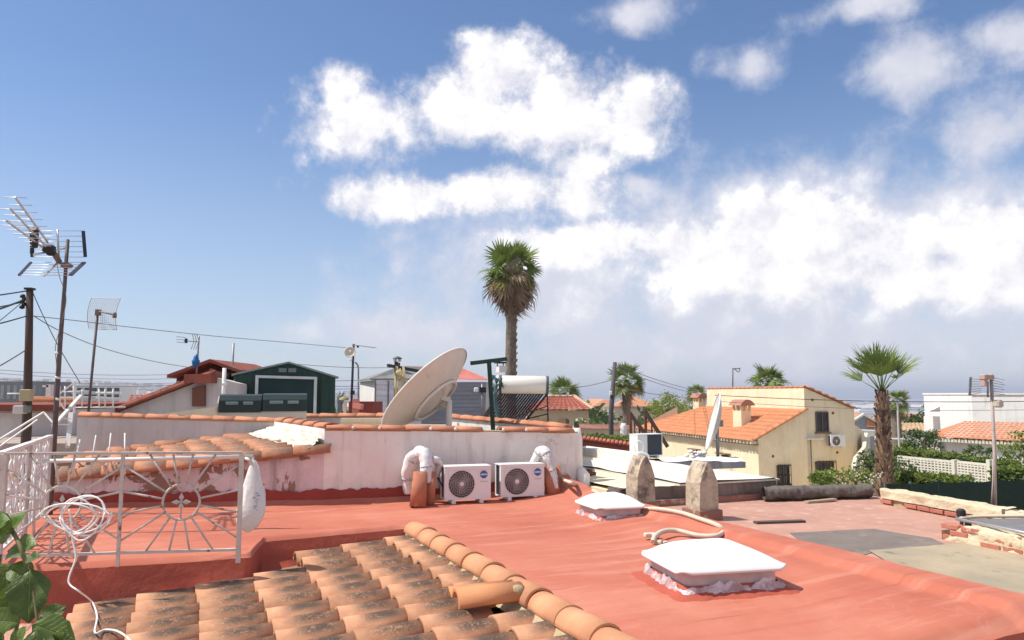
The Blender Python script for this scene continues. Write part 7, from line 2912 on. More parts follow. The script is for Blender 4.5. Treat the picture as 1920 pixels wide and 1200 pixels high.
G_Z = -3.3
bush('round_tree', 'round bright green tree at the end of the orange roof', P(1250, 765, 52), (1.25, 1.0, 1.0), 1500, 0.17, LEAFL, 21, 'tree', 0.12, G_Z)
bush('round_tree', 'small yellow-green treetop beside the distant roof chimney', P(1302, 762, 58), (0.8, 0.7, 0.55), 600, 0.17, LEAFL, 22, 'tree', 0.1, G_Z)
rr = random.Random(77)
t_ = thing('dark_pine', 'spreading dark pine behind the white house on the right', 'tree', Vector((P(1775, 800, 62).x, 62, -4.0)))
cr = MB()
for (px, py, rx, rz_) in ((1740, 785, 1.4, 0.6), (1765, 775, 1.6, 0.8), (1785, 765, 1.5, 0.7), (1800, 760, 1.2, 0.7), (1725, 790, 1.0, 0.4), (1810, 775, 1.2, 0.8), (1790, 785, 1.5, 0.7)):
    leaf_cloud(cr, P(px, py, 62), (rx, 1.0, rz_), 480, 0.26, rr)
cr.build('crown', LEAFD, t_)
tr = MB()
for k in range(5):
    tr.tube([Vector((P(1775, 800, 62).x, 62, -4.0)), P(1775, 795, 62), P(1730 + 18 * k, 778, 62)], [0.25, 0.16, 0.05], 7)
tr.build('trunk', BARK, t_)
bush('garden_shrub', 'dense shrub behind the trimmed palm trunk', P(1640, 872, 24), (0.62, 0.5, 0.42), 900, 0.11, LEAFD, 31, base=G_Z)
bush('garden_shrub', 'darker shrub just right of the trimmed palm', P(1690, 885, 23), (0.42, 0.4, 0.38), 500, 0.11, LEAFD, 32, base=G_Z)
bush('flowering_bush', 'bright flowering bush with white blooms by the netting roll', P(1586, 900, 19), (0.78, 0.4, 0.22), 1100, 0.09, LEAFL, 33, base=G_Z, flowers=60)
bush('flowering_bush', 'leafy green bush under the barred window of the cream house', P(1540, 903, 18), (0.28, 0.3, 0.20), 500, 0.10, LEAFM, 34, base=G_Z)
bush('garden_tree', 'dark rounded tree before the white house wall', P(1728, 826, 36), (0.95, 0.8, 0.48), 1200, 0.15, LEAFD, 35, 'tree', 0.1, G_Z)
bush('garden_shrub', 'low dark shrub at the foot of the white house wall', P(1835, 846, 33), (0.6, 0.5, 0.22), 420, 0.12, LEAFD, 36, base=G_Z)
bush('garden_shrub', 'green shrub cut by the right picture edge', P(1915, 855, 25), (0.55, 0.5, 0.75), 1100, 0.11, LEAFM, 37, base=G_Z)
bush('garden_shrub', 'small shrub under the white garden table', P(1697, 838, 34), (0.35, 0.3, 0.2), 260, 0.12, LEAFM, 38, base=G_Z)


def hedge(label, a, b, h, th_, m, n, size, seed, z0):
    rr = random.Random(seed)
    a, b = Vector(a), Vector(b)
    mb = MB()
    d = b - a
    nn = Vector((-d.y, d.x, 0)).normalized()
    for i in range(n):
        u = rr.random()
        s = rr.choice((-1, 1))
        face = rr.random()
        base = lerp(a, b, u)
        zt = base.z + 0.06 * mnoise.noise((u * 30, seed, 0)) + 0.05 * mnoise.noise((u * 9, seed, 4))
        if face < 0.5:
            p = base + nn * (rr.uniform(-1, 1) * th_ / 2)
            p.z = zt + rr.uniform(-0.06, 0.05)
        else:
            p = base + nn * (s * th_ / 2 * rr.uniform(0.85, 1.1))
            p.z = zt - rr.random() * h
        x = Vector((rr.uniform(-1, 1), rr.uniform(-1, 1), rr.uniform(-0.3, 1))).normalized()
        w = x.cross(Vector((rr.uniform(-1, 1), rr.uniform(-1, 1), rr.uniform(-1, 1)))).normalized()
        L = size * rr.uniform(0.6, 1.3)
        mb.add([p, p + x * L * 0.5 + w * L * 0.3, p + x * L, p + x * L * 0.5 - w * L * 0.3], [(0, 1, 2, 3)])
    t_ = thing('clipped_hedge', label, 'hedge', Vector(((a.x + b.x) / 2, (a.y + b.y) / 2, z0)))
    mb.build('foliage', m, t_)
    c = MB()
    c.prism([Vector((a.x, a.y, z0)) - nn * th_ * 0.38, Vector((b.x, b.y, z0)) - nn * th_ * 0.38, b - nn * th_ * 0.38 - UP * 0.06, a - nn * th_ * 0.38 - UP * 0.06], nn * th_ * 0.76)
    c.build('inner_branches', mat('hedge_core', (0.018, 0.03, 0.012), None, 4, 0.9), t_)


hedge('long clipped hedge above the white lattice wall', P(1684, 842, 27), P(1905, 868, 22), 0.5, 0.5, LEAFM, 2600, 0.10, 51, -2.6)
hedge('bushy green hedge in front of the white lattice wall', P(1690, 888, 20.5), P(1818, 900, 18.5), 0.4, 0.5, LEAFM, 2000, 0.10, 52, G_Z)
hedge('green hedge right of the lattice wall', P(1868, 880, 20.5), P(1990, 878, 19), 0.5, 0.6, LEAFM, 1600, 0.10, 53, G_Z)
hedge('low hedge behind the red serrated tile coping', P(1092, 817, 24), P(1180, 823, 23), 0.25, 0.5, LEAFM, 900, 0.09, 54, -1.6)


# dark green screening fence on the right
def fence():
    a, b = P(1662, 907, 15.2), P(2050, 893, 12.8)
    t_ = thing('screen_fence', 'dark green screening fence behind the right parapet', 'fence', Vector((a.x, a.y, G_Z)))
    m = mat('green_screening', (0.004, 0.012, 0.0095), (0.006, 0.017, 0.013), 9, 0.9, 0.5, 60)
    n = 7
    for k in range(n):
        q = MB()
        p0, p1 = lerp(a, b, k / n), lerp(a, b, (k + 0.985) / n)

        def f(u, t_2):
            p = lerp(p0, p1, u)
            z = lerp(G_Z + 0.3, p.z + 0.03 * mnoise.noise((p.x * 3, 0, 0)) - 0.03 * math.sin(math.pi * u), t_2)
            return Vector((p.x, p.y + 0.03 * mnoise.noise((p.x * 2, t_2 * 3, 5)), z))
        q.sheet(f, 14, 6)
        q.build('screen_panel', m, t_)
        q = MB()
        q.cyl(Vector((p0.x, p0.y + 0.06, G_Z)), p0 + Vector((0, 0.06, 0.02)), 0.025, 6)
        q.build('fence_post', DGREEN, t_)


fence()


# pierced white lattice wall
def lattice():
    t_ = thing('lattice_wall', 'white pierced block wall with a pier between hedge and fence', 'wall', P(1780, 905, 21.5))
    m = mat('lattice_white', (0.72, 0.68, 0.58), (0.66, 0.61, 0.51), 4, 0.9)
    runs = ((P(1684, 856, 24.0), P(1786, 866, 22.4)), (P(1796, 866, 22.2), P(1854, 872, 21.2)))
    for k, (a, b) in enumerate(runs):
        hgt = 0.62
        L = (b - a).length
        d = (b - a).normalized()
        nx = int(L / 0.105)
        nz = 8
        q = MB()
        for i in range(nx + 1):
            p = lerp(a, b, i / nx)
            q.beam(p - UP * (hgt + 0.4), p, 0.05, 0.038, up=d)
        for j in range(nz + 1):
            z = hgt * j / nz
            q.beam(a - UP * z + Vector((0, 0.003, 0)), b - UP * z + Vector((0, 0.003, 0)), 0.044, 0.036 if j else 0.07)
        o = q.build('pierced_panel', m, t_, kind='stuff')
        w = MB()
        w.prism([Vector((a.x, a.y, G_Z)), Vector((b.x, b.y, G_Z)), b - UP * (hgt + 0.02), a - UP * (hgt + 0.02)], (0.02, 0.1, 0))
        w.build('base_wall', m, t_)
    for x, y in ((1791, 22.3), (1857, 21.15)):
        q = MB()
        c = P(x, 862, y)
        q.box(Vector((c.x, c.y, (c.z + G_Z) / 2)), (0.16, 0.16, c.z - G_Z))
        q.build('pier', m, t_)


lattice()


# ================================================================== the cream house on the right
def window(t_, a, u, w, h, bars, open_=True, label=None):
    """a = lower left corner, u = direction along the wall; recess, frame, panes, optional bars"""
    a, u = Vector(a), Vector(u).normalized()
    n = Vector((u.y, -u.x, 0))
    win = MB()
    win.add([a + n * 0.004, a + u * w + n * 0.004, a + u * w + UP * h + n * 0.004, a + UP * h + n * 0.004], [(0, 1, 2, 3)])
    win = win.build('window', GLASSW, t_)
    fr = MB()
    for p, q in ((a, a + u * w), (a + UP * h, a + u * w + UP * h)):
        fr.beam(p + n * 0.02, q + n * 0.02, 0.05, 0.06)
    for s in (0, 0.5, 1):
        fr.beam(a + u * w * s + n * 0.018, a + u * w * s + UP * h + n * 0.018, 0.05, 0.05, up=n)
    fr.build('window_frame', mat('brown_window_frame', (0.16, 0.10, 0.08), None, 4, 0.6), win)
    sl = MB()
    sl.beam(a - u * 0.08 - UP * 0.06 + n * 0.06, a + u * (w + 0.08) - UP * 0.06 + n * 0.06, 0.14, 0.06)
    sl.build('window_sill', mat('sill_brown', (0.22, 0.14, 0.10), None, 4, 0.8), win)
    if bars:
        g_ = MB()
        for s in range(7):
            p = a + u * w * (s / 6 * 1.1 - 0.05) + n * 0.16
            g_.cyl(p - UP * 0.05, p + UP * (h + 0.1), 0.014, 5)
        for s in (-0.04, 0.5, 1.06):
            g_.cyl(a - u * w * 0.05 + n * 0.16 + UP * h * s, a + u * w * 1.05 + n * 0.16 + UP * h * s, 0.018, 5)
        for s in (-0.05, 1.05):
            for z in (0, h):
                g_.cyl(a + u * w * s + UP * z, a + u * w * s + n * 0.16 + UP * z, 0.014, 5)
        g_.build('window_bars', BLACKP, win)


def chimney(t_, c, s, h, m, cap=True):
    q = MB()
    q.box(c + UP * h / 2, (s, s, h), TH)
    q = q.build('chimney', m, t_)
    if cap:
        p = MB()
        for i in range(3):
            for j in range(3):
                if i == 1 and j == 1:
                    continue
                p.box(c + (VAX * (i - 1) + WAX * (j - 1)) * (s * 0.44) + UP * (h + 0.13), (s * 0.16, s * 0.16, 0.25), TH)
        p.build('cap_posts', m, q)
        p = MB()
        n = 10
        p.sheet(lambda u, t_2: c + VAX * (s * 0.75 * (u * 2 - 1)) + WAX * (s * 0.75 * (t_2 * 2 - 1)) + UP * (h + 0.26 + 0.30 * math.sin(math.pi * u) ** 0.7), n, 4)
        p.sheet(lambda u, t_2: c + VAX * (s * 0.75 * (u * 2 - 1)) + WAX * (s * 0.75 * (t_2 * 2 - 1)) + UP * (h + 0.252), 2, 2)
        for e in (-1, 1):
            pts = [c + VAX * (s * 0.75 * (i / n * 2 - 1)) + WAX * (s * 0.75 * e) + UP * (h + 0.26 + 0.30 * math.sin(math.pi * i / n) ** 0.7) for i in range(n + 1)]
            p.add(pts, [tuple(range(n + 1))])
        p.build('cap', mat('cap_terracotta', (0.42, 0.20, 0.14), (0.34, 0.16, 0.11), 5, 0.85), q)


def cream_house():
    S = Vector((-0.24, 0.97, 0)).normalized()       # along the lit wall, away
    Vv = Vector((0.97, 0.24, 0)).normalized()       # along the gable wall, right
    O = Vector((11.4, 35.0, 0))
    t_ = thing('cream_house', 'cream house with orange tiled roof, two-storey block and barred windows', 'house', Vector((13.5, 40, G_Z)))

    def H(v, s, z):
        return O + Vv * v + S * s + UP * z
    EZ, RZ_, TZ = -0.50, 0.79, 1.85
    Lh = 13.4
    w = MB()
    w.add([H(0, 0, G_Z), H(0, Lh, G_Z), H(0, Lh, EZ), H(0, 0, EZ)], [(0, 1, 2, 3)])
    w.add([H(2.6, Lh, G_Z), H(2.6, Lh, RZ_ - 0.05), H(0, Lh, EZ), H(0, Lh, G_Z)], [(0, 1, 2, 3)])
    w.build('long_wall', CREAMH, t_)
    gw = MB()
    gw.add([H(0, 0, G_Z), H(2.6, 0, G_Z), H(2.6, 0, RZ_ - 0.03), H(0, 0, EZ - 0.03)], [(3, 2, 1, 0)])
    gw.build('gable_wall', CREAMH, t_)
    # two-storey block stands a hand's breadth back
    tb = MB()
    tb.prism([H(2.62, 0.12, G_Z), H(5.35, 0.12, G_Z), H(5.35, 0.12, RZ_), H(2.62, 0.12, TZ)], S * 9.4)
    o = tb.build('upper_block', CREAMH, t_)
    fix_normals(o)
    # roofs
    o = corrugated(t_, H(-0.35, -0.12, EZ - 0.14), H(-0.35, Lh + 0.3, EZ - 0.14), H(2.6, 9.9, RZ_), H(2.6, -0.12, RZ_), ORANGE, 'lower_roof', 0.24, 0.05, 9)
    hp = MB()
    hp.add([H(-0.35, Lh + 0.3, EZ - 0.14), H(5.5, Lh + 0.3, EZ - 0.14), H(2.6, 9.9, RZ_)], [(0, 1, 2)])
    hp.build('hip_roof', ORANGE, t_)
    vt = barrel_tile_mesh('verge_tile', 0.45, 0.13, 0.10, 0.0, ORANGE, 0.02, 7, 0.9)
    for k in range(8):
        place('verge_tile', vt, t_, frame_at(lerp(H(-0.3, -0.08, EZ - 0.1), H(2.55, -0.08, RZ_ + 0.02), k / 8), (H(2.6, 0, RZ_) - H(0, 0, EZ)) + Vector((0, 0, -0.1)), (0, 0, 1)))
    dm = mat('eave_white', (0.74, 0.68, 0.55), None, 4, 0.9)
    n = 46
    for k in range(n):
        q = MB()
        p = H(-0.16, -0.05 + (Lh + 0.2) * (k + 0.5) / n, EZ - 0.21)
        q.box(p, (0.34, 0.12, 0.13), math.atan2(Vv.y, Vv.x))
        q.build('eave_block', dm, t_)
    fas = MB()
    fas.beam(H(-0.02, -0.05, EZ - 0.31), H(-0.02, Lh, EZ - 0.31), 0.06, 0.09)
    fas.build('eave_fascia', mat('fascia_grey', (0.42, 0.35, 0.28), None, 4, 0.9), t_)
    rt = barrel_tile_mesh('ridge_tile', 0.46, 0.12, 0.08, 0.0, COPE, 0.02, 6, 0.9)
    for k in range(22):
        place('parapet_tile', rt, t_, frame_at(H(2.7, 0.1 + 0.43 * k, TZ + 0.002), S, (0, 0, 1)))
    for k in range(7):
        place('verge_tile', vt, t_, frame_at(lerp(H(5.4, 0.1, RZ_ + 0.02), H(2.7, 0.1, TZ + 0.02), k / 7), (H(2.62, 0, TZ) - H(5.35, 0, RZ_)) + Vector((0, 0, -0.08)), (0, 0, 1)))
    # chimneys
    chimney(t_, H(0.95, 2.9, -0.35), 0.62, 1.05, CREAMH)
    chimney(t_, H(2.9, 11.0, 0.2), 0.55, 0.85, CREAMH)
    # windows
    window(t_, H(0.95, -0.005, -2.62), Vv, 0.6, 0.82, True)
    window(t_, H(3.20, 0.115, -0.25), Vv, 0.66, 0.92, False)
    window(t_, H(3.1, 0.115, -2.85), Vv, 0.95, 1.15, True)
    # two small hooded windows in the long wall
    for s in (2.6, 5.6):
        q = MB()
        q.add([H(-0.004, s, -2.05), H(-0.004, s + 0.7, -2.05), H(-0.004, s + 0.7, -1.5), H(-0.004, s, -1.5)], [(0, 1, 2, 3)])
        q = q.build('small_window', DARKIN, t_)
        h = MB()
        h.prism([H(-0.02, s - 0.15, -1.46), H(-0.02, s + 0.85, -1.46), H(-0.02, s + 0.85, -1.40), H(-0.02, s - 0.15, -1.40)], -Vv * 0.3)
        h.build('window_hood', mat('hood_brown', (0.30, 0.20, 0.14), None, 4, 0.9), q)
    # wall condenser
    build_condenser(H(4.1, -0.13, -0.98), math.atan2(Vv.y, Vv.x), 0.78, 0.52, 0.26, 'white condenser bracketed on the upper wall of the cream house', logo=False)
    # small canopy, downpipe, dark spots
    q = MB()
    q.box(H(2.95, 0.0, -0.58), (0.9, 0.3, 0.05), math.atan2(Vv.y, Vv.x))
    q.build('canopy', PLASTIC, t_)
    q = MB()
    q.cyl(H(2.78, -0.02, -0.6), H(2.78, -0.02, -3.2), 0.03, 6)
    q.build('downpipe', GALV, t_)
    for v, z in ((0.75, -1.35), (4.3, -1.25), (3.05, 1.25), (4.15, 0.62)):
        q = MB()
        q.lathe([(0.0, 0.02), (0.06, 0.015), (0.07, 0)], 8, Matrix.Translation(H(v, -0.006 if v < 2.6 else 0.11, z)) @ Matrix.Rotation(R(90), 4, 'X'))
        q.build('wall_vent', mat('vent_brown', (0.26, 0.13, 0.09), None, 4, 0.9), t_)
    pl = MB()
    pl.prism([H(-3.5, -16, G_Z + 0.0), H(4.4, -16, G_Z + 0.0), H(4.4, -0.02, G_Z + 0.0), H(-3.5, -0.02, G_Z + 0.0)], (0, 0, 0.04))  # out of view, kept pale to bounce light onto the gable
    pl = pl.build('bounce_path', mat('bounce_paving', (0.58, 0.50, 0.38), (0.50, 0.42, 0.32), 2, 0.9))
    tag(pl, 'unseen pale paved path in front of the cream house', None, None, 'structure')
    # sloping garden wall with cream coping, right of the house
    gw2 = thing('sloping_garden_wall', 'tan garden wall stepping down with cream coping beside the cream house', 'wall', Vector((P(1615, 880, 33).x, 33, G_Z)))
    q = MB()
    a, b, c, d = P(1602, 822, 36), P(1640, 806, 38), P(1640, 880, 30), P(1597, 905, 30)
    q.prism([Vector((P(1600, 840, 36.5).x, 36.5, G_Z)), Vector((P(1626, 840, 41).x, 41, G_Z)), P(1624, 818, 41), P(1600, 798, 36.5)], (0.15, 0, 0))
    q.build('upper_wall', CREAMH, gw2)
    q = MB()
    pts = [P(1624, 815, 38), P(1620, 842, 35), P(1604, 862, 33), P(1599, 885, 31)]
    for p0, p1 in zip(pts, pts[1:]):
        q.beam(p0, p1, 0.16, 0.2)
    q.build('coping', mat('cream_coping', (0.76, 0.70, 0.52), None, 4, 0.9), gw2)
    q = MB()
    q.prism([P(1624, 818, 38), P(1620, 845, 35), P(1604, 866, 33), P(1599, 890, 31), Vector((P(1599, 890, 31).x, 31, G_Z)), Vector((P(1624, 818, 38).x, 38, G_Z))], (0.2, 0.05, 0))
    q.build('lower_wall', CREAMH, gw2)


cream_house()


# ================================================================== other houses
def hipped_house():
    y = 38.0
    t_ = thing('hipped_roof_house', 'house with a hipped brick-red roof and arched porch below a palm', 'house', Vector((P(1050, 790, y).x, y + 3, -3.6)))
    e0, e1 = P(990, 768, y), P(1113, 768, y)
    r0, r1 = P(1028, 744, y + 3), P(1078, 744, y + 3)
    corrugated(t_, e0, e1, r1, r0, mat('brick_red_tiles', (0.38, 0.115, 0.075), (0.31, 0.09, 0.06), 3, 0.85, 0.2, 20), 'front_roof', 0.28, 0.03, 8, lip=False)
    q = MB()
    e2 = e1 + Vector((0.4, 6, 0))
    q.add([e1, e2, r1], [(0, 1, 2)])
    e3 = e0 + Vector((-0.2, 6, 0))
    q.add([e3, e0, r0], [(0, 1, 2)])
    q.add([e2, e3, r0, r1], [(0, 1, 2, 3)])
    q.build('side_roof', MATS['brick_red_tiles'], t_)
    rt = barrel_tile_mesh('hip_tile', 0.5, 0.13, 0.09, 0.0, mat('pale_ridge', (0.58, 0.40, 0.30), None, 5, 0.9), 0.02, 6, 0.9)
    for a, b, n in ((e1, r1, 9), (r1, r0, 4)):
        for k in range(n):
            place('hip_tile', rt, t_, frame_at(lerp(a, b, k / n) + UP * 0.02, b - a, (0, 0, 1)))
    w = MB()
    w.prism([Vector((e0.x, y + 0.5, e0.z - 0.30)), Vector((e1.x - 0.2, y + 0.5, e1.z - 0.30)), Vector((e1.x - 0.2, y + 0.5, e1.z - 0.06)), Vector((e0.x, y + 0.5, e0.z - 0.06))], (0, 0.25, 0))
    # arches: wall with semicircular openings
    xs = [P(px, 780, y + 0.5).x for px in (1012, 1040, 1072, 1104)]
    zt, zs = e0.z - 0.301, e0.z - 0.62
    for i in range(3):
        x0, x1 = xs[i], xs[i + 1]
        c, hw = (x0 + x1) / 2, (x1 - x0) / 2 * 0.72
        arcp = [(c + hw * math.cos(math.pi * k / 12), zs + hw * 0.62 * math.sin(math.pi * k / 12)) for k in range(13)]
        poly = [(x0, -3.6), (x0, zt), (x1, zt), (x1, -3.6), (c + hw, -3.6)] + arcp + [(c - hw, -3.6)]
        vs = [Vector((x, y + 0.5, z)) for x, z in poly]
        n = len(vs)
        top = [Vector((x, y + 0.5, zt)) for x, z in arcp]
        w.add([Vector((a, y + 0.5, b)) for a, b in arcp] + top, [(k, 13 + k, 14 + k, k + 1) for k in range(12)])
        for xa, xb in ((x0, c - hw), (c + hw, x1)):
            w.add([Vector((xa, y + 0.5, -3.6)), Vector((xb, y + 0.5, -3.6)), Vector((xb, y + 0.5, zt)), Vector((xa, y + 0.5, zt))], [(0, 1, 2, 3)])
    w.build('porch_wall', mat('sand_render', (0.62, 0.52, 0.38), (0.56, 0.46, 0.33), 3, 0.9), t_)
    b = MB()
    b.prism([Vector((e0.x, y + 3.0, -3.6)), Vector((e1.x - 1.2, y + 3.0, -3.6)), Vector((e1.x - 1.2, y + 3.0, e1.z - 0.05)), Vector((e0.x, y + 3.0, e0.z - 0.05))], (0, 3, 0))
    b.build('wall', MATS['sand_render'], t_)
    # low garden wall with pinkish coping in front
    t2 = thing('pink_garden_wall', 'long pale garden wall with pinkish tile coping by the street pole', 'wall', Vector((P(1130, 815, 28).x, 28, G_Z)))
    a, b_ = P(1086, 803, 28), P(1186, 806, 28.5)
    q = MB()
    q.prism([Vector((a.x, a.y, G_Z)), Vector((b_.x, b_.y, G_Z)), b_, a], (0, 0.2, 0))
    q.build('wall', MATS['sand_render'], t2)
    q = MB()
    q.prism([a + Vector((0, -0.08, 0.002)), b_ + Vector((0, -0.08, 0.002)), b_ + Vector((0, 0.15, 0.14)), a + Vector((0, 0.15, 0.14))], (0, 0.05, 0.03))
    q.build('coping', mat('pinkish_tiles', (0.48, 0.24, 0.19), (0.4, 0.2, 0.15), 6, 0.9), t2)
    q = MB()
    c = P(1169, 800, 28.2)
    q.tube([Vector((c.x, c.y, -1.0)), c, c + UP * 0.12], [0.14, 0.12, 0.08], 10)
    q.build('white_finial', WHITEH, t2)
    # red serrated coping nearer
    t3 = thing('serrated_tile_coping', 'low wall topped by a serrated row of red tiles right of the wall end', 'wall', Vector((P(1130, 830, 19).x, 19, G_Z)))
    a, b_ = P(1083, 820, 19.0), P(1182, 833, 18.6)
    q = MB()
    q.prism([Vector((a.x, a.y, G_Z)), Vector((b_.x, b_.y, G_Z)), b_ - UP * 0.05, a - UP * 0.05], (0.05, 0.3, 0))
    q.build('wall', mat('coral_render', (0.48, 0.16, 0.11), (0.42, 0.13, 0.09), 4, 0.9), t3)
    vt = barrel_tile_mesh('coping_tile', 0.36, 0.05, 0.05, 0.0, mat('coral_tiles', (0.50, 0.15, 0.09), (0.42, 0.12, 0.08), 6, 0.85), 0.014, 6, 0.95)
    for k in range(13):
        q = lerp(a, b_, (k + 0.5) / 13)
        place('coping_tile', vt, t3, frame_at(q + Vector((0, -0.12, -0.045)), (0.15, 1, 0.15), (0, 0, 1)))
    # street pole
    y = 25.0
    foot = Vector((P(1143, 820, y).x, y, G_Z))
    t4 = thing('street_pole', 'dark slender street pole in front of the medium palm', 'pole', foot)
    q = MB()
    q.tube([foot, P(1146, 770, y), P(1153, 679, y)], [0.09, 0.085, 0.065], 10)
    q.build('shaft', mat('dark_grey_pole', (0.11, 0.10, 0.105), (0.08, 0.07, 0.075), 6, 0.7), t4)
    q = MB()
    q.box(P(1145, 737, y - 0.1), (0.09, 0.08, 0.13), bev=0.015)
    q.build('lamp_box', PLASTIC, t4)
    q = MB()
    q.box(P(1147, 744, y - 0.08), (0.08, 0.08, 0.06))
    q.build('bracket', BLACKP, t4)
    for i, (a, b_, lb) in enumerate((((1154, 684, 25), (1345, 735, 60), 'upper cable from the street pole towards the cream house'), ((1154, 690, 25), (1345, 741, 60), 'lower cable from the street pole towards the cream house'), ((1000, 720, 40), (1150, 712, 25), 'thin cable running left from the street pole'), ((1160, 727, 30), (1345, 742, 60), 'level cable passing the medium palm'))):
        cable(lb, sag(P(*a), P(*b_), 0.25), 0.014, FARW)
    cable('black cable crossing in front of the cream house gable to the right', sag(P(1340, 741, 30), P(1960, 752, 28), 0.12), 0.014, BLACKP)
    cable('second thin cable crossing the cream house gable', sag(P(1340, 752, 30), P(1960, 768, 28), 0.15), 0.010, FARW)


hipped_house()


def right_houses():
    # white bungalow with an orange roof
    y = 37.0
    t_ = thing('white_bungalow', 'white bungalow with orange tiled roof and toothed eaves at right', 'house', Vector((P(1850, 850, y).x, y + 4, G_Z)))
    e0, e1 = P(1757, 820, y + 1), P(1990, 832, y - 3)
    r0, r1 = P(1808, 790, y + 4.5), P(1990, 794, y + 1)
    corrugated(t_, e0, e1, r1, r0, ORANGE, 'front_roof', 0.26, 0.03, 9)
    q = MB()
    e2 = P(1742, 812, y + 7)
    q.add([e2, e0, r0], [(0, 1, 2)])
    q.build('hip_roof', ORANGE, t_)
    w = MB()
    u = (e1 - e0).normalized()
    nn = Vector((-u.y, u.x, 0))
    a, b = e0 + u * 0.3 + nn * 0.35, e1 + nn * 0.35
    w.prism([Vector((a.x, a.y, G_Z)), Vector((b.x, b.y, G_Z)), Vector((b.x, b.y, b.z - 0.06)), Vector((a.x, a.y, a.z - 0.06))], nn * 3.0)
    w.build('wall', WHITEH, t_)
    n = 34
    for k in range(n):
        q = MB()
        p = lerp(e0, e1, (k + 0.5) / n) + nn * 0.18 - UP * 0.12
        q.box(p, (0.11, 0.34, 0.16), math.atan2(u.y, u.x))
        q.build('eave_block', mat('eave_white', (0.74, 0.68, 0.55)), t_)
    chimney(t_, P(1748, 800, y + 7.0) - UP * 0.4, 0.6, 1.0, WHITEH, False)
    q = MB()
    c = P(1748, 772, y + 7.0)
    q.prism([c + Vector((-0.38, -0.3, 0)), c + Vector((0.3, -0.3, 0)), c + Vector((0.3, -0.3, 0.32))], (0, 0.6, 0))
    q.build('chimney_cap', WHITEH, t_)
    # pale tile roof behind
    t2 = thing('pale_tiled_house', 'low house with faded straw-coloured roof tiles beyond the shrub', 'house', Vector((P(1720, 815, 48).x, 49, -4.0)))
    a, b = P(1672, 808, 48), P(1765, 808, 47)
    c, d = P(1745, 793, 51), P(1684, 793, 51)
    corrugated(t2, a, b, c, d, mat('straw_tiles', (0.52, 0.37, 0.22), (0.42, 0.28, 0.17), 3, 0.9), 'roof', 0.3, 0.04, 5, lip=False)
    q = MB()
    q.prism([Vector((a.x, a.y + 0.3, -4)), Vector((b.x, b.y + 0.3, -4)), b + Vector((0, 0.3, -0.03)), a + Vector((0, 0.3, -0.03))], (0, 2, 0))
    q.build('wall', WHITEH, t2)
    # white block behind, right edge
    t3 = thing('white_cube_house', 'plain white flat-roofed house at the right picture edge', 'house', Vector((P(1900, 800, 44).x, 46, -4.0)))
    a, b = P(1821, 740, 44), P(2010, 741, 41)
    q = MB()
    q.prism([Vector((a.x, a.y, -4)), Vector((b.x, b.y, -4)), b, a], (0.5, 6, 0))
    q.build('wall', WHITEH, t3)
    q = MB()
    q.prism([a + Vector((-0.05, -0.05, 0.002)), b + Vector((0, -0.05, 0.002)), b + Vector((0, -0.05, 0.1)), a + Vector((-0.05, -0.05, 0.1))], (0.5, 6.1, 0))
    q.build('parapet', WHITEH, t3)
    # grey gable with orange slope beyond the sloping wall
    t4 = thing('grey_gable_house', 'grey gabled house with white verges beyond the garden wall', 'house', Vector((P(1620, 800, 56).x, 57, -4.5)))
    y = 56
    L_, A_, R_ = P(1590, 797, y), P(1618, 779, y), P(1660, 803, y)
    q = MB()
    q.prism([Vector((L_.x, y, -4.5)), Vector((R_.x, y, -4.5)), R_, A_, L_], (0, 4, 0))
    q.build('gable_wall', mat('blue_grey_render', (0.34, 0.36, 0.38), None, 3, 0.9), t4)
    for p, s in ((L_, A_), (A_, R_)):
        q = MB()
        q.prism([p + Vector((0, -0.2, 0)), s + Vector((0, -0.2, 0)), s + Vector((0, -0.2, 0.16)), p + Vector((0, -0.2, 0.16))], (0, 0.25, 0))
        q.build('verge', WHITEH, t4)
        q = MB()
        q.prism([p + Vector((0, 0.06, 0.01)), s + Vector((0, 0.06, 0.01)), s + Vector((0, 0.06, 0.12)), p + Vector((0, 0.06, 0.12))], (0, 3.9, 0))
        q.build('roof', ORANGE, t4)
    q = MB()
    q.prism([P(1624, 800, y - 0.1), P(1650, 800, y - 0.1), P(1646, 795, y + 0.0), P(1624, 786, y + 0.0)], (0, -0.1, 0))
    q.build('orange_panel', ORANGE, t4)
    q = MB()
    q.prism([P(1606, 818, 47), P(1660, 818, 47), P(1660, 808, 47), P(1606, 806, 47)], (0, 1, 0))
    single('white_garden_block', 'low white wall piece before the grey gabled house', 'wall', q, WHITEH, P(1630, 820, 47))
    # garden table-like white pergola and lamp
    q = MB()
    q.beam(P(1666, 823, 35), P(1692, 823, 35), 0.5, 0.06)
    for x in (1668, 1690):
        c = P(x, 823, 35)
        q.beam(c, Vector((c.x, c.y, G_Z)), 0.08, 0.08)
    single('white_pergola', 'small white pergola beam right of the trimmed palm', 'pergola', q, PLASTIC, P(1680, 840, 35))
    # curved white street lamp by the palm
    y = 30
    q = MB()
    q.tube(spline([Vector((P(1684, 820, y).x, y, G_Z)), P(1684, 790, y), P(1683, 762, y), P(1676, 747, y), P(1662, 741, y)]), 0.04, 8)
    single('street_lamp', 'pale street lamp with an arched arm by the trimmed palm', 'street lamp', q, mat('pale_lamp', (0.55, 0.55, 0.48), None, 4, 0.6), Vector((P(1684, 820, y).x, y, G_Z)))


right_houses()


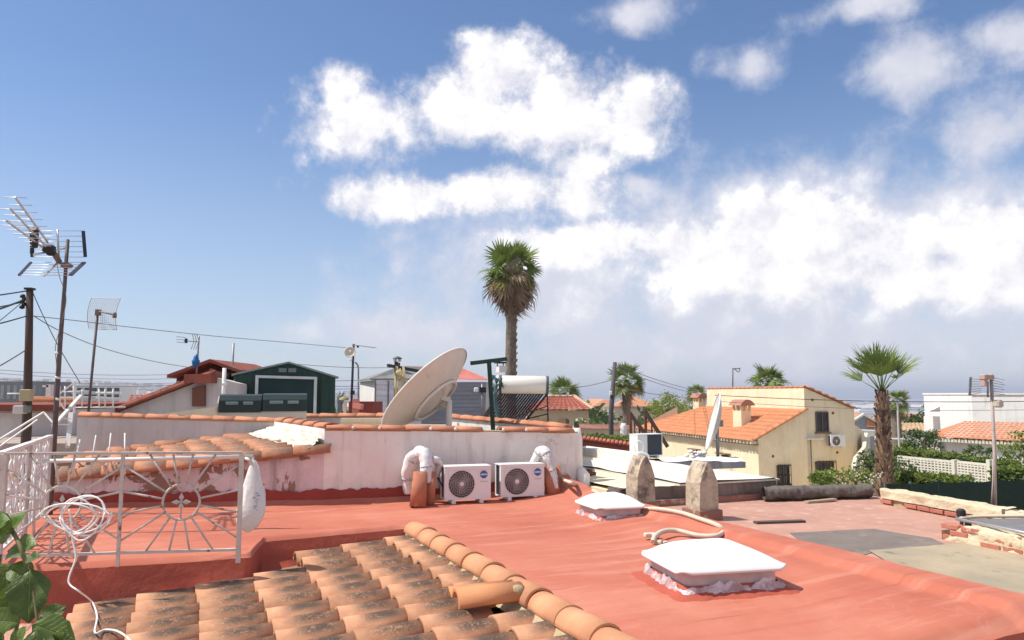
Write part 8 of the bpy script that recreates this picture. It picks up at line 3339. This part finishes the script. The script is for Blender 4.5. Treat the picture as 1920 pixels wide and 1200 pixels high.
# ================================================================== far town
def far_town():
    rr = random.Random(31)
    # apartment block and slab at left
    y = 330.0
    t_ = thing('apartment_block', 'white three-storey apartment block with dark window bands in the distance', 'apartment block', Vector((P(170, 760, y).x, y, -14)))
    x0, x1 = P(100, 740, y).x, P(226, 740, y).x
    q = MB()
    zt = P(160, 722, y).z
    q.prism([Vector((x0, y, -14)), Vector((x1, y, -14)), Vector((x1, y, zt)), Vector((x0, y, zt))], (0, 14, 0))
    q.build('wall', WHITEH, t_)
    for f in range(3):
        for k in range(9):
            xa = lerp(x0, x1, (k + 0.15) / 9)
            xb = lerp(x0, x1, (k + 0.82) / 9)
            z0 = zt - 1.2 - 2.9 * f
            q = MB()
            q.prism([Vector((xa, y - 0.15, z0 - 1.5)), Vector((xb, y - 0.15, z0 - 1.5)), Vector((xb, y - 0.15, z0)), Vector((xa, y - 0.15, z0))], (0, 0.1, 0))
            q.build('window', GLASSW, t_)
    y = 300.0
    t_ = thing('grey_block', 'wide dull grey block behind the utility pole in the distance', 'building', Vector((P(30, 760, y).x, y, -14)))
    q = MB()
    zt = P(30, 715, y).z
    q.prism([Vector((P(-120, 740, y).x, y, -14)), Vector((P(78, 740, y).x, y, -14)), Vector((P(78, 740, y).x, y, zt)), Vector((P(-120, 740, y).x, y, zt))], (0, 20, 0))
    q.build('wall', mat('dull_grey_wall', (0.16, 0.155, 0.15), (0.13, 0.125, 0.12), 0.3, 0.9), t_)
    for k in range(6):
        q = MB()
        x = P(2 + 12 * k, 730, y).x
        q.prism([Vector((x, y - 0.2, zt - 7)), Vector((x + 1.2, y - 0.2, zt - 7)), Vector((x + 1.2, y - 0.2, zt - 1.5)), Vector((x, y - 0.2, zt - 1.5))], (0, 0.1, 0))
        q.build('window', mat('grey_strip', (0.30, 0.30, 0.30), None, 1, 0.9), t_)
    # red clutter roofs just behind the grey wall
    for i, (x0_, x1_, y0_, y1_, yy, lb) in enumerate(((236, 286, 757, 741, 40, 'small weathered red roof beyond the verge, nearest the railing'), (262, 300, 752, 738, 60, 'second small red roof further behind the verge'))):
        a, b = P(x0_, y0_, yy), P(x1_, y0_, yy)
        c, d = P(x1_ - 6, y1_, yy + 3), P(x0_ + 8, y1_, yy + 3)
        t_ = thing('small_red_roof_house', lb, 'house', Vector((a.x, yy, -4)))
        corrugated(t_, a, b, c, d, ORANGE if i else BROWNR, 'roof', 0.3, 0.05, 4, lip=False)
        q = MB()
        q.prism([Vector((a.x, yy + 0.2, -4)), Vector((b.x, yy + 0.2, -4)), b + Vector((0, 0.2, -0.05)), a + Vector((0, 0.2, -0.05))], (0, 3, 0))
        q.build('wall', WHITEH, t_)
    # individual small houses
    cols = [((0.72, 0.66, 0.56), (0.52, 0.20, 0.11)), ((0.76, 0.73, 0.68), (0.45, 0.18, 0.10)), ((0.62, 0.50, 0.38), (0.56, 0.26, 0.15)), ((0.74, 0.70, 0.62), (0.60, 0.52, 0.42))]
    meshes = []
    for i, (wc, rc) in enumerate(cols):
        for k in range(2):
            mb = MB()
            w_, d_, h_ = 9 + 3 * k, 8, 3.2 + 2.8 * k
            mb.box((0, 0, h_ / 2), (w_, d_, h_), mi=0)
            if i == 3:
                mb.box((0, 0, h_ + 0.2), (w_ + 0.2, d_ + 0.2, 0.4), mi=1)
            else:
                mb.add([(-w_ / 2 - .4, -d_ / 2 - .4, h_), (w_ / 2 + .4, -d_ / 2 - .4, h_), (w_ / 2 + .4, d_ / 2 + .4, h_), (-w_ / 2 - .4, d_ / 2 + .4, h_), (-w_ / 2 + 2, 0, h_ + 2), (w_ / 2 - 2, 0, h_ + 2)], [(0, 1, 5, 4), (1, 2, 5), (2, 3, 4, 5), (3, 0, 4)], 1)
            for x in (-w_ * 0.28, 0.05, w_ * 0.28):
                mb.box((x, -d_ / 2 - 0.04, h_ - 1.6), (1.3, 0.1, 1.3), mi=2)
            meshes.append(mb.mesh('distant_house', [mat('far_wall_%d' % i, wc, None, 0.2, 0.9), mat('far_roof_%d' % i, rc, None, 0.3, 0.9), DARKIN]))
    spans = [(1085, 1235, 60, 150, 900), (1590, 1720, 22, 160, 900), (1235, 1345, 14, 200, 900), (215, 330, 26, 160, 1200), (-20, 110, 18, 320, 1400), (630, 712, 24, 160, 1200), (1700, 1830, 10, 300, 1200)]
    for (px0, px1, n, r0, r1) in spans:
        for k in range(n):
            px = rr.uniform(px0, px1)
            r = r0 * (r1 / r0) ** rr.random()
            x = (px - 960) / FPX * r
            yy = r
            o = link(bpy.data.objects.new('distant_house', rr.choice(meshes)))
            o.location = (x, yy, ground_z(x, yy) - 0.2)
            o.rotation_euler = (0, 0, rr.uniform(0, 6.28))
            tag(o, 'one of the many tiny pale houses of the distant town', 'house', 'tiny houses of the distant town')
    # trees among them, as one mass
    mb = MB()
    for k in range(240):
        px = rr.choice((rr.uniform(1085, 1345), rr.uniform(1590, 1830), rr.uniform(-20, 330), rr.uniform(630, 712)))
        r = 110 * 10 ** rr.random()
        x = (px - 960) / FPX * r
        z = ground_z(x, r)
        s = rr.uniform(1.4, 3.2)
        leaf_cloud(mb, (x, r, z + s * 0.8), (s, s, s * 0.8), 46, s * 0.75, rr)
    mb.build('distant_trees', LEAFD, None, 'scattered dark trees among the distant houses', 'stuff')
    # the city on the ridge at left, one pale mass
    mb = MB()
    for k in range(1100):
        px = rr.uniform(-60, 760)
        r = rr.uniform(1500, 2550)
        x = (px - 960) / FPX * r
        z = ground_z(x, r)
        w_, h_ = rr.uniform(8, 26), rr.choice((4, 5, 7, 7, 10, 14))
        mb.box((x, r, z + h_ / 2 - 1), (w_, rr.uniform(8, 16), h_), rr.uniform(0, 3), mi=rr.choice((0, 0, 1, 2)))
    mb.build('distant_town', [mat('town_white', (0.70, 0.67, 0.62), None, 0.05, 0.9), mat('town_pink', (0.56, 0.40, 0.33), None, 0.05, 0.9), mat('town_tan', (0.46, 0.38, 0.28), None, 0.05, 0.9)], None, 'pale town spread along the far ridge', 'stuff')
    # white greenhouses and pans out on the plain
    mb = MB()
    for k in range(170):
        px = rr.uniform(1060, 1920)
        r = rr.uniform(1300, 6000)
        x = (px - 960) / FPX * r
        z = ground_z(x, r)
        mb.box((x, r, z + 1.5), (rr.uniform(30, 190), rr.uniform(20, 60), 5), rr.uniform(-0.15, 0.15))
    mb.build('distant_greenhouses', mat('greenhouse_white', (0.72, 0.72, 0.74), None, 0.01, 0.7), None, 'white greenhouse roofs scattered over the far plain', 'stuff')


far_town()

# ================================================================== air
hz = MB()
hz.box((0, 6500, 15.0), (34000, 21000, 110.0))
ho = hz.build('haze', None or mat('unused_clear', (1, 1, 1)), None, 'pale summer haze over the plain', 'stuff')
hm = bpy.data.materials.new('haze_air')
hm.use_nodes = True
hm.node_tree.nodes.clear()
hg = NG(hm.node_tree)
hout = hg.n('ShaderNodeOutputMaterial')
hv = hg.n('ShaderNodeVolumePrincipled')
hv.inputs['Color'].default_value = (0.80, 0.86, 1.0, 1.0)
hv.inputs['Density'].default_value = 0.00028
hv.inputs['Anisotropy'].default_value = 0.2
hg.t.links.new(hv.outputs[0], hout.inputs['Volume'])
ho.data.materials.clear()
ho.data.materials.append(hm)
